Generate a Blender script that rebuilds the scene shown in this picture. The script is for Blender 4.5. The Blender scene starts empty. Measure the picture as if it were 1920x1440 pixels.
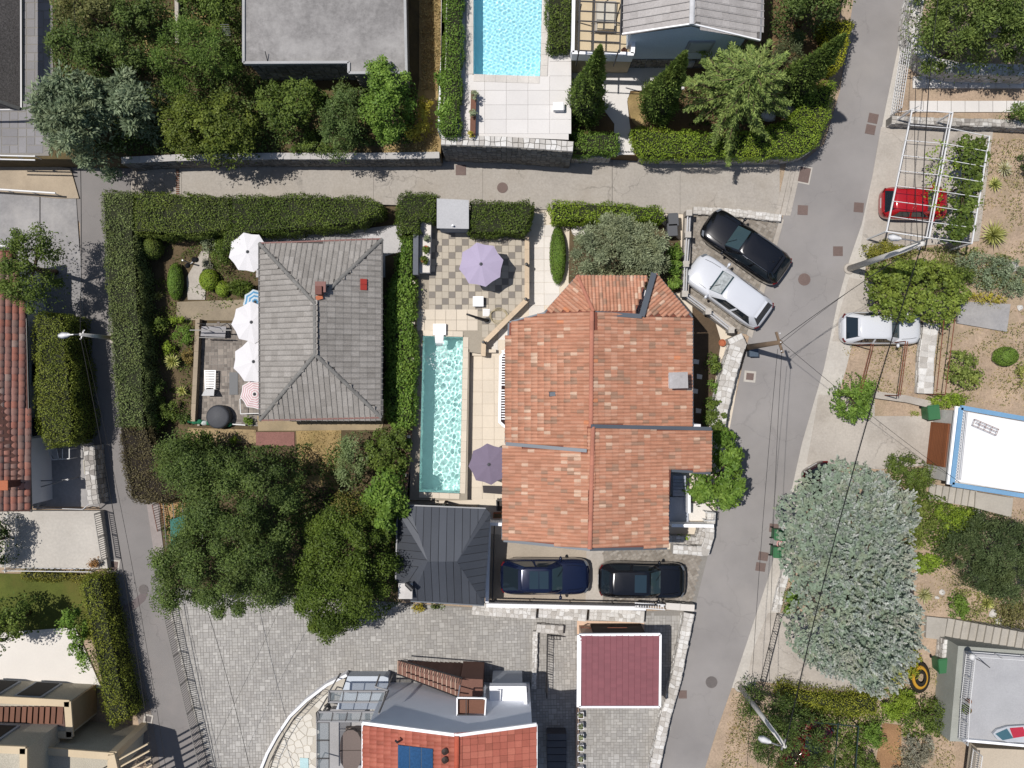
import bpy, bmesh, math, random
import numpy as np
from mathutils import Vector, Matrix
random.seed(7); RNG = np.random.default_rng(11)
D = bpy.data; SC = bpy.context.scene; COL = SC.collection
# ---------------------------------------------------------------- camera, sky, sun, exposure
CAM_H = 50.0; FPX = 1800.0
cam_d = D.cameras.new('camera'); cam = D.objects.new('camera', cam_d); COL.objects.link(cam)
cam.location = (0, 0, CAM_H); cam.rotation_euler = (0, 0, 0)
cam_d.sensor_width = 36.0; cam_d.lens = FPX / 1920.0 * 36.0; cam_d.clip_end = 1500
SC.camera = cam
SUN_EL = math.radians(70.0); SUN_AZ = Vector((-0.965, 0.262, 0)).normalized()
to_sun = Vector((SUN_AZ.x * math.cos(SUN_EL), SUN_AZ.y * math.cos(SUN_EL), math.sin(SUN_EL)))
world = D.worlds.new('World'); SC.world = world; world.use_nodes = True
nt = world.node_tree; bg = nt.nodes['Background']
sky = nt.nodes.new('ShaderNodeTexSky'); sky.sky_type = 'NISHITA'; sky.sun_disc = False
sky.sun_elevation = SUN_EL; sky.sun_rotation = math.atan2(to_sun.x, to_sun.y)
nt.links.new(sky.outputs[0], bg.inputs[0]); bg.inputs[1].default_value = 0.09
sun_d = D.lights.new('sun', 'SUN'); sun_d.energy = 4.6; sun_d.angle = math.radians(0.53); sun_d.color = (1.0, 0.955, 0.90)
sun = D.objects.new('sun', sun_d); COL.objects.link(sun)
sun.rotation_euler = (-to_sun).to_track_quat('-Z', 'Y').to_euler(); sun.location = to_sun * 80
SC.view_settings.view_transform = 'Standard'; SC.view_settings.look = 'None'
SC.view_settings.exposure = 0.0; SC.view_settings.gamma = 1.0; SC.view_settings.use_curve_mapping = False
SC.render.engine = 'CYCLES'; SC.cycles.max_bounces = 6; SC.cycles.use_denoising = True

# ---------------------------------------------------------------- helpers
def W(px, py, z=0.0):
    s = (CAM_H - z) / FPX
    return Vector(((px - 960) * s, (720 - py) * s, z))
def WP(pts, z=0.0):
    return [W(p[0], p[1], p[2] if len(p) > 2 else z) for p in pts]
def lin(c):
    c = c / 255.0
    return c / 12.92 if c <= 0.04045 else ((c + 0.055) / 1.055) ** 2.4
KEXP = 1.5
def alb(rgb):
    return tuple(min(0.86, max(0.004, lin(v) / KEXP)) for v in rgb) + (1.0,)
MATS = {}
def M(name, rgb, rough=0.85, var=0.12, scale=0.6, fine=0.10, fscale=14.0, bump=0.0, bscale=40.0, metal=0.0, spec=0.3,
      tone=0.0, rgb2=None, stain=0.0, stain_rgb=(90, 84, 76), coat=0.0, raw=None, crack=0.0, streak=0.0, trans=0.0, voro=0.0, vscale=3.0):
    if name in MATS: return MATS[name]
    m = D.materials.new(name); m.use_nodes = True; n = m.node_tree.nodes; l = m.node_tree.links
    b = n['Principled BSDF']; out = n['Material Output']
    base = raw if raw else alb(rgb)
    geo = n.new('ShaderNodeNewGeometry')
    def noise(sc, det=4.0, rgh=0.6):
        t = n.new('ShaderNodeTexNoise'); t.inputs['Scale'].default_value = sc; t.inputs['Detail'].default_value = det
        t.inputs['Roughness'].default_value = rgh; l.new(geo.outputs['Position'], t.inputs['Vector']); return t
    def rng(src, a, c, lo=0.3, hi=0.7):
        r = n.new('ShaderNodeMapRange'); r.inputs[1].default_value = lo; r.inputs[2].default_value = hi
        r.inputs[3].default_value = a; r.inputs[4].default_value = c; l.new(src, r.inputs[0]); return r.outputs[0]
    def mul(col, fac):
        x = n.new('ShaderNodeVectorMath'); x.operation = 'SCALE'; l.new(col, x.inputs[0]); l.new(fac, x.inputs['Scale']); return x.outputs[0]
    rgbn = n.new('ShaderNodeRGB'); rgbn.outputs[0].default_value = base
    col = rgbn.outputs[0]
    if tone or rgb2:
        at = n.new('ShaderNodeAttribute'); at.attribute_name = 'tone'
        if rgb2:
            cr = n.new('ShaderNodeValToRGB'); cols = rgb2; k = len(cols)
            while len(cr.color_ramp.elements) < k: cr.color_ramp.elements.new(0.5)
            for i, c in enumerate(cols):
                cr.color_ramp.elements[i].position = i / (k - 1); cr.color_ramp.elements[i].color = alb(c)
            l.new(at.outputs['Fac'], cr.inputs[0]); col = cr.outputs[0]
        else:
            col = mul(col, rng(at.outputs['Fac'], 1 - tone, 1 + tone, 0, 1))
    if var: col = mul(col, rng(noise(scale).outputs[0], 1 - var, 1 + var))
    if fine: col = mul(col, rng(noise(fscale, 6.0, 0.7).outputs[0], 1 - fine, 1 + fine))
    if stain:
        mx = n.new('ShaderNodeMixRGB'); st = rng(noise(scale * 0.45 + 0.2, 8.0, 0.65).outputs[0], 0.0, stain, 0.48, 0.72)
        l.new(st, mx.inputs[0]); l.new(col, mx.inputs[1]); mx.inputs[2].default_value = alb(stain_rgb); col = mx.outputs[0]
    if voro:
        v = n.new('ShaderNodeTexVoronoi'); v.feature = 'DISTANCE_TO_EDGE'; v.inputs['Scale'].default_value = vscale
        l.new(geo.outputs['Position'], v.inputs['Vector']); col = mul(col, rng(v.outputs['Distance'], 1 - voro, 1.0, 0.0, 0.06))
    if streak:
        mp = n.new('ShaderNodeMapping'); mp.inputs['Scale'].default_value = (1.6, 17.0, 1.0); l.new(geo.outputs['Position'], mp.inputs[0]); sn = noise(1.0, 3.0); l.new(mp.outputs[0], sn.inputs['Vector']); col = mul(col, rng(sn.outputs[0], 1 - streak, 1 + streak))
    if crack:
        wv = noise(1.3, 3.0); ad = n.new('ShaderNodeVectorMath'); ad.operation = 'MULTIPLY_ADD'; l.new(wv.outputs['Color'], ad.inputs[0]); ad.inputs[1].default_value = (1.2, 1.2, 0); l.new(geo.outputs['Position'], ad.inputs[2])
        v = n.new('ShaderNodeTexVoronoi'); v.feature = 'DISTANCE_TO_EDGE'; v.inputs['Scale'].default_value = 0.34; l.new(ad.outputs[0], v.inputs['Vector'])
        k1 = rng(v.outputs['Distance'], crack, 0.0, 0.0, 0.012); k2 = rng(noise(0.22, 3.0).outputs[0], 0.0, 1.0, 0.47, 0.53)
        mm = n.new('ShaderNodeMath'); mm.operation = 'MULTIPLY'; l.new(k1, mm.inputs[0]); l.new(k2, mm.inputs[1]); m1 = n.new('ShaderNodeMath'); m1.operation = 'SUBTRACT'; m1.inputs[0].default_value = 1.0; l.new(mm.outputs[0], m1.inputs[1]); col = mul(col, m1.outputs[0])
    l.new(col, b.inputs['Base Color'])
    b.inputs['Roughness'].default_value = rough; b.inputs['Metallic'].default_value = metal
    b.inputs['Specular IOR Level'].default_value = spec; b.inputs['Coat Weight'].default_value = coat; b.inputs['Coat Roughness'].default_value = 0.05
    if bump:
        bp = n.new('ShaderNodeBump'); bp.inputs['Strength'].default_value = bump; bp.inputs['Distance'].default_value = 0.02
        l.new(noise(bscale, 6.0, 0.7).outputs[0], bp.inputs['Height']); l.new(bp.outputs[0], b.inputs['Normal'])
    if trans:
        tb = n.new('ShaderNodeBsdfTranslucent'); l.new(col, tb.inputs[0]); ms = n.new('ShaderNodeMixShader'); ms.inputs[0].default_value = trans
        l.new(b.outputs[0], ms.inputs[1]); l.new(tb.outputs[0], ms.inputs[2]); l.new(ms.outputs[0], out.inputs[0])
    MATS[name] = m
    return m
def glass_mat(name, rgb, rough=0.03, alpha=1.0):
    if name in MATS: return MATS[name]
    m = D.materials.new(name); m.use_nodes = True; b = m.node_tree.nodes['Principled BSDF']
    b.inputs['Base Color'].default_value = alb(rgb); b.inputs['Roughness'].default_value = rough
    b.inputs['Specular IOR Level'].default_value = 0.6; b.inputs['Alpha'].default_value = alpha
    MATS[name] = m; return m

def root_of(o):
    while o.parent: o = o.parent
    return o
def tag(o, label=None, cat=None, group=None, kind=None):
    if label: o['label'] = label
    if cat: o['category'] = cat
    if group: o['group'] = group
    if kind: o['kind'] = kind
    return o
def thing(name, label, cat, loc, rz=0.0, group=None):
    o = D.objects.new(name, None); COL.objects.link(o); o.location = loc; o.rotation_euler = (0, 0, rz); o.empty_display_size = 0.2
    return tag(o, label, cat, group)
def link(name, me, parent=None, loc=(0, 0, 0)):
    o = D.objects.new(name, me); COL.objects.link(o); o.location = loc
    if parent: o.parent = parent
    return o
class MB:
    def __init__(s): s.v = []; s.f = []; s.t = []
    def add(s, vs, fs, tone=0.5):
        b = len(s.v); s.v.extend([tuple(v) for v in vs])
        for f in fs: s.f.append(tuple(i + b for i in f)); s.t.append(tone)
        return s
    def box(s, c, size, rz=0.0, tone=0.5, taper=1.0):
        hx, hy, hz = size[0] / 2, size[1] / 2, size[2] / 2; cs, sn = math.cos(rz), math.sin(rz); vs = []
        for z in (-1, 1):
            k = taper if z > 0 else 1.0
            for x, y in ((-1, -1), (1, -1), (1, 1), (-1, 1)):
                a, b2 = x * hx * k, y * hy * k
                vs.append((c[0] + a * cs - b2 * sn, c[1] + a * sn + b2 * cs, c[2] + z * hz))
        return s.add(vs, [(3, 2, 1, 0), (4, 5, 6, 7), (0, 1, 5, 4), (1, 2, 6, 5), (2, 3, 7, 6), (3, 0, 4, 7)], tone)
    def prism(s, poly, z0, z1=None, tone=0.5, bottom=True):
        # poly: list of (x,y) or 3D (then top z comes from the point)
        p = [Vector((q[0], q[1], q[2] if z1 is None else z1)) for q in poly]
        area = sum(p[i].x * p[(i + 1) % len(p)].y - p[(i + 1) % len(p)].x * p[i].y for i in range(len(p)))
        if area < 0: p.reverse()
        n = len(p); vs = [tuple(q) for q in p] + [(q.x, q.y, z0) for q in p]
        fs = [tuple(range(n))] + [(i, i + n, (i + 1) % n + n, (i + 1) % n) for i in range(n)]
        if bottom: fs.append(tuple(range(2 * n - 1, n - 1, -1)))
        return s.add(vs, fs, tone)
    def sheet(s, poly, tone=0.5):
        p = [Vector(q) for q in poly]
        area = sum(p[i].x * p[(i + 1) % len(p)].y - p[(i + 1) % len(p)].x * p[i].y for i in range(len(p)))
        if area < 0: p.reverse()
        return s.add([tuple(q) for q in p], [tuple(range(len(p)))], tone)
    def tube(s, pts, r, n=6, tone=0.5, r2=None):
        pts = [Vector(p) for p in pts]; vs = []; k = len(pts)
        for i, p in enumerate(pts):
            d = (pts[min(i + 1, k - 1)] - pts[max(i - 1, 0)]).normalized()
            a = d.cross(Vector((0, 0, 1)) if abs(d.z) < 0.9 else Vector((1, 0, 0))).normalized(); b = d.cross(a)
            rr = r if r2 is None else r + (r2 - r) * i / (k - 1)
            for j in range(n):
                t = 2 * math.pi * j / n; vs.append(tuple(p + a * (rr * math.cos(t)) + b * (rr * math.sin(t))))
        fs = [(i * n + j, i * n + (j + 1) % n, (i + 1) * n + (j + 1) % n, (i + 1) * n + j) for i in range(k - 1) for j in range(n)]
        fs += [tuple(range(n - 1, -1, -1)), tuple((k - 1) * n + j for j in range(n))]
        return s.add(vs, fs, tone)
    def cyl(s, c, r, h, n=20, tone=0.5, r2=None):
        return s.lathe(c, [(0, 0), (r, 0), (r if r2 is None else r2, h), (0, h)], n, tone)
    def lathe(s, c, prof, n=16, tone=0.5, sx=1.0, sy=1.0):
        vs = []; fs = []; k = len(prof)
        for (r, z) in prof:
            for j in range(n):
                t = 2 * math.pi * j / n; vs.append((c[0] + max(r, 1e-4) * sx * math.cos(t), c[1] + max(r, 1e-4) * sy * math.sin(t), c[2] + z))
        for i in range(k - 1):
            for j in range(n): fs.append((i * n + j, i * n + (j + 1) % n, (i + 1) * n + (j + 1) % n, (i + 1) * n + j))
        return s.add(vs, fs, tone)
    def stone(s, q, nrm, depth, inset=0.12, tone=None):
        # q: 4+ corner points on a face, nrm outward normal
        c = sum(q, Vector()) / len(q); k = len(q); tone = random.random() if tone is None else tone
        top = [p + (c - p) * inset + nrm * depth for p in q]
        base = [p + (c - p) * 0.05 for p in q]
        return s.add(base + top, [tuple(range(k, 2 * k))] + [(i, (i + 1) % k, (i + 1) % k + k, i + k) for i in range(k)], tone)
    def mesh(s, name, mat=None, smooth=False, off=None):
        me = D.meshes.new(name); vs = s.v
        if off is not None: vs = [(v[0] - off[0], v[1] - off[1], v[2] - off[2]) for v in vs]
        me.from_pydata(vs, [], s.f); 
        a = me.attributes.new('tone', 'FLOAT', 'FACE'); a.data.foreach_set('value', np.array(s.t, dtype=np.float32))
        if mat: me.materials.append(mat)
        if smooth: me.polygons.foreach_set('use_smooth', [True] * len(me.polygons))
        me.update(); return me
    def part(s, name, mat, parent, smooth=False, local=False, kind=None, label=None):
        off = None if local else root_of(parent).location
        o = link(name, s.mesh(name, mat, smooth, off), parent)
        if kind: o['kind'] = kind
        if label: o['label'] = label
        return o
    def top(s, name, mat, label=None, cat=None, group=None, kind=None, smooth=False, at=None):
        # a thing that is one mesh, origin at its base
        a = np.array(s.v); off = Vector(((a[:, 0].min() + a[:, 0].max()) / 2, (a[:, 1].min() + a[:, 1].max()) / 2, a[:, 2].min())) if at is None else Vector(at)
        if kind == 'structure': off = Vector((0, 0, 0))
        o = link(name, s.mesh(name, mat, smooth, off), None, off)
        return tag(o, label, cat, group, kind)
def struct(name, polys, mat, depth=None, z=None):
    mb = MB()
    for p in polys:
        if depth is None: mb.sheet(p)
        else: mb.prism(p, depth)
    return mb.top(name, mat, kind='structure')

# --- polygon maths
def poly_np(poly): return np.array([(p[0], p[1]) for p in poly], dtype=float)
def inside(P, X):
    n = len(P); r = np.zeros(len(X), bool); j = n - 1
    for i in range(n):
        xi, yi = P[i]; xj, yj = P[j]
        c = ((yi > X[:, 1]) != (yj > X[:, 1])) & (X[:, 0] < (xj - xi) * (X[:, 1] - yi) / (yj - yi + 1e-12) + xi)
        r ^= c; j = i
    return r
def edge_dist(P, X):
    d = np.full(len(X), 1e9)
    for i in range(len(P)):
        a = P[i]; b = P[(i + 1) % len(P)]; ab = b - a; t = np.clip(((X - a) @ ab) / (ab @ ab + 1e-12), 0, 1)
        d = np.minimum(d, np.linalg.norm(X - (a + t[:, None] * ab), axis=1))
    return d
def parea(P):
    return abs(0.5 * np.sum(P[:, 0] * np.roll(P[:, 1], -1) - np.roll(P[:, 0], -1) * P[:, 1]))
def sample_poly(P, n):
    lo, hi = P.min(0), P.max(0); out = np.zeros((0, 2))
    while len(out) < n:
        X = RNG.random((max(n * 2, 50), 2)) * (hi - lo) + lo; out = np.vstack([out, X[inside(P, X)]])
    return out[:n]
def smooth_poly(pts, k=1):
    for _ in range(k):
        q = []
        for i in range(len(pts)):
            a = pts[i]; b = pts[(i + 1) % len(pts)]
            q += [tuple(a[j] * 0.75 + b[j] * 0.25 for j in range(len(a))), tuple(a[j] * 0.25 + b[j] * 0.75 for j in range(len(a)))]
        pts = q
    return pts
def ell(cx, cy, rx, ry, n=14, rot=0.0, jit=0.08):
    out = []
    for i in range(n):
        t = 2 * math.pi * i / n; k = 1 + random.uniform(-jit, jit); x, y = rx * k * math.cos(t), ry * k * math.sin(t)
        out.append((cx + x * math.cos(rot) - y * math.sin(rot), cy + x * math.sin(rot) + y * math.cos(rot)))
    return out
def norm(a): return a / (np.linalg.norm(a, axis=1, keepdims=True) + 1e-9)

# --- foliage
def leaf_mesh(name, P, N, L, Wd, mat, tone, parent, fold=0.18, direc=None, kind=None):
    n = len(P); off = np.array(root_of(parent).location)
    P = P - off
    r = norm(RNG.normal(size=(n, 3))) if direc is None else direc
    d = norm(r - (r * N).sum(1, keepdims=True) * N) if direc is None else norm(direc)
    w = norm(np.cross(N, d)); L = np.broadcast_to(np.asarray(L, float), (n,))[:, None]; Wd = np.broadcast_to(np.asarray(Wd, float), (n,))[:, None]
    V = np.empty((n, 4, 3)); V[:, 0] = P - d * L / 2; V[:, 1] = P + w * Wd / 2 - N * L * fold; V[:, 2] = P + d * L / 2; V[:, 3] = P - w * Wd / 2 - N * L * fold * 0.4
    me = D.meshes.new(name); me.vertices.add(n * 4); me.vertices.foreach_set('co', V.reshape(-1).astype(np.float32))
    me.loops.add(n * 4); me.loops.foreach_set('vertex_index', np.arange(n * 4, dtype=np.int32))
    me.polygons.add(n); me.polygons.foreach_set('loop_start', np.arange(0, n * 4, 4, dtype=np.int32))
    a = me.attributes.new('tone', 'FLOAT', 'FACE'); a.data.foreach_set('value', np.clip(tone, 0, 1).astype(np.float32))
    me.materials.append(mat); me.update(calc_edges=True); me.validate()
    o = link(name, me, parent)
    if kind: o['kind'] = kind
    return o
LEAFK = 1.29
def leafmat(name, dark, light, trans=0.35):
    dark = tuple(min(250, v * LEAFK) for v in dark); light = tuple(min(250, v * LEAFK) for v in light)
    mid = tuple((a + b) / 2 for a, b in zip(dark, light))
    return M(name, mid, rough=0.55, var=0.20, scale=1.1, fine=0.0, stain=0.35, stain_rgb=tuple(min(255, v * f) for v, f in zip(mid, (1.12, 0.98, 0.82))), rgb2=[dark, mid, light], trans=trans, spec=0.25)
BARK = M('bark', (105, 88, 70), var=0.2, bump=0.3)
def crown(P2, zb, zt, r, dens, leafL, leafW, mat, parent, name='crown', spiky=False, lower=0.25, edge=0.6, up=0.6, fill=0.22):
    """clumps of leaves filling a dome over the footprint P2"""
    A = parea(P2); nc = max(6, int(A / (r * r) * 1.0))
    C = sample_poly(P2, nc * 2); d = edge_dist(P2, C); C = C[d > r * edge * 0.6][:nc]; d = edge_dist(P2, C)
    if len(C) < 4: C = sample_poly(P2, 6); d = edge_dist(P2, C)
    R = max(d.max() * 0.8, 0.2)
    prof = np.sqrt(np.clip(1 - (1 - np.minimum(1, d / R)) ** 2, 0, 1))
    z = zb + (zt - zb) * (0.12 + 0.88 * prof) - r * RNG.random(len(C)) * 0.9 + RNG.normal(size=len(C)) * r * 0.25
    low = RNG.random(len(C)) < lower; z[low] = zb + (z[low] - zb) * RNG.random(low.sum())
    dens = dens * 1.25; n = int(A * dens); idx = RNG.integers(0, len(C), n); rr = r * (0.55 + 0.85 * RNG.random(len(C)) ** 1.5)
    u = norm(RNG.normal(size=(n, 3)) + np.array([0, 0, 0.35])); rad = rr[idx] * (0.35 + 0.8 * RNG.random(n))
    P = np.column_stack([C[idx], z[idx]]) + u * rad[:, None] * np.array([1, 1, 0.8])
    N = norm(u * 0.55 + np.array([0, 0, up]) + RNG.normal(size=(n, 3)) * 0.4)
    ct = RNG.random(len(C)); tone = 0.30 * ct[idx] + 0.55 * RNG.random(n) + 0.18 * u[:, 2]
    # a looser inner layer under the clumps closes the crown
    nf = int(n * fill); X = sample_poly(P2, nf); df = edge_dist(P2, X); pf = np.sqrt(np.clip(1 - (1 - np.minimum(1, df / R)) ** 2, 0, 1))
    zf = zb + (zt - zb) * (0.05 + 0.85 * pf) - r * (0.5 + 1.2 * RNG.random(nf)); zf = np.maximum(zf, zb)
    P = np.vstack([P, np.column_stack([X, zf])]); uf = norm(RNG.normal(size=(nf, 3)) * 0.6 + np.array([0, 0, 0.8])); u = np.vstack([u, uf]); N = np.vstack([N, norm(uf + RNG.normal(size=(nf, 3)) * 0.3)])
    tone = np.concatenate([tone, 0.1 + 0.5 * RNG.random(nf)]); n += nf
    L = leafL * (0.7 + 0.6 * RNG.random(n)); Wd = leafW * (0.7 + 0.6 * RNG.random(n))
    leaf_mesh(name, P, N, L, Wd, mat, tone, parent, direc=norm(u + RNG.normal(size=(n, 3)) * 0.35) if spiky else None)
    return np.column_stack([C, z])
def tree(name, label, poly, zmid, zb, zt, mat, r=0.6, dens=500, leaf=(0.13, 0.07), g=0.0, trunk=0.14, group=None, spiky=False, cat='tree', lower=0.35, limbs=9, base=None, smooth=1):
    sp = smooth_poly(poly, smooth); jt = 7 if cat == 'tree' else 3
    if len(sp) > 10: sp = [(p[0] + random.uniform(-jt, jt), p[1] + random.uniform(-jt, jt)) for p in smooth_poly(sp, 1)]
    zmid = zb + 0.45 * (zt - zb) if cat == 'tree' else zmid
    pts = WP(sp, zmid); P2 = poly_np(pts); c = P2.mean(0)
    if base: b = W(base[0], base[1], g)
    else: b = Vector((c[0], c[1], g))
    t = thing(name, label, cat, b, group=group)
    C = crown(P2, zb, zt, r, dens, leaf[0], leaf[1], mat, t, spiky=spiky, lower=lower, name='crown' if cat == 'tree' else 'foliage')
    if trunk:
        zf = zb + (zt - zb) * 0.35; fork = Vector((c[0] * 0.6 + b.x * 0.4, c[1] * 0.6 + b.y * 0.4, zf))
        mb = MB(); mb.tube([b - Vector((0, 0, 0.05)), (b + fork) / 2 + Vector((0.05, -0.04, 0)), fork], trunk, 8, r2=trunk * 0.7)
        tr = mb.part('trunk' if cat == 'tree' else 'stem', BARK, t, smooth=True)
        for k in RNG.choice(len(C), min(limbs, len(C)), replace=False):
            e = Vector(C[k]); m = MB(); m.tube([fork, (fork + e) / 2 + Vector((0, 0, 0.15)), e], trunk * 0.5, 5, r2=trunk * 0.12); m.part('limb', BARK, tr, smooth=True)
    return t
def shrub(name, label, poly, z0, h, mat, r=0.25, dens=700, leaf=(0.09, 0.05), group=None, spiky=False, stem=0.03, lower=0.25, smooth=1, cat='shrub'):
    return tree(name, label, poly, z0 + h * 0.6, z0 + 0.02, z0 + h, mat, r, dens, leaf, z0, stem, group, spiky, cat, lower, 4, smooth=smooth)
def hedge(name, label, poly, z0, h, mat, dens=420, leaf=(0.085, 0.05), group=None, rough=0.05, rnd=0.0, cat='hedge', core_rgb=(40, 44, 22), smooth=0):
    """clipped hedge: a solid twiggy core under a shell of leaves on the top and the sides"""
    z1 = z0 + h; pts = WP(smooth_poly(poly, smooth) if smooth else poly, z1); P2 = poly_np(pts); c = P2.mean(0)
    t = thing(name, label, cat, Vector((c[0], c[1], z0)), group=group)
    A = parea(P2); n = int(A * dens); X = sample_poly(P2, n); d = edge_dist(P2, X)
    zn = 0.06 * np.sin(X[:, 0] * 2.1 + X[:, 1] * 1.7) + 0.05 * np.sin(X[:, 1] * 4.3 - X[:, 0] * 2.2) + 0.05 * np.sin(X[:, 0] * 6.7) * np.sin(X[:, 1] * 6.1)
    edge_drop = np.where(d < 0.22 + rnd, -(1 - np.sqrt(np.clip(1 - (1 - d / (0.22 + rnd)) ** 2, 0, 1))) * (0.14 + rnd * 0.8), 0)
    P = np.column_stack([X, z1 + zn * min(1, h) + edge_drop + RNG.normal(size=n) * rough]); N = norm(np.array([0, 0, 0.8]) + RNG.normal(size=(n, 3)) * 0.5)
    Ps = [P]; Ns = [N]
    per = len(P2); area2 = np.sum(P2[:, 0] * np.roll(P2[:, 1], -1) - np.roll(P2[:, 0], -1) * P2[:, 1])
    for i in range(per):
        a, b = P2[i], P2[(i + 1) % per]; L = np.linalg.norm(b - a)
        k = int(L * h * dens * 0.75)
        if k < 1: continue
        o = np.array([(b - a)[1], -(b - a)[0]]) / (L + 1e-9) * (1 if area2 > 0 else -1)
        u = RNG.random(k); q = a + (b - a) * u[:, None] + o * (RNG.normal(size=k) * rough * 0.9 + 0.05 + 0.06 * np.sin(u * L * 2.3 + i) + 0.05 * np.sin(u * L * 5.1 + 2 * i))[:, None]; zz = z0 + RNG.random(k) ** 0.8 * (h - 0.05)
        Ps.append(np.column_stack([q, zz])); Ns.append(norm(np.array([o[0], o[1], 0.35]) + RNG.normal(size=(k, 3)) * 0.5))
    P = np.vstack(Ps); N = np.vstack(Ns); n = len(P)
    patch = 0.5 + 0.5 * np.sin(P[:, 0] * 1.3 + 2.0 * np.sin(P[:, 1] * 0.9)) * np.sin(P[:, 1] * 1.1 + 1.5 * np.sin(P[:, 0] * 0.7))
    tone = 0.28 * patch + 0.72 * RNG.random(n)
    leaf_mesh('foliage', P, N, leaf[0] * (0.7 + 0.6 * RNG.random(n)), leaf[1] * (0.7 + 0.6 * RNG.random(n)), mat, tone, t)
    ins = [Vector((p[0] + (c[0] - p[0]) * 0.0, p[1], 0)) for p in P2]; k = 0.10 + rnd * 0.5
    core = []
    for i in range(per):
        a, b, e = P2[i - 1], P2[i], P2[(i + 1) % per]; d1 = (b - a) / (np.linalg.norm(b - a) + 1e-9); d2 = (e - b) / (np.linalg.norm(e - b) + 1e-9)
        s = 1 if area2 > 0 else -1; nn = np.array([-(d1 + d2)[1], (d1 + d2)[0]]) * s; nn = nn / (np.linalg.norm(nn) + 1e-9); core.append(b + nn * k)
    mb = MB(); mb.prism([(p[0], p[1]) for p in core], z0, z1 - 0.09 - rnd * 0.4)
    mb.part('twig_core', M('twig_core_%d_%d_%d' % core_rgb, core_rgb, var=0.3, fscale=20, fine=0.3), t)
    return t
def ball(name, label, c, rx, ry, z0, h, mat, dens=900, leaf=(0.06, 0.04), rot=0.0, group=None):
    """clipped round bush: a leafy shell over a twiggy core"""
    b = W(c[0], c[1], z0 + h * 0.6); b.z = z0; s = (CAM_H - z0 - h * 0.6) / FPX; RX, RY = rx * s, ry * s; t = thing(name, label, 'shrub', b, group=group)
    n = int((RX * RY * math.pi * 2 + h * (RX + RY) * 2) * dens); u = norm(RNG.normal(size=(n, 3))); u[:, 2] = np.abs(u[:, 2]) * 1.3 - 0.3
    k = 1 + RNG.normal(size=n) * 0.035; x, y = u[:, 0] * RX * k, u[:, 1] * RY * k; cs, sn = math.cos(-rot), math.sin(-rot)
    hh = h * 0.55; P = np.column_stack([b.x + x * cs - y * sn, b.y + x * sn + y * cs, z0 + h - hh + u[:, 2] * hh * k]); N = norm(u + np.array([0, 0, 0.3]) + RNG.normal(size=(n, 3)) * 0.4)
    leaf_mesh('foliage', P, N, leaf[0] * (0.7 + 0.6 * RNG.random(n)), leaf[1], mat, 0.15 + 0.7 * RNG.random(n), t)
    mb = MB(); mb.lathe((0, 0, 0), [(0.5, 0.0), (0.86, 0.3), (0.92, 0.55), (0.7, 0.82), (0.02, 0.94)], 16); mb.v = [(b.x + v[0] * RX * cs - v[1] * RY * sn, b.y + v[0] * RX * sn + v[1] * RY * cs, z0 + v[2] * h) for v in mb.v]
    mb.part('twig_core', M('twig_core_40_44_22', (40, 44, 22), var=0.3, fscale=20, fine=0.3), t, True)
    return t
def conifer(name, label, base, z0, h, rad, mat, n=5200, leaf=(0.20, 0.055), group=None):
    """columnar cypress: spindle of upright sprays round a trunk"""
    b = W(base[0], base[1], z0); t = thing(name, label, 'tree', b, group=group)
    u = RNG.random(n) ** 1.25; prof = np.minimum(1, (u + 0.06) * 7) * (1 - u) ** 0.75; th = RNG.random(n) * 2 * np.pi
    lob = 1 + 0.22 * np.sin(th * 3 + u * 9) * np.sin(u * 17 + th * 2) + 0.10 * RNG.normal(size=n)
    rr = rad * prof * lob * (0.8 + 0.25 * RNG.random(n)); P = np.column_stack([b.x + rr * np.cos(th), b.y + rr * np.sin(th), z0 + 0.15 + u * (h - 0.15)])
    out = np.column_stack([np.cos(th), np.sin(th), np.full(n, 0.3)]); N = norm(out + RNG.normal(size=(n, 3)) * 0.5)
    dr = norm(np.column_stack([np.cos(th) * 0.55, np.sin(th) * 0.55, np.full(n, 1.0)]) + RNG.normal(size=(n, 3)) * 0.35)
    N = norm(np.cross(np.cross(dr, N), dr)); tone = 0.25 + 0.45 * RNG.random(n) + 0.2 * (lob - 1) / 0.2
    leaf_mesh('crown', P, N, leaf[0] * (0.7 + 0.6 * RNG.random(n)), leaf[1], mat, tone, t, direc=dr)
    mb = MB(); mb.tube([b, b + Vector((0, 0, h * 0.5)), b + Vector((0, 0, h * 0.9))], 0.12, 8, r2=0.03); mb.part('trunk', BARK, t, smooth=True)
    m2 = MB(); m2.lathe((b.x, b.y, z0 + 0.1), [(0.01, 0), (rad * 0.7, h * 0.12), (rad * 0.66, h * 0.3), (rad * 0.40, h * 0.6), (0.02, h * 0.9)], 12)
    m2.part('inner_growth', M('inner_growth', (34, 38, 20), var=0.3), t, smooth=True)
    return t
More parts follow.
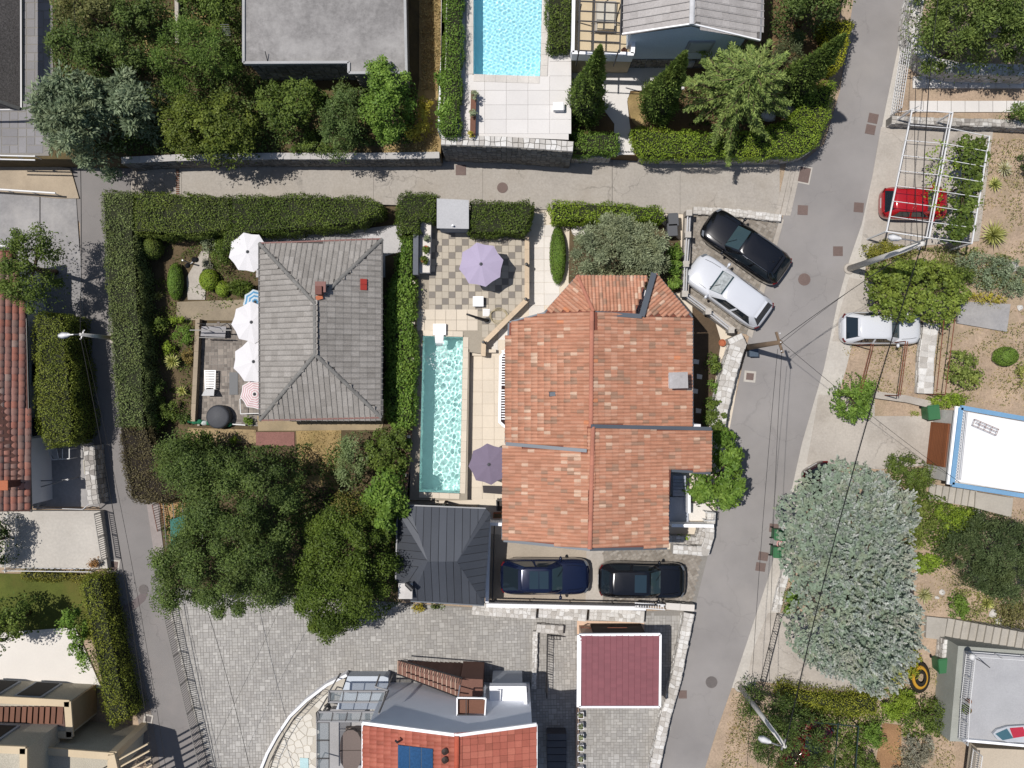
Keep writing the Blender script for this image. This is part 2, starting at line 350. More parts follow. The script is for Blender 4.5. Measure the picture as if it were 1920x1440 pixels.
def rosette(name, label, c, z0, R, mat, n=46, group=None, w=0.05, stem=0.0):
    b = W(c[0], c[1], z0); t = thing(name, label, 'plant', b, group=group); mb = MB()
    for i in range(n):
        a = 2.399 * i; el = math.radians(12 + 68 * (i / n)); L = R * (0.75 + 0.35 * random.random()); d = Vector((math.cos(a) * math.cos(el), math.sin(a) * math.cos(el), math.sin(el)))
        s = Vector((-math.sin(a), math.cos(a), 0)); o = b + Vector((0, 0, stem + 0.05)); m = o + d * L * 0.55 + Vector((0, 0, 0.04)); e = o + d * L - Vector((0, 0, 0.10 * L))
        mb.add([o - s * w * 0.5, o + s * w * 0.5, m + s * w * 0.55, m - s * w * 0.55, e], [(0, 1, 2, 3), (3, 2, 4)], random.random())
    mb.part('blade_leaves', mat, t); m2 = MB(); m2.cyl(b, 0.05, max(stem, 0.08), 8); m2.part('stem', BARK, t)
    return t
# --- masonry
def stone_grid(mb, O, U, V, N, lu, lv, cell, depth=0.02, jit=0.28, inset=0.16, gap=1.0):
    nu, nv = max(1, round(lu / cell)), max(1, round(lv / (cell * gap)))
    G = {}
    for i in range(nu + 1):
        for j in range(nv + 1):
            ju = random.uniform(-jit, jit) if 0 < i < nu else 0; jv = random.uniform(-jit, jit) if 0 < j < nv else 0
            G[i, j] = O + U * (lu * (i + ju) / nu) + V * (lv * (j + jv) / nv)
    for i in range(nu):
        for j in range(nv):
            mb.stone([G[i, j], G[i + 1, j], G[i + 1, j + 1], G[i, j + 1]], N, depth * random.uniform(0.5, 1.4), inset)
def offset_path(pts, w):
    """left and right offset polylines (2D) of a world path"""
    L = []; Rr = []; k = len(pts)
    for i in range(k):
        a = pts[max(i - 1, 0)]; b = pts[i]; c = pts[min(i + 1, k - 1)]
        d1 = Vector((b - a).xy) if i > 0 else Vector((c - b).xy); d2 = Vector((c - b).xy) if i < k - 1 else d1
        d1 = d1.normalized(); d2 = d2.normalized(); n1 = Vector((-d1.y, d1.x)); n2 = Vector((-d2.y, d2.x)); nn = (n1 + n2).normalized(); m = w / 2 / max(0.4, nn.dot(n1))
        L.append(b.xy + nn * m); Rr.append(b.xy - nn * m)
    return L, Rr
def wall(name, label, path, width, z0, z1, mat, stones=0.0, smat=None, cap=None, cat='wall', group=None, sides=(1, 1), topst=True, zp=None):
    """wall along a traced path (pixels of its top centre line); optional stone facing and coping"""
    pts = WP(path, z1 if zp is None else zp); pts = [Vector((p.x, p.y, z1)) for p in pts]
    L, Rr = offset_path(pts, width); c = sum(pts, Vector()) / len(pts)
    t = thing(name, label, cat, Vector((c.x, c.y, z0)), group=group)
    mb = MB(); n = len(pts); poly = [(p.x, p.y) for p in L] + [(p.x, p.y) for p in reversed(Rr)]
    vs = [(p.x, p.y, z) for z in (z0, z1) for p in L] + [(p.x, p.y, z) for z in (z0, z1) for p in Rr]
    fs = []
    for i in range(n - 1):
        fs += [(i + 1, i, n + i, n + i + 1), (2 * n + i, 2 * n + i + 1, 3 * n + i + 1, 3 * n + i), (n + i, 3 * n + i, 3 * n + i + 1, n + i + 1)]
    fs += [(0, 2 * n, 3 * n, n), (n - 1, 2 * n - 1, 4 * n - 1, 3 * n - 1)]
    mb.add(vs, fs); mb.part('body', mat, t)
    if stones:
        sb = MB(); up = Vector((0, 0, 1))
        for i in range(n - 1):
            for sd, S in ((1, L), (-1, Rr)):
                if not sides[0 if sd > 0 else 1]: continue
                a, b = (S[i], S[i + 1]) if sd < 0 else (S[i + 1], S[i]); d = (b - a); ln = d.length; u = Vector((d.x, d.y, 0)).normalized(); nn = Vector((u.y, -u.x, 0))
                stone_grid(sb, Vector((a.x, a.y, z0)), u, up, nn, ln, z1 - z0, stones, 0.03)
            if topst:
                a, b = Rr[i], Rr[i + 1]; d = b - a; u = Vector((d.x, d.y, 0)).normalized(); v = Vector((-u.y, u.x, 0))
                stone_grid(sb, Vector((a.x, a.y, z1)), u, v, up, d.length, width, min(stones, width / 1.6), 0.025)
        sb.part('stones', smat or mat, t, kind='stuff')
    if cap:
        capmat, cl, ov, th = cap
        acc = 0
        for i in range(n - 1):
            d = pts[i + 1] - pts[i]; ln = d.xy.length; u = Vector((d.x, d.y, 0)).normalized(); k = max(1, round(ln / cl)); rz = math.atan2(u.y, u.x)
            for j in range(k):
                p = pts[i] + d * ((j + 0.5) / k); m = MB(); m.box((p.x, p.y, z1 + th / 2 + 0.002), (ln / k - 0.012, width + 2 * ov, th), rz, random.random()); m.part('coping_slab', capmat, t)
    return t
def setts(mb, poly, z, cell, depth=0.015, rot=0.0, mixed=True, gap=0.010, ratio=1.0):
    """paving stones of mixed sizes filling a polygon"""
    P = poly_np(poly); c = P.mean(0); cs, sn = math.cos(rot), math.sin(rot)
    Q = np.column_stack([(P[:, 0] - c[0]) * cs + (P[:, 1] - c[1]) * sn, -(P[:, 0] - c[0]) * sn + (P[:, 1] - c[1]) * cs]); lo, hi = Q.min(0), Q.max(0)
    cx, cy = cell, cell * ratio
    nx, ny = int((hi[0] - lo[0]) / cx) + 1, int((hi[1] - lo[1]) / cy) + 1; used = set(); items = []
    for j in range(ny):
        for i in range(nx):
            if (i, j) in used: continue
            w = h = 1
            if mixed:
                r = random.random()
                if r < 0.22 and (i + 1, j) not in used: w = 2
                elif r < 0.40: h = 2
                elif r < 0.48 and (i + 1, j) not in used: w = h = 2
            for a in range(w):
                for b in range(h): used.add((i + a, j + b))
            items.append((lo[0] + i * cx, lo[1] + j * cy, w * cx, h * cy))
    it = np.array(items); ctr = it[:, :2] + it[:, 2:] / 2; ok = inside(Q, ctr)
    for x, y, w, h in it[ok]:
        x0, y0, x1, y1 = x + gap / 2, y + gap / 2, x + w - gap / 2, y + h - gap / 2
        zz = z + random.uniform(-0.002, 0.002)
        q = [Vector((c[0] + a * cs - b * sn, c[1] + a * sn + b * cs, zz)) for a, b in ((x0, y0), (x1, y0), (x1, y1), (x0, y1))]
        mb.stone(q, Vector((0, 0, 1)), depth, 0.06)
def railing(name, label, path, z, h, mat, gap=0.13, r=0.012, rails=(1.0, 0.08), posts=1.2, cat='railing', group=None, zp=None, pr=0.022):
    pts = WP(path, z if zp is None else zp); pts = [Vector((p.x, p.y, p.z if len(path[i]) > 2 else z)) for i, p in enumerate(pts)]; c = sum(pts, Vector()) / len(pts)
    t = thing(name, label, cat, Vector((c.x, c.y, min(p.z for p in pts))), group=group); bal = MB(); up = Vector((0, 0, 1))
    for k in rails:
        m = MB(); m.tube([p + up * (h * k) for p in pts], pr * 0.9, 6); m.part('rail', mat, t)
    for i in range(len(pts) - 1):
        d = pts[i + 1] - pts[i]; ln = d.length; n = max(1, round(ln / posts))
        for j in range(n + (1 if i == len(pts) - 2 else 0)):
            p = pts[i] + d * (j / n); m = MB(); m.tube([p, p + up * h], pr, 6); m.part('post', mat, t)
        if gap:
            n = max(1, round(ln / gap))
            for j in range(n): p = pts[i] + d * ((j + 0.5) / n); bal.tube([p + up * 0.03, p + up * (h - 0.02)], r, 4)
    if gap: bal.part('balusters', mat, t, kind='stuff')
    return t
# ---------------------------------------------------------------- materials
ASPH = M('asphalt', (156, 152, 150), rough=0.9, var=0.13, scale=0.25, fine=0.07, fscale=30, bump=0.15, bscale=90, stain=0.35, stain_rgb=(176, 170, 164), crack=0.12)
ASPH2 = M('lane_asphalt', (142, 138, 136), rough=0.9, var=0.10, scale=0.3, fine=0.06, fscale=30, stain=0.4, stain_rgb=(164, 154, 150), crack=0.15)
LANEC = M('lane_concrete', (184, 177, 168), rough=0.92, var=0.10, scale=0.35, fine=0.14, fscale=9, stain=0.6, stain_rgb=(156, 146, 132), crack=0.3)
CONC = M('concrete', (194, 186, 176), rough=0.92, var=0.10, scale=0.5, fine=0.12, fscale=10, crack=0.3, stain=0.55, stain_rgb=(150, 140, 128))
CONCW = M('pale_concrete', (205, 199, 190), rough=0.92, var=0.08, scale=0.5, fine=0.10, fscale=8, stain=0.4, stain_rgb=(165, 155, 145))
CONCG = M('grey_concrete', (158, 156, 156), rough=0.92, var=0.12, scale=0.5, fine=0.14, fscale=7, stain=0.6, stain_rgb=(196, 192, 188))
ROOFC = M('roof_concrete', (150, 147, 145), rough=0.92, var=0.16, scale=0.55, fine=0.26, fscale=5, stain=0.75, stain_rgb=(190, 187, 184))
SOIL = M('soil', (186, 164, 142), rough=1.0, var=0.16, scale=0.8, fine=0.26, fscale=12, bump=0.4, bscale=25, stain=0.6, stain_rgb=(150, 138, 108))
DRY = M('dry_grass_ground', (172, 148, 104), rough=1.0, var=0.22, scale=1.2, fine=0.25, fscale=16, bump=0.5, stain=0.5, stain_rgb=(120, 110, 55))
MULCH = M('garden_soil', (104, 90, 68), rough=1.0, var=0.25, scale=1.0, fine=0.25, fscale=15, bump=0.4)
PAVJ = M('paving_joint', (150, 146, 140), rough=1.0, var=0.1, fine=0.15)
SETT = M('grey_sett', (172, 170, 168), rough=0.85, var=0.10, scale=0.18, fine=0.05, rgb2=[(166, 163, 159), (174, 171, 167), (178, 175, 170), (183, 180, 175), (197, 194, 189)], stain=0.35, stain_rgb=(160, 150, 136))
SETTB = M('brown_sett', (160, 150, 138), rough=0.85, var=0.1, scale=0.5, fine=0.06, rgb2=[(136, 127, 116), (158, 149, 138), (176, 168, 158)])
CREAM = M('cream_stone', (232, 219, 200), rough=0.7, var=0.04, scale=0.6, fine=0.04, tone=0.04)
CREAMT = M('cream_terrace_tile', (198, 188, 172), rough=0.75, var=0.06, fine=0.05, tone=0.06)
DARKT = M('dark_terrace_tile', (142, 135, 127), rough=0.75, var=0.06, fine=0.05, tone=0.08)
WHITEST = M('white_stone', (238, 232, 224), rough=0.8, var=0.05, fine=0.05, tone=0.06)
PATIOW = M('white_patio', (236, 232, 228), rough=0.8, var=0.04, scale=0.4, fine=0.04, tone=0.03, stain=0.2, stain_rgb=(200, 195, 190))
STONE = M('wall_stone', (196, 190, 182), rough=0.9, var=0.12, scale=2.0, fine=0.12, rgb2=[(150, 144, 138), (186, 180, 172), (200, 195, 188), (220, 216, 210)])
STONEW = M('pale_wall_stone', (228, 224, 218), rough=0.9, var=0.10, scale=2.0, fine=0.12, rgb2=[(190, 184, 176), (222, 218, 212), (240, 238, 234)])
STONED = M('grey_wall_stone', (150, 146, 140), rough=0.9, var=0.12, scale=2.0, fine=0.12, rgb2=[(112, 108, 102), (140, 136, 130), (160, 156, 150)])
MORTAR = M('mortar', (150, 146, 140), rough=1.0)
WHITE = M('white_render', (236, 236, 238), raw=(0.80, 0.80, 0.81, 1), rough=0.8, var=0.03, fine=0.02)
OFFW = M('off_white_render', (216, 216, 220), raw=(0.68, 0.68, 0.70, 1), rough=0.8, var=0.04, fine=0.03)
SKYR = M('sky_tinted_render', (206, 214, 224), rough=0.8, var=0.04, fine=0.03)  # white render with the sky's blue put into its colour
PEACH = M('peach_render', (232, 200, 174), rough=0.8, var=0.04)
BEIGE = M('beige_render', (222, 202, 170), rough=0.85, var=0.05, fine=0.04)
PEBBLE = M('pebbled_render', (200, 192, 174), rough=1.0, var=0.08, fine=0.3, fscale=22, bump=0.8, bscale=16)
STEELW = M('white_paint_metal', (240, 240, 240), rough=0.4, var=0, fine=0)
STEELD = M('dark_metal', (48, 46, 48), rough=0.45, var=0, fine=0, spec=0.5)
STEELG = M('grey_metal', (150, 150, 152), rough=0.4, var=0.03, fine=0, metal=0.3)
GUTTER = M('slate_grey_gutter', (106, 112, 120), rough=0.4, var=0.05, fine=0, metal=0.2)
RUST = M('rusty_iron', (128, 78, 60), rough=0.8, var=0.2, fine=0.2)
WOODB = M('brown_timber', (124, 84, 66), rough=0.7, var=0.15, fine=0.1, tone=0.15)
DARKW = M('dark_brown_timber', (66, 52, 46), rough=0.6, var=0.1, tone=0.1)
BLACKP = M('black_plastic', (34, 34, 37), rough=0.45, var=0, fine=0)
GREYP = M('grey_plastic', (92, 94, 98), rough=0.5, var=0, fine=0)
WHITEP = M('white_plastic', (240, 240, 240), rough=0.35, var=0, fine=0)
GREENP = M('green_plastic', (62, 118, 78), rough=0.5, var=0.05, fine=0)
TERRA = M('terracotta_pot', (190, 112, 78), rough=0.8, var=0.1)
DGLASS = glass_mat('dark_glass', (38, 44, 52))
CGLASS = glass_mat('canopy_glass', (150, 160, 165), 0.1, 0.35)
POLEC = M('concrete_pole', (236, 232, 224), rough=0.9, var=0.08)
POLEW = M('timber_pole', (132, 112, 92), rough=0.9, var=0.2, fine=0.2, fscale=20)
IRON = M('cast_iron_cover', (122, 104, 98), rough=0.7, var=0.1, fine=0.15, fscale=20)
TZ0 = 0.6
# ---------------------------------------------------------------- the setting: ground, roads, terraces
hx0, hx1, hy0, hy1 = W(785, 0, TZ0).x, W(869, 0, TZ0).x, W(0, 924, TZ0).y, W(0, 629, TZ0).y    # the garden pool is dug into the ground
gq = lambda a, b, c, d: [(a, b, -0.03), (c, b, -0.03), (c, d, -0.03), (a, d, -0.03)]
struct('ground', [gq(-220, -220, hx0, 220), gq(hx1, -220, 220, 220), gq(hx0, -220, hx1, hy0), gq(hx0, hy1, hx1, 220)], SOIL)
road_r = [(1760, -330), (1703, 0), (1690, 60), (1660, 205), (1636, 330), (1616, 420), (1592, 490), (1572, 560), (1545, 690), (1504, 830), (1484, 920), (1464, 1000), (1440, 1085), (1402, 1200), (1372, 1290), (1342, 1375), (1322, 1440), (1240, 1760)]
road_l = [(1655, -330), (1600, 0), (1575, 170), (1545, 270), (1500, 308), (1466, 412), (1432, 530), (1402, 640), (1376, 760), (1352, 890), (1336, 1000), (1306, 1115), (1290, 1190), (1262, 1330), (1238, 1440), (1160, 1760)]
struct('main_road', [WP(road_l + road_r[::-1], 0.004)], ASPH)
# repaired asphalt strips and worn patches are sheets a few millimetres up
kerb_r = [(1722, -330), (1716, 0), (1706, 60), (1680, 205), (1655, 330), (1638, 420), (1612, 490), (1606, 560), (1575, 690), (1532, 830), (1505, 920), (1494, 1000), (1465, 1085), (1432, 1200), (1402, 1290)]
struct('roadside_pavement', [WP(road_r[:15] + [(p[0] + 12, p[1]) for p in kerb_r[::-1]][:15], 0.012)], CONCW, depth=-0.05)
# upper lane, falling gently from left to right, poured in bays
lane_pts = lambda x: 0.45 * (1470 - x) / 1140.0
bays = [(276, 340), (340.5, 700), (700.4, 905), (905.4, 1147.5), (1148.3, 1275), (1275.4, 1462)]
lane_root = tag(D.objects.new('lane', None), kind='structure'); COL.objects.link(lane_root)
top_y = lambda x: 296; bot_y = lambda x: 372 + (x - 330) * 0.030 if x < 1240 else 399 + (x - 1240) * 0.05
for a, b in bays:
    mb = MB(); mb.prism([W(a, top_y(a), lane_pts(a)), W(b, top_y(b), lane_pts(b)), W(b, bot_y(b), lane_pts(b)), W(a, bot_y(a), lane_pts(a))], -0.1)
    mb.part('concrete_bay', LANEC, lane_root)
for i, x in enumerate((1464, 1474, 1484)):
    mb = MB(); mb.prism(WP([(x + 12, 300), (x + 22, 300), (x - 2, 404), (x - 11, 404)], 0.02 + 0.0 * i), -0.1); mb.part('kerb_strip', CONC, lane_root)
for i in range(5):
    x = 246 + i * 6.5; mb = MB(); mb.prism(WP([(x, 304), (x + 7, 304), (x + 7, 366), (x, 366)], 0.07 + i * 0.085), -0.1); mb.part('step', CONC, lane_root)
mb = MB()
for i in range(16): mb.box(tuple(W(333, 307 + i * 4, 0.478)), (0.16, 0.07, 0.03))
mb.part('drain_grating', M('rust_grating', (120, 84, 66), fine=0.2), lane_root, kind='stuff')
lanel_l = [(108, 200), (108, 330), (150, 420), (150, 640), (165, 830), (188, 960), (205, 1080), (228, 1180), (258, 1290), (285, 1380), (292, 1440), (300, 1560)]
lanel_r = [(246, 200), (246, 368), (215, 372), (216, 640), (240, 800), (262, 935), (300, 945), (300, 1060), (310, 1120), (360, 1330), (398, 1440), (430, 1560)]
struct('side_lane', [WP(lanel_l + lanel_r[::-1], 0.004)], ASPH2)
struct('side_pavement', [WP([(275, 945), (296, 945), (310, 1060), (292, 1060)], 0.03)], M('pinkish_concrete', (168, 158, 154), var=0.1, stain=0.3), depth=-0.05)
struct('lane_verge', [WP([(214, 1150), (238, 1140), (262, 1240), (284, 1340), (300, 1440), (275, 1440), (255, 1330)], 0.02)], M('verge_concrete', (146, 136, 128), var=0.15, stain=0.4), depth=-0.05)
# left concrete ramps
struct('ramp_upper', [WP([(-60, 312), (72, 312), (105, 312), (132, 316), (148, 372), (108, 372), (-60, 356)], 0.10)], M('tan_concrete', (186, 170, 148), var=0.12, stain=0.5, fine=0.1, stain_rgb=(150, 135, 115)), depth=-0.05)
struct('ramp_lower', [WP([(-60, 360), (74, 360), (74, 468), (-60, 468)], 0.05), WP([(76, 361), (142, 364), (149, 470), (76, 470)], 0.05)], CONCG, depth=-0.05)
# north gardens behind the retaining walls
struct('north_garden_terrace', [WP([(-120, -260), (826, -260), (826, 292), (500, 294), (225, 300), (100, 298), (-120, 298)], 1.9)], M('north_garden_soil', (96, 84, 60), rough=1.0, var=0.25, scale=0.9, fine=0.25, fscale=14, stain=0.6, stain_rgb=(128, 112, 68)), depth=-0.05)
struct('north_yard_paving', [WP([(-120, -260), (96, -260), (100, 200), (92, 292), (-120, 292)], 1.93)], PAVJ, depth=1.5)
struct('pool_terrace', [WP([(828, -260), (886, -260), (886, 140), (1013, 144), (1022, -260), (1068, -260), (1066, 262), (826, 252)], 3.5)], PATIOW, depth=-0.05)
struct('villa_garden_terrace', [WP([(1067, -260), (1600, -260), (1572, 60), (1548, 180), (1520, 280), (1480, 294), (1200, 292), (1150, 290), (1062, 286)], 1.25)], M('villa_soil', (118, 96, 70), rough=1.0, var=0.22, fine=0.22, fscale=14, stain=0.4, stain_rgb=(110, 95, 50)), depth=-0.05)
struct('villa_path', [WP([(1066, 118), (1285, 124), (1283, 168), (1182, 170), (1176, 190), (1180, 228), (1190, 290), (1150, 290), (1152, 232), (1132, 205), (1128, 170), (1066, 160)], 1.30)], PATIOW, depth=1.0)
# grounds of the main house
struct('plot', [WP([(770, 380), (1290, 395), (1300, 560), (1395, 640), (1345, 960), (1335, 1010), (1290, 1040), (740, 1040), (745, 940), (872, 938), (872, 620), (772, 620)], 0.0)], CREAM, depth=-0.5)
struct('driveway', [WP([(915, 1000), (1108, 1025), (1112, 1130), (912, 1132)], 0.03)], M('exposed_aggregate', (182, 170, 154), var=0.08, fine=0.2, fscale=25, bump=0.3), depth=-0.3)
struct('driveway_slab', [WP([(1100, 1022), (1132, 1030), (1130, 1130), (1098, 1130)], 0.034)], CONC, depth=-0.3)
struct('driveway_paving', [WP([(1128, 1030), (1330, 1030), (1304, 1134), (1128, 1134)], 0.02)], PAVJ, depth=-0.3)
struct('parking_bay', [WP([(1293, 398), (1466, 408), (1404, 628), (1380, 622), (1292, 556)], 0.02)], PAVJ, depth=-0.3)
struct('parking_kerb', [WP([(1462, 410), (1470, 412), (1410, 634), (1400, 628)], 0.05)], CONC, depth=-0.3)
struct('courtyard', [WP([(300, 1100), (1082, 1152), (1300, 1142), (1240, 1450), (1240, 1560), (380, 1560), (390, 1440)], 0.0)], PAVJ, depth=-0.3)
struct('garden_bed', [WP([(190, 370), (772, 370), (772, 950), (742, 1130), (300, 1112), (250, 940)], -0.012)], MULCH, depth=-0.3)
# yard of the grey house
struct('yard_paving_base', [WP([(368, 606), (500, 606), (500, 800), (362, 794)], 0.04)], PAVJ, depth=-0.2)
yard = [[(332, 566), (505, 560), (505, 602), (330, 600)], [(350, 520), (378, 470), (392, 470), (384, 562), (352, 562)]]
struct('yard_steps', [WP(yard[0], 0.10)], M('yard_concrete', (164, 150, 128), var=0.15, stain=0.5, fine=0.12), depth=-0.2)
struct('yard_path', [WP(yard[1], 0.06)], CONC, depth=-0.2)
struct('back_path', [WP([(480, 440), (690, 428), (750, 420), (758, 470), (722, 480), (722, 520), (480, 520)], 0.05)], M('back_paving', (206, 204, 204), var=0.08, stain=0.3), depth=-0.2)
struct('front_path', [WP([(482, 780), (722, 775), (716, 806), (484, 808)], 0.06)], M('front_concrete', (176, 158, 128), var=0.12, stain=0.4), depth=-0.2)
struct('dry_lawn', [WP([(555, 808), (640, 806), (636, 920), (560, 900)], 0.02)], DRY, depth=-0.2)
struct('brick_path', [WP([(480, 810), (552, 810), (552, 836), (480, 836)], 0.03)], M('red_brick_path', (150, 108, 100), var=0.15, fine=0.2), depth=-0.2)
struct('stone_path', [WP([(352, 802), (480, 806), (480, 832), (352, 826)], 0.03)], M('tan_stone_path', (170, 148, 112), var=0.2, fine=0.2, voro=0.5, vscale=4), depth=-0.2)
struct('play_slab', [WP([(298, 940), (385, 940), (378, 1030), (322, 1030)], 0.05)], M('orange_tan_slab', (176, 142, 100), var=0.12, fine=0.1), depth=-0.2)
# left neighbours
struct('left_yard', [WP([(-120, 470), (150, 470), (160, 640), (186, 950), (-120, 950)], 0.02)], CONCG, depth=-0.3)
struct('left_terrace', [WP([(-120, 958), (188, 958), (202, 1066), (18, 1064), (-120, 1062)], 0.5)], CONCW, depth=-0.3)
struct('left_lawn', [WP([(-120, 1072), (178, 1080), (190, 1200), (-120, 1200)], 0.05)], M('lawn', (92, 100, 44), rough=1, var=0.25, fine=0.3, fscale=25, stain=0.5, stain_rgb=(130, 112, 62)), depth=-0.3)
struct('left_patio', [WP([(-120, 1196), (140, 1176), (190, 1290), (-120, 1290)], 0.09)], M('bright_patio', (240, 234, 226), var=0.03, fine=0.03), depth=-0.3)
# right-hand gardens
struct('carport_slab', [WP([(1652, 238), (1862, 246), (1836, 452), (1612, 470), (1636, 330)], 0.02)], CONC, depth=-0.2)
struct('hill_soil_strip', [WP([(1700, 120), (1960, 128), (1960, 228), (1676, 228)], 0.10)], SOIL, depth=-0.2)
struct('bay_apron', [WP([(1592, 520), (1640, 530), (1640, 590), (1576, 640), (1560, 640)], 0.02)], CONC, depth=-0.2)
struct('garage_apron', [WP([(1535, 740), (1640, 745), (1640, 780), (1760, 780), (1752, 872), (1650, 880), (1512, 870), (1525, 800)], 0.02)], CONC, depth=-0.2)
struct('lower_apron', [WP([(1440, 1150), (1600, 1150), (1620, 1300), (1400, 1275), (1412, 1220)], 0.03)], CONC, depth=-0.2)
struct('garden_landing', [WP([(1798, 565), (1895, 570), (1888, 622), (1795, 606)], 0.15)], CONCG, depth=-0.2)
def sett_field(name, polys, z, cell, mat, depth=0.012, rot=0.0, parent=None, **k):
    mb = MB()
    for p in polys: setts(mb, WP(p, z), z, cell, depth, rot, **k)
    return mb.part(name, mat, parent, kind='stuff')
S = lambda n: D.objects[n]
sett_field('paving_setts', [[(308, 1104), (1080, 1156), (1085, 1310), (1085, 1440), (398, 1440), (360, 1320)]], 0.001, 0.15, SETT, parent=S('courtyard'), rot=0.03)
sett_field('paving_setts', [[(1086, 1160), (1294, 1150), (1240, 1440), (1086, 1440)]], 0.001, 0.15, SETT, parent=S('courtyard'))
sett_field('paving_blocks', [[(1130, 1032), (1318, 1032), (1298, 1130), (1130, 1130)]], 0.021, 0.17, SETTB, parent=S('driveway_paving'), rot=0.5, mixed=False, ratio=0.7)
sett_field('paving_blocks', [[(1295, 400), (1462, 410), (1400, 626), (1382, 622), (1294, 556)]], 0.021, 0.19, SETTB, parent=S('parking_bay'), rot=-0.5, mixed=False, ratio=0.75)
sett_field('paving_blocks', [[(370, 608), (498, 608), (498, 796), (366, 792)]], 0.041, 0.16, M('yard_block', (150, 140, 132), rgb2=[(120, 112, 106), (150, 141, 133), (168, 158, 148)], var=0.1, fine=0.08), parent=S('yard_paving_base'), rot=0.03)
sett_field('paving_flags', [[(-60, -60), (92, -60), (96, 200), (90, 288), (-60, 288)]], 1.931, 0.42, M('yard_flag', (150, 148, 150), tone=0.10, var=0.08, fine=0.06), parent=S('north_yard_paving'), mixed=True, gap=0.02)
def slab_field(poly, z, w, h, mats, parent, pick=None, rot=0.0, name='tile', th=0.02, gap=0.012):
    """separate floor slabs, each a part"""
    P = poly_np(WP(poly, z)); lo, hi = P.min(0), P.max(0); meshes = {}
    r = 0; y = hi[1]
    while y > lo[1]:
        c = 0; x = lo[0]
        while x < hi[0]:
            ctr = np.array([[x + w / 2, y - h / 2]])
            if inside(P, ctr)[0]:
                k = (pick(r, c) if pick else 0); v = random.randrange(3)
                if (k, v) not in meshes:
                    mb = MB(); mb.box((0, 0, th / 2), (w - gap, h - gap, th), 0, random.random(), 0.985); meshes[k, v] = mb.mesh(name, mats[k])
                o = link(name, meshes[k, v], parent); L = root_of(parent).location; o.location = (x + w / 2 - L.x, y - h / 2 - L.y, z - L.z + random.uniform(-.002, .002))
            x += w; c += 1
        y -= h; r += 1
struct('olive_bed', [WP([(1068, 418), (1240, 418), (1276, 452), (1280, 545), (1225, 560), (1082, 560), (1066, 530)], 0.02)], MULCH, depth=-0.2)
# upper terrace of the main house (raised 0.6 m): tiled terrace and pool deck
TZ = 0.6
terr = struct('terrace', [WP([(776, 400), (818, 400), (818, 432), (986, 436), (987, 562), (905, 648), (903, 663), (880, 660), (870, 659), (869, 629), (774, 627)], TZ), WP([(869, 655), (880, 655), (876, 938), (864, 938)], TZ), WP([(774, 627), (793, 627), (785, 938), (768, 938)], TZ), WP([(785, 924), (864, 926), (864, 938), (785, 938)], TZ)], M('terrace_base', (176, 166, 150), var=0.05), depth=-0.3)
sys_px = (CAM_H - TZ) / FPX
slab_field([(804, 436), (986, 437), (986, 561), (906, 640), (906, 580), (804, 580)], TZ + 0.004, 12.45 * sys_px, 12.3 * sys_px, [CREAMT, DARKT], terr, pick=lambda r, c: 1 if (c + r) % 3 == 0 else 0, name='terrace_tile')
slab_field([(776, 580), (904, 580), (904, 628), (776, 628)], TZ + 0.006, 20 * sys_px, 20 * sys_px, [CREAM], terr, name='deck_slab')
# pool terrace and villa slabs, stepping slabs
slab_field([(868, 150), (1016, 152), (1026, -20), (1062, -20), (1060, 256), (868, 250)], 3.504, 1.05, 0.70, [PATIOW], S('pool_terrace'), name='patio_slab', gap=0.006)
slab_field([(888, 668), (948, 668), (948, 940), (882, 940)], 0.004, 0.62, 0.62, [CREAM], S('plot'), name='deck_slab', gap=0.008)
slab_field([(996, 400), (1062, 420), (1050, 545), (1005, 600), (930, 660), (905, 662), (990, 575)], 0.004, 0.8, 0.6, [WHITEST], S('plot'), name='path_slab', gap=0.008)
for y0, y1, xs in ((143, 165, 1712), (189, 210, 1706)):
    for i in range(9):
        x = xs + i * 26; mb = MB(); mb.prism(WP([(x, y0), (x + 25, y0), (x + 25, y1), (x, y1)], 0.2), 0.0, tone=random.random()); mb.part('stepping_slab', PATIOW, S('hill_soil_strip'))
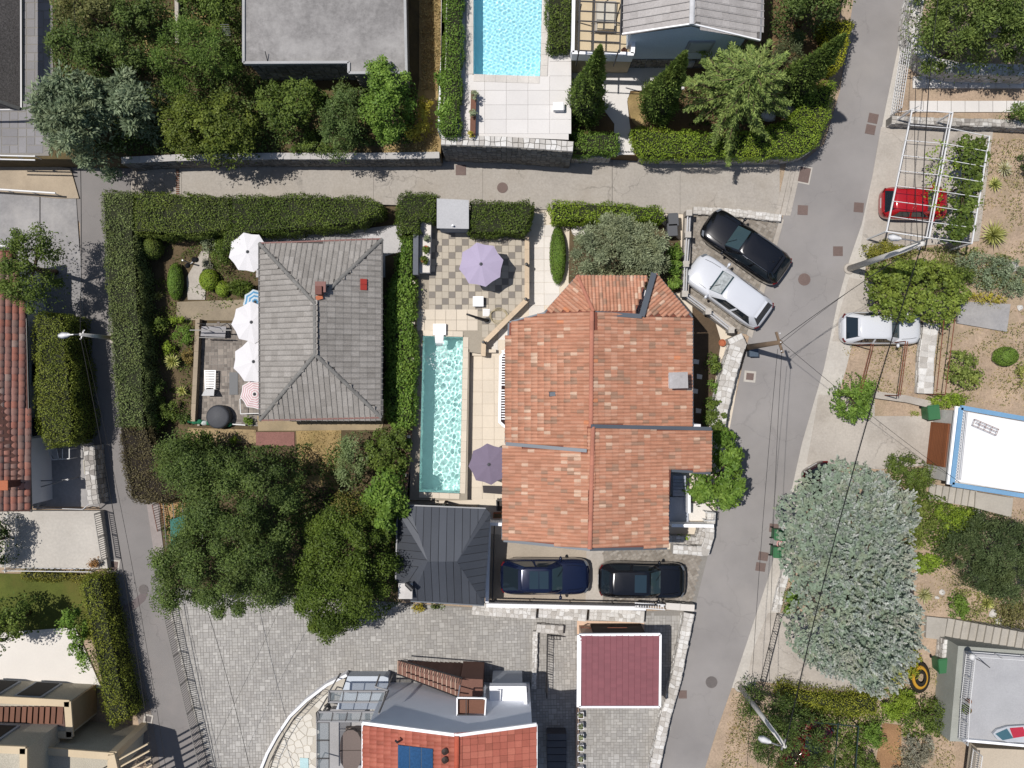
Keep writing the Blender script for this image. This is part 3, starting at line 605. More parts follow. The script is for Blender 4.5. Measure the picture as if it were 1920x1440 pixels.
# ---------------------------------------------------------------- buildings
def newell(p):
    n = Vector()
    for i in range(len(p)):
        a = p[i]; b = p[(i + 1) % len(p)]
        n += Vector(((a.y - b.y) * (a.z + b.z), (a.z - b.z) * (a.x + b.x), (a.x - b.x) * (a.y + b.y)))
    n.normalize()
    return n if n.z > 0 else -n
def tile_template(kind, tw, tl, hf=0.40):
    vs = []; fs = []
    if kind == 'barrel':
        k = 5
        for (y, zo) in ((-tl * 0.5, 0.0), (tl * 0.56, 0.022)):
            for i in range(k):
                t = i / (k - 1); vs.append((-tw / 2 + tw * t, y, zo + tw * hf * math.sin(math.pi * t)))
        for i in range(k): vs.append((vs[k + i][0], tl * 0.56, -0.005))
        fs = [(i, i + 1, k + i + 1, k + i) for i in range(k - 1)] + [(k + i, k + i + 1, 2 * k + i + 1, 2 * k + i) for i in range(k - 1)]
    elif kind == 'plain':   # thin flat tile with a proud lower edge
        prof = [(-0.5, 0.0), (-0.5, 0.012), (-0.44, 0.014), (-0.40, 0.006), (0.5, 0.006), (0.5, 0.0)]; k = len(prof)
        for (y, zo) in ((-tl * 0.5, 0.0), (tl * 0.56, 0.03)):
            for (x, z) in prof: vs.append((x * tw * 0.98, y, z + zo))
        fs = [(i, i + 1, k + i + 1, k + i) for i in range(k - 1)] + [(k, k + 1, k + 2, k + 3, k + 4, k + 5)]
    else:   # flat interlocking tile with a side roll
        prof = [(-0.5, 0.0), (-0.46, 0.042), (-0.34, 0.046), (-0.28, 0.006), (0.5, 0.006), (0.5, 0.0)]; k = len(prof)
        for (y, zo) in ((-tl * 0.5, 0.0), (tl * 0.54, 0.014)):
            for (x, z) in prof: vs.append((x * tw * 0.97, y, z + zo))
        fs = [(i, i + 1, k + i + 1, k + i) for i in range(k - 1)] + [(k, k + 1, k + 2, k + 3, k + 4, k + 5)]
    return vs, fs
class Roof:
    """collects tiles of one house; the ones nearest the picture centre become parts, the rest one joined part"""
    def __init__(s, house, kind, tw, tl, mat, deck, tonef, limit=300, name='roof_tile', hf=0.40):
        s.h = house; s.kind = kind; s.tw = tw; s.tl = tl; s.mat = mat; s.items = []; s.tonef = tonef; s.limit = limit; s.name = name; s.deckmat = deck
        s.deck = MB(); s.tv, s.tf = tile_template(kind, tw, tl, hf)
    def plane(s, poly, down, margin=0.35):
        p = [Vector(q) for q in WP(poly)]; n = newell(p); c = sum(p, Vector()) / len(p)
        d = Vector((down[0], down[1], 0)); d = (d - n * d.dot(n)).normalized(); a = d.cross(n).normalized()
        q = np.array([((v - c).dot(a), (v - c).dot(d)) for v in p]); lo, hi = q.min(0), q.max(0)
        dk = [v - n * 0.02 for v in p]; k = len(dk); ar = sum(dk[i].x * dk[(i + 1) % k].y - dk[(i + 1) % k].x * dk[i].y for i in range(k)); dk = dk if ar > 0 else dk[::-1]; s.deck.add(dk + [v - Vector((0, 0, .2)) for v in dk], [tuple(range(k)), tuple(range(2 * k - 1, k - 1, -1))] + [(i, i + k, (i + 1) % k + k, (i + 1) % k) for i in range(k)])
        y = hi[1] - s.tl / 2; r = 0
        while y > lo[1]:
            xs = np.arange(lo[0] + s.tw / 2, hi[0], s.tw); X = np.column_stack([xs, np.full(len(xs), y)])
            if len(X):
                ok = inside(q, X)
                for x in xs[ok]:
                    j = random.uniform(-0.012, 0.012)
                    s.items.append((c + a * x + d * (y + j), a, d, n, s.tonef(r)))
            y -= s.tl; r += 1
    def build(s):
        roof = s.deck.part('roof', s.deckmat, s.h); L = s.h.location
        it = sorted(s.items, key=lambda t: t[0].x ** 2 + t[0].y ** 2); big = it[:s.limit]; rest = it[s.limit:]; var = {}
        for p, a, d, n, t in big:
            k = round(t * 7)
            if k not in var:
                mb = MB(); mb.add(s.tv, s.tf, k / 7.0); var[k] = mb.mesh(s.name, s.mat, s.kind == 'barrel')
            o = link(s.name, var[k], roof); o.matrix_local = Matrix.Translation(p - L) @ Matrix((a, d, n)).transposed().to_4x4()
        if rest:
            mb = MB()
            for p, a, d, n, t in rest: mb.add([p + a * v[0] + d * v[1] + n * v[2] for v in s.tv], s.tf, t)
            mb.part(s.name + 's', s.mat, roof, smooth=False, kind='stuff')
        return roof
def ridge(roof, pts, mat, r=0.11, seg=0.42, name='ridge_tile'):
    pts = WP(pts)
    for i in range(len(pts) - 1):
        d = pts[i + 1] - pts[i]; k = max(1, round(d.length / seg)); u = d.normalized(); s = u.cross(Vector((0, 0, 1))).normalized(); up = s.cross(u)
        for j in range(k):
            a = pts[i] + d * (j / k); b = pts[i] + d * ((j + 1.08) / k); mb = MB(); vs = []
            for p, rr in ((a, r * 0.9), (b, r)):
                for t in range(6): th = math.pi * t / 5; vs.append(p + s * (rr * math.cos(th)) + up * (rr * 0.8 * math.sin(th)))
            mb.add(vs, [(t, t + 1, t + 7, t + 6) for t in range(5)] + [(0, 1, 2, 3, 4, 5), (11, 10, 9, 8, 7, 6)], random.random()); mb.part(name, mat, roof)
def strip(parent, pts, w, h, mat, name, tone=0.5):
    """flat bar along a traced line, for gutters, flashings and trims"""
    p = WP(pts)
    for i in range(len(p) - 1):
        d = p[i + 1] - p[i]; s = Vector((-d.y, d.x, 0)).normalized() * w / 2; up = Vector((0, 0, h)); mb = MB(); a, b = p[i], p[i + 1]
        v = [a - s, a + s, b + s, b - s]; mb.add([q - up * 0.5 for q in v] + [q + up * 0.5 for q in v], [(3, 2, 1, 0), (4, 5, 6, 7), (0, 1, 5, 4), (1, 2, 6, 5), (2, 3, 7, 6), (3, 0, 4, 7)], tone); mb.part(name, mat, parent)
def box_part(parent, name, a, b, z0, z1, mat):
    """upright box between two opposite corners traced at its top"""
    p, q = W(a[0], a[1], z1), W(b[0], b[1], z1); mb = MB(); mb.box(((p.x + q.x) / 2, (p.y + q.y) / 2, (z0 + z1) / 2), (abs(q.x - p.x), abs(q.y - p.y), z1 - z0)); return mb.part(name, mat, parent)
def poly_part(parent, name, poly, z0, z1, mat, **k):
    mb = MB(); mb.prism(WP(poly, z1), z0); return mb.part(name, mat, parent, **k)
TCOTTA = M('terracotta_tile', (188, 112, 90), rough=0.85, var=0.08, scale=0.5, fine=0.10, fscale=18, streak=0.17, rgb2=[(180, 143, 120), (194, 142, 115), (203, 147, 119), (208, 151, 123), (212, 157, 129), (213, 166, 140), (228, 194, 168), (226, 152, 112)])  # streak and palest tone put the sunlit barrel edges into the colour
def tc_tone(r):
    x = random.random()
    return 6 / 7 if x < 0.05 else (1.0 if x < 0.006 + 0.05 else (0.0 if x < 0.14 else 1 / 7 + random.random() * 4 / 7))
TDECK = M('terracotta_deck', (140, 84, 68), var=0.1)
# ---- main house
h = thing('terracotta_house', 'large house with pinkish terracotta barrel tile roof beside the narrow pool', 'house', W(1110, 800, 0))
rf = Roof(h, 'barrel', 0.165, 0.315, TCOTTA, TDECK, tc_tone)
rf.plane([(955, 605, 5.0), (1022, 587, 5.52), (1112, 583, 6.2), (1110, 843, 6.2), (948, 830, 5.0)], (-1, 0))
rf.plane([(948, 836, 5.1), (1101, 848, 6.32), (1101, 800, 6.32), (1112, 800, 6.4), (1107, 1028, 6.4), (943, 1011, 5.1)], (-1, 0))
rf.plane([(1114, 585, 6.2), (1205, 592, 5.53), (1297, 597, 4.9), (1297, 800, 4.9), (1112, 797, 6.2)], (1, 0))
rf.plane([(1113, 803, 6.4), (1333, 806, 4.75), (1331, 884, 4.75), (1258, 880, 5.3), (1251, 1025, 5.35), (1107, 1028, 6.4)], (1, 0))
rf.plane([(1083, 518, 4.7), (1213, 522, 4.7), (1190, 590, 5.5), (1113, 584, 5.5)], (0, 1))
rf.plane([(1083, 518, 4.7), (1022, 586, 4.7), (1113, 584, 5.5)], (-0.74, 0.67))
rf.plane([(1228, 514, 4.8), (1297, 595, 4.75), (1207, 592, 5.5)], (0.77, 0.64))
roof = rf.build()
RT = M('ridge_terracotta', (194, 130, 108), var=0.08, tone=0.10, fine=0.1)
ridge(roof, [(1110, 584, 6.25), (1108, 800, 6.25)], RT); ridge(roof, [(1112, 800, 6.46), (1106, 1028, 6.46)], RT); ridge(roof, [(1113, 584, 5.55), (1083, 518, 4.75)], RT, 0.09)
for pts, w in (([(948, 832, 5.16), (1100, 845, 6.36)], 0.16), ([(1108, 799, 6.50), (1334, 804, 4.90)], 0.17), ([(1116, 587, 6.0), (1203, 593, 5.75)], 0.2), ([(1203, 593, 5.75), (1226, 512, 5.05)], 0.26),
               ([(944, 1013, 5.0), (1106, 1030, 6.2)], 0.14), ([(1106, 1030, 6.2), (1251, 1027, 5.2)], 0.14), ([(955, 604, 4.98), (1022, 586, 5.5)], 0.07), ([(1259, 882, 5.2), (1332, 887, 4.7)], 0.13),
               ([(954, 606, 4.93), (948, 830, 4.93)], 0.10), ([(947, 836, 5.03), (942, 1011, 5.03)], 0.10), ([(1298, 597, 4.84), (1298, 799, 4.84)], 0.08), ([(1334, 806, 4.68), (1332, 884, 4.68)], 0.09), ([(1252, 884, 5.25), (1252, 1025, 5.25)], 0.08), ([(1083, 517, 4.66), (1021, 586, 4.66)], 0.08), ([(1083, 517, 4.66), (1214, 521, 4.66)], 0.08), ([(1229, 512, 4.74), (1298, 595, 4.70)], 0.08)):
    strip(roof, pts, w, 0.10, GUTTER, 'gutter')
mb = MB(); mb.prism([(0.35, 2.7), (7.95, 2.7), (7.95, -1.9), (8.9, -1.9), (8.9, -3.75), (6.75, -3.75), (6.75, -7.1), (0.2, -7.1)], 0, 4.72); mb.part('wall', OFFW, h)
mb = MB(); mb.prism([(2.3, 2.72), (6.2, 2.72), (7.4, 2.95), (6.5, 4.2), (6.2, 4.6), (3.4, 4.6)], 0, 4.55); mb.part('wall', OFFW, h)
ch = box_part(h, 'chimney', (1258, 700), (1288, 727), 4.6, 6.0, WHITE)
mb = MB(); p = W(1272, 713, 6.05); mb.box(tuple(p), (0.86, 0.74, 0.08), 0.03); mb.part('chimney_cap', M('chimney_cap_grey', (196, 192, 192), stain=0.5, var=0.1), ch)
mb = MB(); p = W(1036, 739, 5.68); mb.box(tuple(p), (0.36, 0.26, 0.16), 0.1, taper=0.7); mb.box((p.x + 0.2, p.y + 0.03, p.z), (0.16, 0.2, 0.12), 0.1, taper=0.6); mb.part('roof_vent', GUTTER, h)
# slatted balcony on the pool side
bal = poly_part(h, 'balcony', [(950, 650), (936, 668), (934, 792), (950, 806)], 2.9, 3.05, WHITE)
poly_part(h, 'balcony_floor', [(950, 655), (941, 669), (939, 790), (950, 800)], 3.0, 3.08, M('balcony_dark_floor', (58, 40, 38), var=0.1))
for i in range(27):
    y = 658 + i * 4.9
    if i == 14: continue
    p = W(946, y, 3.9); mb = MB(); mb.box(tuple(p), (0.30, 0.055, 0.05), 0.0); mb.part('slat', WHITE, bal)
strip(bal, [(951, 656, 3.9), (948, 796, 3.9)], 0.06, 0.08, DARKW, 'slat_bearer')
# windows and doors of the pool and street sides
for y in (640, 690, 880, 940):
    q = W(950, y, 0); f = MB(); f.box((0.17, q.y, 1.5), (0.08, 1.2, 1.3)); f = f.part('window', WHITE, h); g = MB(); g.box((0.12, q.y, 1.5), (0.03, 1.0, 1.1)); g.part('pane', DGLASS, f)
for y in (-0.3, 1.2):
    f = MB(); f.box((7.98, y, 1.6), (0.10, 1.1, 1.2)); f = f.part('window', WHITE, h); g = MB(); g.box((8.04, y, 1.6), (0.03, 0.9, 1.0)); g.part('pane', DGLASS, f)
# entrance side: steps, landing, white stair wall
e = thing('entrance_stair', 'shaded entrance stairs and pale landing beside the terracotta house street corner', 'stairs', W(1290, 940, 0))
for i in range(6): poly_part(e, 'step', [(1262, 892 + i * 6.5), (1286, 892 + i * 6.5), (1286, 898 + i * 6.5), (1262, 898 + i * 6.5)], 0, 1.6 - i * 0.18, M('blue_shade_step', (176, 182, 196)))  # bluish shadow of the entrance is put into the step colour
poly_part(e, 'landing', [(1256, 932), (1291, 932), (1291, 978), (1254, 978)], 0, 0.5, M('blue_shade_slab', (186, 192, 204)))  # slab colour carries the same bluish shadow
poly_part(e, 'landing', [(1292, 944), (1322, 944), (1340, 962), (1340, 976), (1292, 976)], 0, 0.52, WHITEST)
strip(e, [(1257, 983, 0.9), (1335, 984, 0.9)], 0.16, 0.9, WHITE, 'parapet')
strip(e, [(1289, 918, 1.0), (1289, 960, 0.8)], 0.14, 1.0, WHITE, 'parapet')
railing('gate_railing', 'short white railing on the entrance landing by the road', [(1323, 960), (1341, 962), (1340, 976), (1322, 976)], 0.55, 0.8, STEELW, zp=1.3, gap=0.1)
wall('planter_wall', 'low stone planter wall with green plant below the entrance landing', [(1254, 1012), (1312, 1014), (1318, 990)], 0.35, 0, 0.7, STONED, 0.2, STONE)
# ---- grey hip-roofed house
GT = M('grey_roof_tile', (146, 142, 138), rough=0.9, var=0.10, scale=0.6, fine=0.24, fscale=16, rgb2=[(154, 149, 143), (161, 156, 150), (165, 160, 154), (169, 164, 158), (175, 170, 164)])
h = thing('grey_hip_house', 'small house with weathered grey hipped tile roof and parasols at its side', 'house', W(601, 620, 0))
rf = Roof(h, 'flat', 0.26, 0.40, GT, M('grey_deck', (96, 92, 90)), lambda r: random.random())
A, B, C_, D_ = (486, 456, 3.3), (717, 448, 3.3), (715, 783, 3.3), (487, 788, 3.3); R1, R2 = (590, 568, 4.9), (591, 664, 4.9)
rf.plane([A, B, R1], (0.03, 1)); rf.plane([B, C_, R2, R1], (1, 0)); rf.plane([C_, D_, R2], (0, -1)); rf.plane([D_, A, R1, R2], (-1, 0))
roof = rf.build(); GR = M('grey_ridge', (134, 132, 128), tone=0.12, fine=0.2)
for a, b in ((A, R1), (B, R1), (C_, R2), (D_, R2), (R1, R2)): ridge(roof, [a, b], GR, 0.10, 0.36)
GUTR = M('red_brown_gutter', (120, 66, 58), rough=0.5, var=0.1)
GUTB = M('black_gutter', (48, 46, 48), rough=0.5)
strip(roof, [A, B], 0.07, 0.12, GUTR, 'gutter'); strip(roof, [C_, D_], 0.07, 0.12, GUTR, 'gutter'); strip(roof, [B, C_], 0.07, 0.12, GUTB, 'gutter'); strip(roof, [D_, A], 0.07, 0.12, GUTB, 'gutter')
mb = MB(); mb.prism([tuple(W(p[0] + dx, p[1] + dy, 3.3))[:2] for p, dx, dy in ((A, 22, 20), (B, -22, 20), (C_, -22, -20), (D_, 22, -20))], 0, 3.1); mb.part('wall', OFFW, h)
for i, (x, y, rz) in enumerate(((-10.3 + 0.0, 4.0, 0), (-8.3, 4.0, 0))):
    pass
for (px, py) in ((540, 782), (660, 778)):
    q = W(px, py - 16, 0); f = MB(); f.box((q.x, q.y - 0.42, 1.5), (1.1, 0.1, 1.2)); f = f.part('window', WHITE, h); g = MB(); g.box((q.x, q.y - 0.48, 1.5), (0.9, 0.03, 1.0)); g.part('pane', DGLASS, f)
ch = box_part(h, 'chimney', (591, 536), (603, 552), 4.2, 5.3, M('brown_chimney', (124, 84, 76), var=0.15)); mb = MB(); p = W(601, 538, 5.1); mb.box(tuple(p), (0.5, 0.5, 0.12)); mb.part('chimney_cap', GUTR, ch)
mb = MB(); p = W(599, 558, 4.85); mb.box(tuple(p), (0.32, 0.2, 0.12), 0.3); mb.part('ridge_patch', TERRA, ch)
for k in range(2):
    mb = MB(); p = W(682, 528.5 + k * 10, 3.80); mb.add([p + Vector((x, y, z - x * 0.45)) for x, y, z in ((-0.15, -0.14, 0.05), (0.15, -0.14, 0.05), (0.15, 0.14, 0.05), (-0.15, 0.14, 0.05), (-0.15, -0.14, -0.03), (0.15, -0.14, -0.03), (0.15, 0.14, -0.03), (-0.15, 0.14, -0.03))], [(0, 1, 2, 3), (4, 5, 1, 0), (5, 6, 2, 1), (6, 7, 3, 2), (7, 4, 0, 3)]); mb.part('red_tile', M('red_patch_tile', (176, 62, 54)), roof)
# ---- dark metal pavilion by the pool
PZ = 2.7; RZ = 3.7
PANEL = M('anthracite_panel', (86, 90, 98), rough=0.45, var=0.08, fine=0.05, metal=0.2, tone=0.10)
h = thing('pool_pavilion', 'pavilion with anthracite standing seam hipped roof at the foot of the pool', 'pavilion', W(830, 1040, 0))
out = [(766, 948), (911, 954), (920, 962), (908, 1134), (770, 1126), (742, 1086), (746, 960)]
mb = MB(); mb.prism(WP(out, PZ - 0.06), PZ - 0.2); mb.part('eave_frame', M('dark_eave', (60, 62, 68)), h)
r1, r2 = W(802, 1053, RZ), W(857, 1053, RZ)
def seam_plane(parent, poly, down, w=0.38):
    p = [Vector(q) for q in poly]; n = newell(p); c = sum(p, Vector()) / len(p); d = Vector((down[0], down[1], 0)); d = (d - n * d.dot(n)).normalized(); a = d.cross(n).normalized()
    q = [((v - c).dot(a), (v - c).dot(d)) for v in p]; lo, hi = min(v[0] for v in q), max(v[0] for v in q); k = max(1, round((hi - lo) / w))
    def clip(pts, x0, s):
        o = []
        for i in range(len(pts)):
            A2, B2 = pts[i], pts[(i + 1) % len(pts)]; fa, fb = s * (A2[0] - x0), s * (B2[0] - x0)
            if fa >= 0: o.append(A2)
            if fa * fb < 0: t = fa / (fa - fb); o.append((A2[0] + (B2[0] - A2[0]) * t, A2[1] + (B2[1] - A2[1]) * t))
        return o
    for i in range(k):
        x0, x1 = lo + (hi - lo) * i / k + 0.012, lo + (hi - lo) * (i + 1) / k - 0.012
        s = clip(clip(q, x0, 1), x1, -1)
        if len(s) < 3: continue
        mb = MB(); vs = [c + a * x + d * y for x, y in s]; m = len(vs)
        mb.add([v - n * 0.04 for v in vs] + vs, [tuple(range(m, 2 * m))] + [(j, (j + 1) % m, (j + 1) % m + m, j + m) for j in range(m)], random.random()); mb.part('roof_panel', PANEL, parent)
rp = MB(); o3 = WP(out, PZ - 0.03); rp.add([tuple(v) for v in o3] + [r1 - Vector((0, 0, .06)), r2 - Vector((0, 0, .06))], [(0, 1, 8, 7), (1, 2, 8), (2, 3, 8), (3, 4, 7, 8), (4, 5, 7), (5, 6, 7), (6, 0, 7)]); roof = rp.part('roof', M('seam_black', (44, 45, 50)), h)
o3 = WP(out, PZ)
seam_plane(roof, [o3[0], o3[1], r2, r1], (0, 1)); seam_plane(roof, [o3[1], o3[2], r2], (0.6, 1), 0.5); seam_plane(roof, [o3[2], o3[3], r2], (1, 0)); seam_plane(roof, [o3[3], o3[4], r1, r2], (0, -1)); seam_plane(roof, [o3[4], o3[5], r1], (-0.6, -0.8), 0.6); seam_plane(roof, [o3[5], o3[6], r1], (-1, 0)); seam_plane(roof, [o3[6], o3[0], r1], (-0.6, 0.8), 0.5)
strip(roof, [(766, 947, PZ - .02), (911, 953, PZ - .02)], 0.06, 0.1, STEELG, 'gutter'); strip(roof, [(742, 1086, PZ - .02), (745, 960, PZ - .02)], 0.06, 0.1, STEELG, 'gutter'); strip(roof, [(770, 1127, PZ - .02), (908, 1135, PZ - .02)], 0.06, 0.1, GUTTER, 'gutter')
ch = box_part(h, 'chimney', (747, 1094), (773, 1123), 0, 3.3, M('white_chimney', (226, 222, 218), var=0.05, stain=0.3)); mb = MB(); mb.tube([W(764, 1096, 3.3), W(764, 1096, 3.7), W(774, 1106, 3.7)], 0.13, 10); mb.part('flue', BLACKP, ch)
for (x, y) in ((752, 966), (905, 970), (900, 1122), (768, 1118), (830, 952)): box_part(h, 'post', (x - 2, y - 2), (x + 2, y + 2), 0, 2.5, DARKW)
for i in range(8): box_part(h, 'screen_board', (790 + i * 13, 956), (802 + i * 13, 958), 0.2, 2.3, DARKW)
# ---- flat-roofed concrete house
h = thing('flat_concrete_house', 'stone walled house with wide bare concrete flat roof among the trees', 'house', W(610, 60, 1.9))
FZ = 4.9; out = [(457, -120), (757, -120), (762, 136), (654, 137), (654, 117), (457, 120)]
poly_part(h, 'roof', out, FZ - 0.25, FZ, ROOFC)
mb = MB(); q = WP([(463, -120), (751, -120), (756, 130), (660, 130), (660, 111), (463, 113)], FZ); mb.prism([tuple(v)[:2] for v in q], 1.9, FZ - 0.26); w = mb.part('wall', STONED, h)
sb = MB()
for a, b in (((463, 113), (660, 111)), ((660, 130), (756, 130))):
    p0, p1 = W(a[0], a[1], FZ), W(b[0], b[1], FZ); u = Vector((p1.x - p0.x, p1.y - p0.y, 0)); stone_grid(sb, Vector((p0.x, p0.y, 1.9)), u.normalized(), Vector((0, 0, 1)), Vector((0, -1, 0)), u.length, 2.6, 0.3, 0.04)
sb.part('stones', STONED, w, kind='stuff')
KERBC = M('roof_edge_concrete', (186, 186, 186), var=0.1)
for a, b in (((457, 118), (654, 117)), ((654, 117), (654, 137)), ((654, 137), (762, 136)), ((762, 136), (757, -120)), ((457, 118), (457, -120))): strip(h, [(a[0], a[1], FZ + 0.04), (b[0], b[1], FZ + 0.04)], 0.12, 0.12, KERBC, 'roof_edge')
mb = MB(); mb.tube([W(502, 116, FZ), W(497, 96, FZ + .3)], 0.02, 5); mb.part('roof_cable', STEELD, h)
# ---- villa with grey gable roof at the top
h = thing('blue_gable_house', 'pale blue gabled house with light grey tile roof and stone base', 'house', W(1300, 40, 1.25))
TG = M('light_grey_tile', (178, 172, 170), rough=0.9, var=0.08, fine=0.18, fscale=16, rgb2=[(178, 173, 170), (184, 179, 176), (190, 185, 182), (196, 191, 188)])
rf = Roof(h, 'flat', 0.34, 0.38, TG, M('light_grey_deck', (120, 116, 114)), lambda r: random.random())
rf.plane([(1167, 64, 5.9), (1298, 46, 7.3), (1302, -120, 7.3), (1167, -120, 5.9)], (-1, 0)); rf.plane([(1298, 46, 7.3), (1424, 76, 5.9), (1432, -120, 5.9), (1302, -120, 7.3)], (1, 0))
roof = rf.build(); ridge(roof, [(1297, 46, 7.36), (1301, -100, 7.36)], M('white_ridge', (222, 222, 224), tone=0.05), 0.13, 0.4)
strip(roof, [(1166, 64, 5.9), (1297, 45, 7.3)], 0.06, 0.14, WHITE, 'verge_trim'); strip(roof, [(1297, 45, 7.3), (1425, 76, 5.9)], 0.06, 0.14, WHITE, 'verge_trim'); strip(roof, [(1425, 76, 5.88), (1433, -100, 5.88)], 0.08, 0.1, STEELG, 'gutter'); strip(roof, [(1166, 64, 5.88), (1166, -100, 5.88)], 0.1, 0.12, STEELD, 'gutter')
yf = W(1290, 126, 1.25).y; xl, xr = W(1180, 0, 5.9).x + 0.1, W(1424, 76, 5.9).x - 0.5; xm = W(1298, 46, 7.3).x
mb = MB(); mb.add([(xl, yf, 1.25), (xr, yf, 1.25), (xr, yf, 5.75), (xm, yf, 7.1), (xl, yf, 5.75), (xl, yf + 9, 1.25), (xr, yf + 9, 1.25), (xr, yf + 9, 5.75), (xm, yf + 9, 7.1), (xl, yf + 9, 5.75)], [(0, 1, 2, 3, 4), (1, 6, 7, 2), (5, 0, 4, 9), (6, 5, 9, 8, 7)]); w = mb.part('wall', M('gable_blue', (190, 206, 224), raw=(.50, .60, .72, 1), var=.04), h)
sb = MB(); stone_grid(sb, Vector((xl, yf - 0.01, 1.25)), Vector((1, 0, 0)), Vector((0, 0, 1)), Vector((0, -1, 0)), xr - xl, 1.25, 0.24, 0.05); sb.part('stone_base', STONED, w, kind='stuff')
def win(parent, c, w_, h_, nrm, shut=None):
    u = Vector((-nrm[1], nrm[0], 0)); c = Vector(c); n = Vector((nrm[0], nrm[1], 0)); rz = math.atan2(u.y, u.x)
    f = MB(); f.box(tuple(c + n * 0.03), (w_ + 0.24, 0.10, h_ + 0.24), rz); f = f.part('window', M('window_frame_grey', (170, 176, 184)), parent); g = MB(); g.box(tuple(c + n * 0.07), (w_, 0.06, h_), rz); g.part('pane', shut or DGLASS, f)
SHUT = M('pale_shutter', (196, 204, 210))
win(h, (xm + 0.9, yf, 4.3), 1.0, 1.2, (0, -1), SHUT); win(h, (xm + 0.6, yf - 0.05, 2.0), 0.7, 0.5, (0, -1), SHUT)
# its roof terrace with pergola frame
t = thing('villa_balcony', 'cream tiled balcony with white parapet and dark steel pergola frame over the patio', 'balcony', W(1128, 60, 1.25))
BZ = 3.9
poly_part(t, 'floor', [(1074, -120), (1190, -120), (1188, 104), (1072, 104)], 1.25, BZ, M('cream_floor', (214, 196, 164), var=0.06, fine=0.05))
strip(t, [(1072, 104, BZ + .45), (1186, 107, BZ + .45)], 0.16, 0.9, WHITE, 'parapet'); strip(t, [(1073, 104, BZ + .45), (1077, -120, BZ + .45)], 0.14, 0.9, WHITE, 'parapet'); strip(t, [(1184, 106, BZ + .45), (1187, 72, BZ + .45)], 0.18, 0.9, WHITE, 'parapet')
for i in range(6): strip(t, [(1084, 2 + i * 18.5, BZ + 2.2), (1162, 6 + i * 18.5, BZ + 2.2)], 0.05, 0.06, STEELD, 'pergola_bar')
for x in (1084, 1112, 1162): strip(t, [(x, 98, BZ + 2.2), (x + 5, -60, BZ + 2.2)], 0.06, 0.07, STEELD, 'pergola_beam')
for x, y in ((1086, 94), (1160, 94), (1090, 8), (1164, 8)): box_part(t, 'pergola_post', (x - 1, y - 1), (x + 1, y + 1), BZ, BZ + 2.2, STEELD)
c = thing('balcony_daybed', 'cream cushioned daybed under the steel pergola on the balcony', 'daybed', W(1138, 28, BZ)); poly_part(c, 'frame', [(1118, 2), (1156, 2), (1154, 58), (1116, 58)], BZ, BZ + 0.25, M('daybed_grey', (176, 172, 166))); poly_part(c, 'mattress', [(1120, 4), (1153, 4), (1152, 42), (1119, 42)], BZ + .25, BZ + 0.42, M('daybed_cream', (206, 200, 186))); poly_part(c, 'cushion', [(1121, 44), (1152, 44), (1151, 56), (1120, 56)], BZ + .25, BZ + .5, M('cushion_cream', (212, 196, 166)))
shrub('potted_shrub', 'dark red potted shrub in the corner of the cream balcony', ell(1171, 95, 9, 9), BZ, 0.7, leafmat('leaf_darkred', (54, 34, 30), (110, 74, 60)), 0.12, 900)
wall('column', 'white round column at the corner of the blue house', [(1176, 72), (1192, 72)], 0.5, 1.25, BZ + 0.3, SKYR, cat='column')
# ---- dark shingled house, top left corner
h = thing('shingle_house', 'corner of a house with dark brown shingle roof and light gutter', 'house', W(0, 80, 1.93))
SH = M('dark_shingle', (124, 118, 114), rough=1, var=0.12, fine=0.5, fscale=14, bump=0.8, bscale=12, voro=0.4, vscale=6)
mb = MB(); o = [W(38, -150, 3.7), W(39, 205, 3.7), W(-70, 205, 3.7), W(-70, -150, 6.6)]; ap = W(-60, 150, 6.4)
mb.add([W(38, -150, 3.6), W(39, 204, 3.6), W(-40, 176, 5.2), W(-40, -150, 5.2), W(-120, 206, 3.6)], [(0, 1, 2, 3), (1, 4, 2)]); mb.part('roof', SH, h)
strip(h, [(39, -150, 3.56), (39.5, 206, 3.56)], 0.13, 0.12, STEELG, 'gutter'); strip(h, [(39, 205, 3.56), (-100, 206, 3.56)], 0.1, 0.1, STEELG, 'gutter'); strip(h, [(38, 204, 3.7), (-40, 176, 5.3)], 0.16, 0.1, GR, 'hip_trim')
mb = MB(); q = W(28, 196, 3.6); mb.box((q.x - 5.9, q.y + 6.8, 2.7), (10, 12, 1.6)); mb.part('wall', OFFW, h)
# ---- red-tiled house on the left edge
h = thing('left_tiled_house', 'long house with faded red and brown roof tiles at the left edge', 'house', W(0, 720, 0))
LT = M('faded_red_tile', (160, 110, 96), rough=0.9, var=0.08, fine=0.12, rgb2=[(176, 144, 132), (184, 144, 130), (190, 144, 130), (196, 138, 122), (206, 134, 112), (198, 168, 154)])
rf = Roof(h, 'barrel', 0.33, 0.30, LT, M('left_deck', (96, 66, 58)), lambda r: random.random(), hf=0.09)
rf.plane([(-90, 472, 4.6), (27, 474, 3.1), (48, 600, 3.1), (57, 959, 3.1), (-90, 960, 4.6)], (1, 0)); roof = rf.build()
strip(roof, [(28, 474, 3.0), (49, 600, 3.0)], 0.09, 0.12, STEELD, 'gutter'); strip(roof, [(49, 600, 3.0), (58, 960, 3.0)], 0.09, 0.12, STEELD, 'gutter'); strip(roof, [(-40, 472, 3.9), (27, 472, 3.1)], 0.1, 0.12, M('dark_red_edge', (110, 60, 52)), 'verge')
mb = MB(); mb.prism([tuple(v)[:2] for v in WP([(-120, 486), (14, 486), (34, 600), (42, 950), (-120, 950)], 3.1)], 0, 3.0); mb.part('wall', OFFW, h)
for y in (700, 800): q = W(60, y, 1.5); win(h, (W(38, y, 3.1).x + 0.02, q.y, 1.6), 0.9, 1.1, (1, 0), DGLASS)
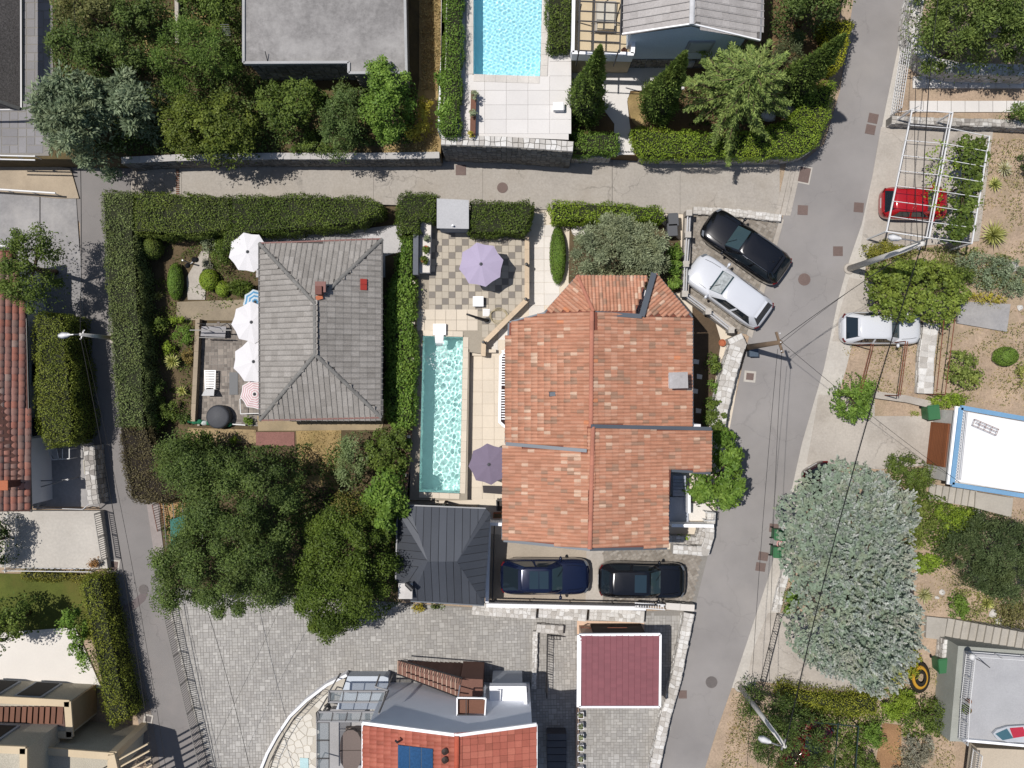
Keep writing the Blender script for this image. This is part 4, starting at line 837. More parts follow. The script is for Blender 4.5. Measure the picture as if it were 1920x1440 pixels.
ch = box_part(h, 'chimney', (-6, 904), (12, 916), 3.2, 4.6, M('red_brown_chimney', (120, 74, 64))); mb = MB(); p = W(3, 910, 4.62); mb.box(tuple(p), (0.62, 0.46, 0.08)); mb.part('chimney_cap', TERRA, ch)
# ---- maroon garage
h = thing('maroon_garage', 'small garage with maroon tiled roof and white roof edge by the courtyard', 'garage', W(1160, 1260, 0))
GZ = 2.55; MT = M('maroon_tile', (142, 84, 92), rough=0.6, var=0.05, fine=0.06, rgb2=[(136, 80, 88), (140, 83, 91), (145, 86, 94)])
rf = Roof(h, 'plain', 0.30, 0.155, MT, M('maroon_deck', (96, 54, 60)), lambda r: random.random()); rf.plane([(1089, 1192, GZ + .1), (1236, 1192, GZ + .1), (1235, 1323, GZ - .02), (1088, 1323, GZ - .02)], (0, -1)); roof = rf.build()
for a, b, w_ in (((1086, 1190), (1238, 1189), .12), ((1086, 1190), (1085, 1325), .2), ((1085, 1325), (1237, 1325), .09), ((1238, 1189), (1237, 1325), .11)): strip(roof, [(a[0], a[1], GZ + .04), (b[0], b[1], GZ + .04)], w_, 0.16, WHITE, 'roof_edge')
mb = MB(); q = WP([(1092, 1196), (1212, 1196), (1212, 1318), (1092, 1318)], GZ); mb.prism([tuple(v)[:2] for v in q], 0, GZ - 0.3); mb.part('wall', PEACH, h)
q0 = q[0].y + 0.05; mb = MB(); mb.box((W(1160, 0, GZ).x + 0.1, q0, 1.0), (2.6, 0.1, 2.0)); dr = mb.part('door', M('dark_brown_door', (62, 48, 42)), h); mb = MB(); mb.box((W(1160, 0, GZ).x + 0.1, q0 + .06, 1.0), (1.0, 0.05, 0.06)); mb.part('handle', RUST, dr)
poly_part(h, 'forecourt', [(1082, 1164), (1208, 1166), (1208, 1192), (1082, 1192)], 0, 0.05, PEACH)
mb = MB(); mb.tube([W(1090, 1176, 0.1), W(1090, 1176, 1.2), W(1108, 1178, 1.2)], 0.04, 6); mb.part('door_stop', RUST, h)
# ---- grey box shed on the lane
h = thing('grey_shed', 'box shed with flat pale grey lid between two clipped hedges', 'shed', W(850, 405, 0))
poly_part(h, 'roof', [(819, 372), (879, 375), (879, 429), (819, 428)], 2.3, 2.4, M('shed_roof', (198, 198, 200), var=0.04)); poly_part(h, 'wall', [(822, 375), (877, 378), (877, 427), (822, 426)], 0, 2.3, M('shed_blue_grey', (150, 160, 176)))
mb = MB(); mb.cyl(W(849, 424, 2.4), 0.05, 0.25, 8); mb.part('roof_knob', WHITE, h)
# ---- blue-edged white flat roof, right edge
h = thing('white_roof_house', 'house with brilliant white flat roof edged in blue at the right', 'house', W(1860, 850, 0))
HZ = 2.7; out = [(1801, 764), (1960, 792), (1960, 936), (1784, 908)]
poly_part(h, 'roof', [(1803, 770), (1960, 798), (1960, 930), (1788, 902)], HZ - .3, HZ, M('white_membrane', (252, 252, 252), var=0, fine=0))
BLU = M('blue_edge_paint', (128, 172, 208), var=0.12)
for a, b in ((0, 1), (3, 2), (0, 3)): strip(h, [(*out[a], HZ + .06), (*out[b], HZ + .06)], 0.22, 0.2, BLU, 'blue_parapet')
strip(h, [(1795, 762, HZ), (1779, 908, HZ)], 0.22, 0.14, WHITE, 'roof_edge')
mb = MB(); q = WP([(1797, 770), (1960, 798), (1960, 930), (1782, 904)], HZ); mb.prism([tuple(v)[:2] for v in q], 0, HZ - .3); mb.part('wall', STONEW, h)
p0, p1 = W(1757, 794, 0.02), W(1750, 868, 0.02); u = (p1 - p0); L = u.length; rz = math.atan2(u.y, u.x); xw = None
a0, a1 = q[0], q[3]; d = (a1 - a0); dn = Vector((d.y, -d.x, 0)).normalized(); dn = dn if dn.x < 0 else -dn
dr = MB(); c = a0 + d * 0.50; dr.box((c.x + dn.x * 0.05, c.y + dn.y * 0.05, 1.05), (0.06, 2.2, 2.1), math.atan2(d.y, d.x) - math.pi / 2); dr = dr.part('garage_door', WOODB, h)
for i in range(12):
    m = MB(); m.box((c.x + dn.x * 0.10, c.y + dn.y * 0.10, 0.1 + i * 0.172), (0.03, 2.2, 0.15), math.atan2(d.y, d.x) - math.pi / 2, random.random()); m.part('board', M('door_board_brown', (150, 92, 58), tone=0.1, var=0.08), dr)
t = thing('roof_lattice', 'row of wire lattice along the white roof edge', 'lattice', W(1800, 835, HZ)); mb = MB()
for i in range(24): mb.tube([W(1805 - i * 0.6, 772 + i * 5.5, HZ + .02), W(1809 - i * 0.6, 775 + i * 5.5, HZ + .3), W(1804.5 - i * .6, 777 + i * 5.5, HZ + .02)], 0.012, 4)
mb.part('wire_loops', STEELG, t, kind='stuff'); mb = MB(); mb.tube([W(1811, 770, HZ + .5), W(1797, 900, HZ + .5)], 0.012, 4); mb.tube([W(1814, 770, HZ + .5), W(1801, 900, HZ + .5)], 0.012, 4); mb.part('wire', STEELG, t)
t = thing('drying_rack', 'thin metal drying rack on the white flat roof', 'drying rack', W(1850, 800, HZ)); 
for k, (a, b) in enumerate((((1824, 797), (1868, 816)), ((1828, 786), (1873, 805)), ((1830, 792), (1870, 810)))):
    mb = MB(); mb.tube([W(*a, HZ + .5), W(*b, HZ + .5)], 0.014, 5); mb.part('rail', RUST, t)
for k in range(5): mb = MB(); mb.tube([W(1824 + k * 11, 797 + k * 4.8, HZ + .5), W(1828 + k * 11, 786 + k * 4.8, HZ + .5)], 0.012, 5); mb.part('bar', RUST, t)
for a in ((1824, 797), (1868, 816), (1828, 786), (1873, 805)): mb = MB(); mb.tube([W(*a, HZ), W(*a, HZ + .5)], 0.014, 5); mb.part('leg', RUST, t)
# ---------------------------------------------------------------- pools
sun_d.cycles.is_caustics_light = True
def water_mat(name, col):
    m = D.materials.new(name); m.use_nodes = True; b = m.node_tree.nodes['Principled BSDF']
    b.inputs['Transmission Weight'].default_value = 1; b.inputs['IOR'].default_value = 1.33; b.inputs['Roughness'].default_value = 0.0; b.inputs['Base Color'].default_value = col
    return m
def pool(label, q, ztop, depth, zw, floor, wcol, nx, ny, wl, amp, seed, cop=None):
    p = WP(q, ztop); c = sum(p, Vector()) / 4; zb = ztop - depth
    t = thing('swimming_pool', label, 'pool', Vector((c.x, c.y, zb)))
    mb = MB(); lo = [Vector((v.x, v.y, zb)) for v in p]; hi = [Vector((v.x, v.y, ztop + 0.004)) for v in p]
    mb.add(lo + hi, [(3, 2, 1, 0)] + [(i, (i + 1) % 4, (i + 1) % 4 + 4, i + 4) for i in range(4)]); b = mb.part('basin', floor, t); b.cycles.is_caustics_receiver = True
    u = np.linspace(0.002, 0.998, nx); v = np.linspace(0.002, 0.998, ny); U, V = np.meshgrid(u, v); P = [np.array(x) for x in p]
    X = (P[0][0] * (1 - U) + P[1][0] * U) * (1 - V) + (P[3][0] * (1 - U) + P[2][0] * U) * V; Y = (P[0][1] * (1 - U) + P[1][1] * U) * (1 - V) + (P[3][1] * (1 - U) + P[2][1] * U) * V
    Z = np.zeros_like(X); rg = np.random.default_rng(seed)
    for k in range(40):
        a = rg.random() * 6.28; w = wl[0] + rg.random() * (wl[1] - wl[0]); kk = 2 * np.pi / w; Z += amp * w * np.sin(kk * (np.cos(a) * X + np.sin(a) * Y) + rg.random() * 6.28)
    Vv = np.column_stack([X.ravel(), Y.ravel(), zw + Z.ravel()]) - np.array(t.location)
    F = [(j * nx + i, (j + 1) * nx + i, (j + 1) * nx + i + 1, j * nx + i + 1) for j in range(ny - 1) for i in range(nx - 1)]
    me = D.meshes.new('water'); me.from_pydata(Vv.tolist(), [], F); me.polygons.foreach_set('use_smooth', [True] * len(F)); me.materials.append(water_mat('water', wcol))
    w = link('water', me, t); w.cycles.is_caustics_caster = True
    if cop:
        for i in range(4):
            if i in cop[1]: continue
            a, b2 = hi[i], hi[(i + 1) % 4]; d = b2 - a; k = max(1, round(d.length / 0.55)); uu = d.normalized(); nn = Vector((uu.y, -uu.x, 0)); nn = nn if nn.dot(a - c) > 0 else -nn; rz = math.atan2(uu.y, uu.x)
            for j in range(k):
                m = a + d * ((j + .5) / k) + nn * (cop[2] / 2 + 0.01); mm = MB(); mm.box((m.x, m.y, ztop + 0.025), (d.length / k - 0.008, cop[2], 0.05), rz, random.random()); mm.part('coping_slab', cop[0], t)
    return t
PF1 = M('pool_plaster', (182, 236, 224), rough=0.7, var=0.05, scale=1.5, fine=0.04, raw=(0.74, 0.93, 0.91, 1))
PF2 = M('pool_mosaic', (120, 226, 246), rough=0.6, var=0.04, fine=0.06, fscale=30, raw=(0.58, 0.92, 0.99, 1))
pool('long narrow turquoise pool with rippling light beside the terracotta house', [(793, 630), (868, 632), (862, 925), (786, 922)], TZ, 1.7, TZ - 0.10, PF1, (0.80, 0.985, 0.96, 1), 140, 520, (0.14, 0.46), 0.0020, 3, (CREAM, (3,), 0.28))
pool('wide bright blue pool set in the raised white patio', [(888, -60), (1021, -60), (1012, 143), (888, 139)], 3.5, 1.3, 3.42, PF2, (0.80, 0.97, 1.0, 1), 260, 380, (0.13, 0.30), 0.0011, 5, (M('pool2_coping', (226, 220, 212)), (0,), 0.35))
# white waterfall spout over the narrow pool, with its splash
t = thing('pool_spout', 'white box water spout pouring into the head of the narrow pool', 'water spout', W(824, 620, TZ))
poly_part(t, 'plinth', [(812, 607), (836, 607), (836, 628), (812, 628)], TZ, TZ + .30, WHITE); poly_part(t, 'spout_lip', [(815, 628), (832, 628), (831, 643), (816, 643)], TZ + .18, TZ + .30, WHITEP)
mb = MB(); a, b = W(817, 643, TZ + .26), W(830, 643, TZ + .26)
vs = []
for k in range(6):
    f = k / 5; y = -0.16 * f; z = -0.34 * f * f; vs += [a + Vector((0.0, y, z)), b + Vector((0.0, y, z))]
mb.add(vs, [(2 * k, 2 * k + 1, 2 * k + 3, 2 * k + 2) for k in range(5)]); mb.part('water_sheet', M('falling_water', (236, 246, 248), rough=0.2), t)
# ---------------------------------------------------------------- walls, fences and gates
def coped(t, path, width, z, cell, mat):
    """top course: each coping stone its own part"""
    pts = [Vector((p.x, p.y, z)) for p in WP(path, z)]; L, Rr = offset_path(pts, width)
    for i in range(len(pts) - 1):
        a, b = Rr[i], Rr[i + 1]; d = b - a; u = Vector((d.x, d.y, 0)).normalized(); v = Vector((-u.y, u.x, 0)); nu = max(1, round(d.length / cell)); nv = max(1, round(width / cell)); G = {}
        for x in range(nu + 1):
            for y in range(nv + 1):
                G[x, y] = Vector((a.x, a.y, z)) + u * (d.length * (x + (random.uniform(-.22, .22) if 0 < x < nu else 0)) / nu) + v * (width * (y + (random.uniform(-.2, .2) if 0 < y < nv else 0)) / nv)
        for x in range(nu):
            for y in range(nv):
                mb = MB(); mb.stone([G[x, y], G[x + 1, y], G[x + 1, y + 1], G[x, y + 1]], Vector((0, 0, 1)), random.uniform(0.04, 0.07), 0.14); mb.part('coping_stone', mat, t)
w = wall('retaining_wall', 'tall stone retaining wall with white stone coping below the blue pool patio', [(827, 262), (950, 266), (1075, 275)], 0.50, 0.0, 3.6, STONED, 0.24, STONED, topst=False, sides=(0, 1)); coped(w, [(827, 262), (950, 266), (1075, 275)], 0.50, 3.6, 0.26, STONEW)
wall('garden_wall', 'long low garden wall with pale coping under the trees along the lane', [(228, 301), (330, 296), (510, 293), (690, 293), (824, 291)], 0.28, 0.0, 2.0, STONED, 0.22, STONED, cap=(M('pale_coping', (200, 196, 192), var=0.1, tone=0.06), 0.9, 0.02, 0.05), sides=(0, 1), topst=False)
wall('gate_side_wall', 'short stone wall between the tall retaining wall and the garden gate', [(1072, 290), (1146, 289)], 0.3, 0.0, 1.3, STONED, 0.22, STONE, sides=(0, 1))
wall('hedge_wall', 'stone wall under the lime green hedge rounding the street corner', [(1200, 290), (1350, 292), (1470, 291), (1505, 285), (1518, 276)], 0.35, 0.0, 1.25, STONED, 0.22, STONE, sides=(0, 1))
t = thing('garden_gate', 'arched grey metal gate in the lane wall by the stone pillar', 'gate', W(1168, 296, 0))
for i in range(7):
    x = 1152 + i * 5; hgt = 1.3 + 0.25 * math.sin(math.pi * i / 6); mb = MB(); mb.tube([W(x, 296, 0.05).xy.to_3d() + Vector((0, 0, .2)), W(x, 296, 0.05).xy.to_3d() + Vector((0, 0, hgt))], 0.02, 5); mb.part('bar', STEELG, t)
for zz in (0.25, 0.8, 1.3): mb = MB(); mb.tube([W(1151, 296, 0).xy.to_3d() + Vector((0, 0, zz)), W(1184, 296, 0).xy.to_3d() + Vector((0, 0, zz))], 0.022, 5); mb.part('rail', STEELG, t)
t = thing('gate_pillar', 'stone gate pillar with a planted bowl on top', 'pillar', W(1196, 292, 0)); mb = MB(); q = W(1196, 290, 0); stone_grid(mb, q + Vector((-.25, -.25, 0)), Vector((1, 0, 0)), Vector((0, 0, 1)), Vector((0, -1, 0)), .5, 1.5, .2, .03); mb.box((q.x, q.y, .75), (.48, .48, 1.5)); mb.part('shaft', STONE, t); mb = MB(); mb.lathe((q.x, q.y, 1.5), [(.12, 0), (.30, .25), (.32, .3), (.26, .28), (0, .22)], 14); mb.part('bowl', STONE, t)
# main plot boundaries
wall('grey_side_wall', 'dark grey wall behind the white planter bench', [(780, 402), (779, 515)], 0.26, 0.0, 1.9, M('dark_grey_wall', (112, 116, 124), var=0.08))
w = wall('pool_fence_wall', 'low dark wall between the climbing hedge and the narrow pool', [(777, 520), (776, 640), (773, 760), (766, 850), (757, 945)], 0.16, 0.0, 1.15, M('shaded_wall_grey', (120, 112, 110), var=0.1), cap=(M('brown_coping', (126, 98, 82), var=0.1, tone=0.1), 1.3, 0.02, 0.05))
for i, (x, y) in enumerate(((777, 530), (776, 606), (775, 674), (772, 745), (767, 818), (760, 890))):
    q = W(x, y, 1.2); mb = MB(); mb.box((q.x, q.y, 0.75), (0.14, 0.14, 1.5)); mb.part('post', CREAM, w)
w = wall('terrace_edge_wall', 'cream coping wall round the tiled parasol terrace', [(988, 436), (988, 562), (907, 643), (906, 668)], 0.20, 0.0, 0.78, CREAM, cap=(M('tan_coping', (222, 200, 172), var=0.08, tone=0.05), 0.9, 0.02, 0.04))
for i, (x, y) in enumerate(((987, 497), (986, 562), (907, 642))):
    t = thing('bollard_light', ['small dark bollard light halfway along the terrace edge', 'small dark bollard light at the angle of the terrace edge', 'small dark bollard light at the lower end of the terrace edge'][i], 'light', W(x, y, .82)); mb = MB(); mb.cyl(W(x, y, .82), .05, .34, 12); mb.part('body', STEELD, t); mb = MB(); mb.lathe(tuple(W(x, y, .82) + Vector((0, 0, .34))), [(.07, 0), (.085, .03), (.06, .06), (0, .07)], 14); mb.part('cap', STEELD, t)
wall('parking_wall', 'concrete wall carrying white posts beside the two parked cars', [(1291, 396), (1285, 552), (1330, 585), (1376, 620)], 0.34, 0.0, 0.6, CONC)
t = thing('post_and_rail_fence', 'white post and double tube fence round the parking bay', 'fence', W(1295, 500, 0)); pp = [(1292, 399), (1290, 440), (1286, 495), (1284, 551), (1328, 584), (1371, 619)]
for i, (x, y) in enumerate(pp): q = W(x, y, 1.3); mb = MB(); mb.box((q.x, q.y, 0.95), (.26, .26, .72)); po = mb.part('post', CONC, t); m2 = MB(); m2.box((q.x, q.y, 1.33), (.30, .30, .06)); m2.part('post_cap', CONCW, po)
for a, b in zip(pp, pp[1:]):
    for k in (-2.2, 2.2):
        d = Vector((b[0] - a[0], b[1] - a[1])).normalized(); mb = MB(); mb.tube([W(a[0] - d.y * k, a[1] + d.x * k, 1.05 + k * .05), W(b[0] - d.y * k, b[1] + d.x * k, 1.05 + k * .05)], 0.04, 8); mb.part('rail', M('pale_grey_tube', (206, 206, 208), rough=.4), t)
wall('parking_low_wall', 'low rough stone kerb wall at the top of the parking bay', [(1300, 394), (1380, 399), (1465, 409)], 0.34, 0.0, 0.36, STONE, 0.2, STONEW)
wall('street_wall', 'broad pale stone wall along the road below the timber pole', [(1378, 630), (1385, 645), (1366, 705), (1352, 765), (1347, 800)], 0.72, 0.0, 0.95, STONE, 0.28, STONEW)
wall('corner_wall', 'pale stone wall with white cap at the driveway entrance', [(1334, 962), (1330, 1010), (1322, 1034), (1262, 1030)], 0.40, 0.0, 0.9, STONE, 0.25, STONEW)
poly_part(tag(thing('shade_garden', 'paved shaded strip with stepping stones behind the terracotta house', 'garden strip', W(1315, 700, 0))), 'bed', [(1298, 560), (1340, 600), (1352, 640), (1340, 720), (1330, 800), (1300, 800)], -0.1, 0.02, M('dark_bed', (96, 80, 62), var=0.2, fine=0.2))
for i, (x, y) in enumerate(((1306, 678), (1312, 706), (1304, 733), (1310, 770))):
    poly_part(D.objects['shade_garden'], 'stepping_stone', [(x - 5, y - 5), (x + 5, y - 3), (x + 4, y + 5), (x - 5, y + 4)], 0.0, 0.06, WHITEST)
t = thing('white_stone_wall', 'white rough stone wall along the south edge of the driveway', 'wall', W(1050, 1150, 0))
for a, b in (((886, 1141), (1005, 1150)), ((1011, 1146), (1100, 1154)), ((1106, 1150), (1208, 1157))):
    p0, p1 = W(a[0], a[1] - 7, .5), W(b[0], b[1] - 7, .5); u = p1 - p0; rz = math.atan2(u.y, u.x); c = (p0 + p1) / 2; mb = MB(); mb.box((c.x, c.y - .2, .24), (u.length, .62, .48), rz); bl = mb.part('block', STONEW, t)
    sb = MB(); un = u.normalized(); v = Vector((un.y, -un.x, 0)); stone_grid(sb, Vector((p0.x, p0.y + .1, .48)), un, v, Vector((0, 0, 1)), u.length, .6, .22, .03); sb.part('stones', STONEW, bl, kind='stuff')
strip(t, [(912, 1133, .55), (1210, 1139, .55)], 0.2, 0.5, OFFW, 'parapet')
railing('driveway_fence', 'black bar fence along the south edge of the driveway', [(918, 1128), (1070, 1132), (1230, 1135)], 0.6, 0.7, STEELD, gap=0, rails=(1.0, .5), posts=2.0, zp=1.3, pr=.03)
railing('carport_fence', 'tall black triple rail fence between driveway and pavilion', [(927, 986), (923, 1124)], 0.05, 1.1, STEELD, gap=0, rails=(1.0, .66, .33), posts=1.4, zp=1.1, pr=.035)
wall('white_kerb_wall', 'white wall running down beside the pavilion roof', [(917, 977), (913, 1130)], 0.18, 0.0, 1.2, WHITE); strip(D.objects['white_kerb_wall'], [(917, 980, 1.1), (944, 981, 1.1)], .16, .9, WHITE, 'return')
t = thing('sliding_gate', 'white ladder-like sliding gate at the driveway entrance', 'gate', W(1220, 1136, 0))
for k in (0, 1): strip(t, [(1190, 1130 + k * 9, 1.0 + .02 * k), (1247, 1134 + k * 9, 1.0 + .02 * k)], .05, .08, STEELW, 'gate_rail')
for i in range(12): strip(t, [(1192 + i * 4.7, 1130 + i * .3, .99), (1192 + i * 4.7, 1139 + i * .3, .99)], .04, .05, STEELW, 'gate_bar')
for x in (1196, 1242): box_part(t, 'gate_post', (x - 2, 1134), (x + 2, 1138), 0, 1.0, STEELW)
wall('gatepost_wall', 'white topped wall end with post at the driveway mouth', [(1248, 1136), (1302, 1140)], 0.3, 0.0, 0.7, STONE, 0.22, STONED, cap=(WHITEST, .6, .02, .05))
wall('courtyard_wall', 'curving pale stone wall between the maroon garage and the road', [(1293, 1150), (1283, 1200), (1268, 1275), (1248, 1345), (1228, 1440), (1220, 1490)], 0.46, 0.0, 0.75, STONE, 0.24, STONEW)
wall('white_stone_strip', 'thin white stone wall beside the black stair railing', [(1004, 1184), (1001, 1292)], 0.2, 0.0, 0.35, STONEW, 0.18, STONEW)
wall('garden_stub_wall', 'short stone wall with dry climber north of the stair railing', [(1006, 1178), (1056, 1182)], 0.4, 0.0, 0.4, STONE, 0.22, STONE)
railing('stair_railing', 'black metal railing round the sunken stairs of the courtyard', [(1026, 1190), (1024, 1298)], 0.0, 1.0, STEELD, gap=.13, zp=0.0, r=.014)
railing('stair_end_railing', 'short black metal railing closing the top of the courtyard stairs', [(1026, 1189), (1050, 1191)], 0.0, .9, STEELD, gap=.13, zp=0.0, r=.014)
GREYF = M('grey_fence_metal', (150, 146, 140), rough=0.6)
railing('lane_fence', 'grey bar fence along the lane edge of the paved courtyard', [(300, 1075), (315, 1114), (339, 1220), (364, 1326), (390, 1437), (410, 1520)], 0.0, 1.15, GREYF, gap=.11, r=.016, posts=1.5, rails=(1.0, .04))
railing('play_fence', 'short rusty bar fence above the pinkish lane pavement', [(300, 942), (310, 990)], 0.0, 1.1, RUST, gap=.12, r=.014)
# left neighbour rails and walls
railing('terrace_side_railing', 'white railing on the left end of the pale terrace', [(32, 962), (28, 1066)], 0.5, 1.0, STEELW, gap=.12, zp=.5)
railing('terrace_front_railing', 'white railing on the lawn side of the pale terrace', [(22, 1064), (186, 1066)], 0.5, 0.9, STEELW, gap=.3, zp=.5)
railing('terrace_lane_railing', 'grey railing on the lane side of the pale terrace', [(189, 960), (203, 1046)], 0.5, 0.8, GREYF, gap=.11, zp=.5, r=.018)
wall('yard_pier_wall', 'shaded stone pier wall between the sunken yard and the lane', [(166, 836), (170, 900), (176, 946)], .5, 0, 1.2, STONED, .25, STONE)
railing('pier_gate', 'cream bar gate between the two stone piers on the side lane', [(176, 860), (178, 884)], 0.0, 1.2, M('cream_gate', (220, 212, 190)), gap=.09, r=.02, rails=(1.0, .5, .08))
t = thing('yard_steps_rail', 'white stair railing in the shaded yard of the red tiled house', 'railing', W(115, 855, 0))
for a, b in (((90, 842), (98, 862)), ((98, 862), (130, 860)), ((106, 842), (110, 862)), ((117, 842), (117, 862)), ((130, 842), (130, 860)), ((90, 842), (104, 842))): mb = MB(); mb.tube([W(*a, .9), W(*b, .9)], .025, 6); mb.part('rail', STEELW, t)
for i in range(8): mb = MB(); mb.tube([W(93 + i * 1.2, 845 + i * 2.2, .9), W(105 + i * .7, 845 + i * 2.2, .9)], .014, 4); mb.part('bar', STEELW, t)
for a in ((90, 842), (98, 862), (130, 860), (130, 842)): mb = MB(); mb.tube([W(*a, .9), Vector((*W(*a, .9).xy, 0))], .025, 6); mb.part('post', STEELW, t)
t = thing('balcony_rails', 'pale steel balcony rails projecting beside the red tiled house', 'railing', W(95, 920, 0))
for a, b in (((60, 918), (128, 898)), ((62, 902), (128, 900)), ((72, 918), (72, 950)), ((62, 952), (155, 955)), ((155, 955), (168, 944))): mb = MB(); mb.tube([W(*a, 1.2), W(*b, 1.2)], .03, 6); mb.part('rail', STEELG, t)
for i in range(7): mb = MB(); mb.tube([W(60, 922 + i * 4.4, 1.2), W(72, 920 + i * 4.4, 1.2)], .016, 4); mb.part('bar', STEELG, t)
for a in ((128, 899), (62, 952), (155, 955), (168, 944)): mb = MB(); mb.tube([W(*a, 1.2), Vector((*W(*a, 1.2).xy, 0))], .025, 6); mb.part('post', STEELG, t)
for y, lab in ((292, 'white double handrail at the foot of the flagged yard'),):
    t = thing('handrail', lab, 'railing', W(35, y, 1.93))
    for k in (0, 7): mb = MB(); mb.tube([W(-30, y - 1 + k, 2.6), W(66, y + 1 + k, 2.6)], .035, 6); mb.part('rail', STEELW, t)
    for x in (-10, 30, 64): mb = MB(); mb.tube([W(x, y, 2.6), Vector((*W(x, y, 2.6).xy, 1.9))], .03, 6); mb.part('post', STEELW, t)
for (a, b, lab) in (((-30, 353), (104, 362), 'white handrail between the two concrete ramps'), ((-30, 460), (34, 462), 'white handrail above the red tiled roof')):
    t = thing('handrail', lab, 'railing', W((a[0] + b[0]) / 2, a[1], 0)); mb = MB(); mb.tube([W(*a, .8), W(*b, .8)], .05, 6); mb.part('rail', STEELW, t)
    for f in (.3, .65, .97): q = W(a[0] + (b[0] - a[0]) * f, a[1] + (b[1] - a[1]) * f, .8); mb = MB(); mb.tube([q, Vector((q.x, q.y, 0))], .03, 6); mb.part('post', STEELW, t)
# right-hand walls
w = wall('hillside_wall', 'curving white stone wall under the dense tree at the upper right', [(1738, -60), (1722, 0), (1716, 50), (1722, 92), (1752, 118), (1800, 128), (1940, 132)], .55, 0.0, 1.5, STONE, .28, STONEW)
wall('slab_garden_wall', 'dark faced stone wall above the white pergola', [(1672, 224), (1760, 228), (1860, 230), (1940, 234)], .35, 0.0, .8, STONED, .22, STONE)
railing('lattice_fence', 'white lattice fence leaning along the upper road edge', [(1692, 68), (1669, 217)], .05, 1.5, STEELW, gap=.16, r=.018, rails=(1.0, .8, .6, .4, .2, .05), posts=1.4)
railing('lattice_fence_end', 'white fence panel turning the corner at the pergola', [(1670, 218), (1690, 216), (1712, 206)], .05, .8, STEELW, gap=0, rails=(1.0,), posts=1.0)
wall('vine_garden_wall', 'white rubble wall between the dry garden plots', [(1747, 606), (1738, 670), (1735, 738)], .75, 0, .45, STONEW, .3, STONEW)
wall('plot_wall', 'concrete wall closing the dry garden plots above the driveway', [(1642, 740), (1700, 748), (1752, 760)], .36, 0, .5, CONC)
wall('step_side_wall', 'rubble wall beside the lower right stairs', [(1782, 1200), (1776, 1260)], .6, 0, .8, STONE, .25, STONEW)
wall('pavement_rubble_wall', 'white rubble edging beside the silver tree and pavement', [(1478, 1062), (1464, 1110), (1456, 1148)], .35, 0, .35, STONEW, .22, STONEW)
railing('pavement_chain_fence', 'thin dark fence on the pavement edge of the lower apron', [(1456, 1150), (1440, 1215), (1425, 1275)], .02, .9, STEELD, gap=.14, r=.01, zp=.02)
def steps(name, label, a, b, n, w, z0, dz, mat):
    t = thing(name, label, 'stairs', W(a[0], a[1], 0)); d = Vector((b[0] - a[0], b[1] - a[1])); s = Vector((-d.y, d.x)).normalized() * w / 2
    for i in range(n):
        p = Vector(a) + d * (i / n); q = Vector(a) + d * ((i + 1) / n) - d.normalized() * 0.35; z = z0 + dz * i; mb = MB(); mb.prism(WP([tuple(p + s), tuple(p - s), tuple(q - s), tuple(q + s)], z), -0.1, tone=random.random()); mb.part('step', mat, t)
    return t
STEPC = M('step_concrete', (188, 182, 172), var=0.08, fine=0.1, tone=0.06, stain=0.3)
steps('garden_stairs', 'long flight of concrete steps below the white flat roof', (1742, 922), (1830, 936), 7, 30, .1, .12, STEPC)
poly_part(D.objects['garden_stairs'], 'landing', [(1830, 922), (1900, 934), (1896, 970), (1828, 952)], 0, .95, STEPC)
steps('garden_stairs', 'concrete steps climbing beside the lower right terrace house', (1775, 1176), (1935, 1206), 11, 34, .25, .13, STEPC)
poly_part(D.objects['garden_stairs.001'], 'landing', [(1738, 1156), (1776, 1160), (1770, 1200), (1736, 1196)], 0, .25, STEPC)
# ---------------------------------------------------------------- white house with red roof, bottom edge
h = thing('red_roof_villa', 'white villa with bright orange red tiled gable roof at the bottom edge', 'house', W(840, 1400, 0))
RTL = M('bright_red_tile', (196, 92, 66), rough=0.65, var=0.06, fine=0.08, streak=.05, rgb2=[(168, 96, 78), (178, 100, 82), (186, 106, 88), (194, 116, 96)])
rf = Roof(h, 'barrel', 0.20, 0.34, RTL, M('bright_deck', (120, 56, 44)), lambda r: random.random(), hf=0.2); rf.plane([(681, 1357, 6.6), (858, 1380, 7.7), (855, 1560, 7.7), (681, 1560, 6.6)], (-1, 0)); roof = rf.build()
rf2 = Roof(h, 'plain', 0.30, 0.34, RTL, MATS['bright_deck'], lambda r: random.random(), limit=0); rf2.plane([(858, 1380, 7.7), (1005, 1360, 6.8), (1005, 1560, 6.8), (855, 1560, 7.7)], (1, 0))
RED2 = []; 
rr = rf2; rr.limit = 300; roof2 = rr.build()
ridge(roof, [(857, 1380, 7.76), (855, 1500, 7.76)], M('bright_ridge', (200, 100, 76), tone=.08), .12)
strip(roof, [(680, 1355, 6.6), (858, 1378, 7.7)], .14, .14, WHITE, 'roof_edge'); strip(roof2, [(858, 1378, 7.7), (1006, 1358, 6.8)], .14, .14, WHITE, 'roof_edge'); strip(roof2, [(1006, 1358, 6.75), (1006, 1560, 6.75)], .08, .12, WHITE, 'gutter'); strip(roof, [(680, 1355, 6.55), (680, 1560, 6.55)], .08, .12, WHITE, 'gutter')
xL, xR, yF = W(684, 0, 6.6).x + .12, W(1003, 0, 6.8).x - .12, W(0, 1360, 6.6).y - .1; xM = W(857, 0, 7.7).x
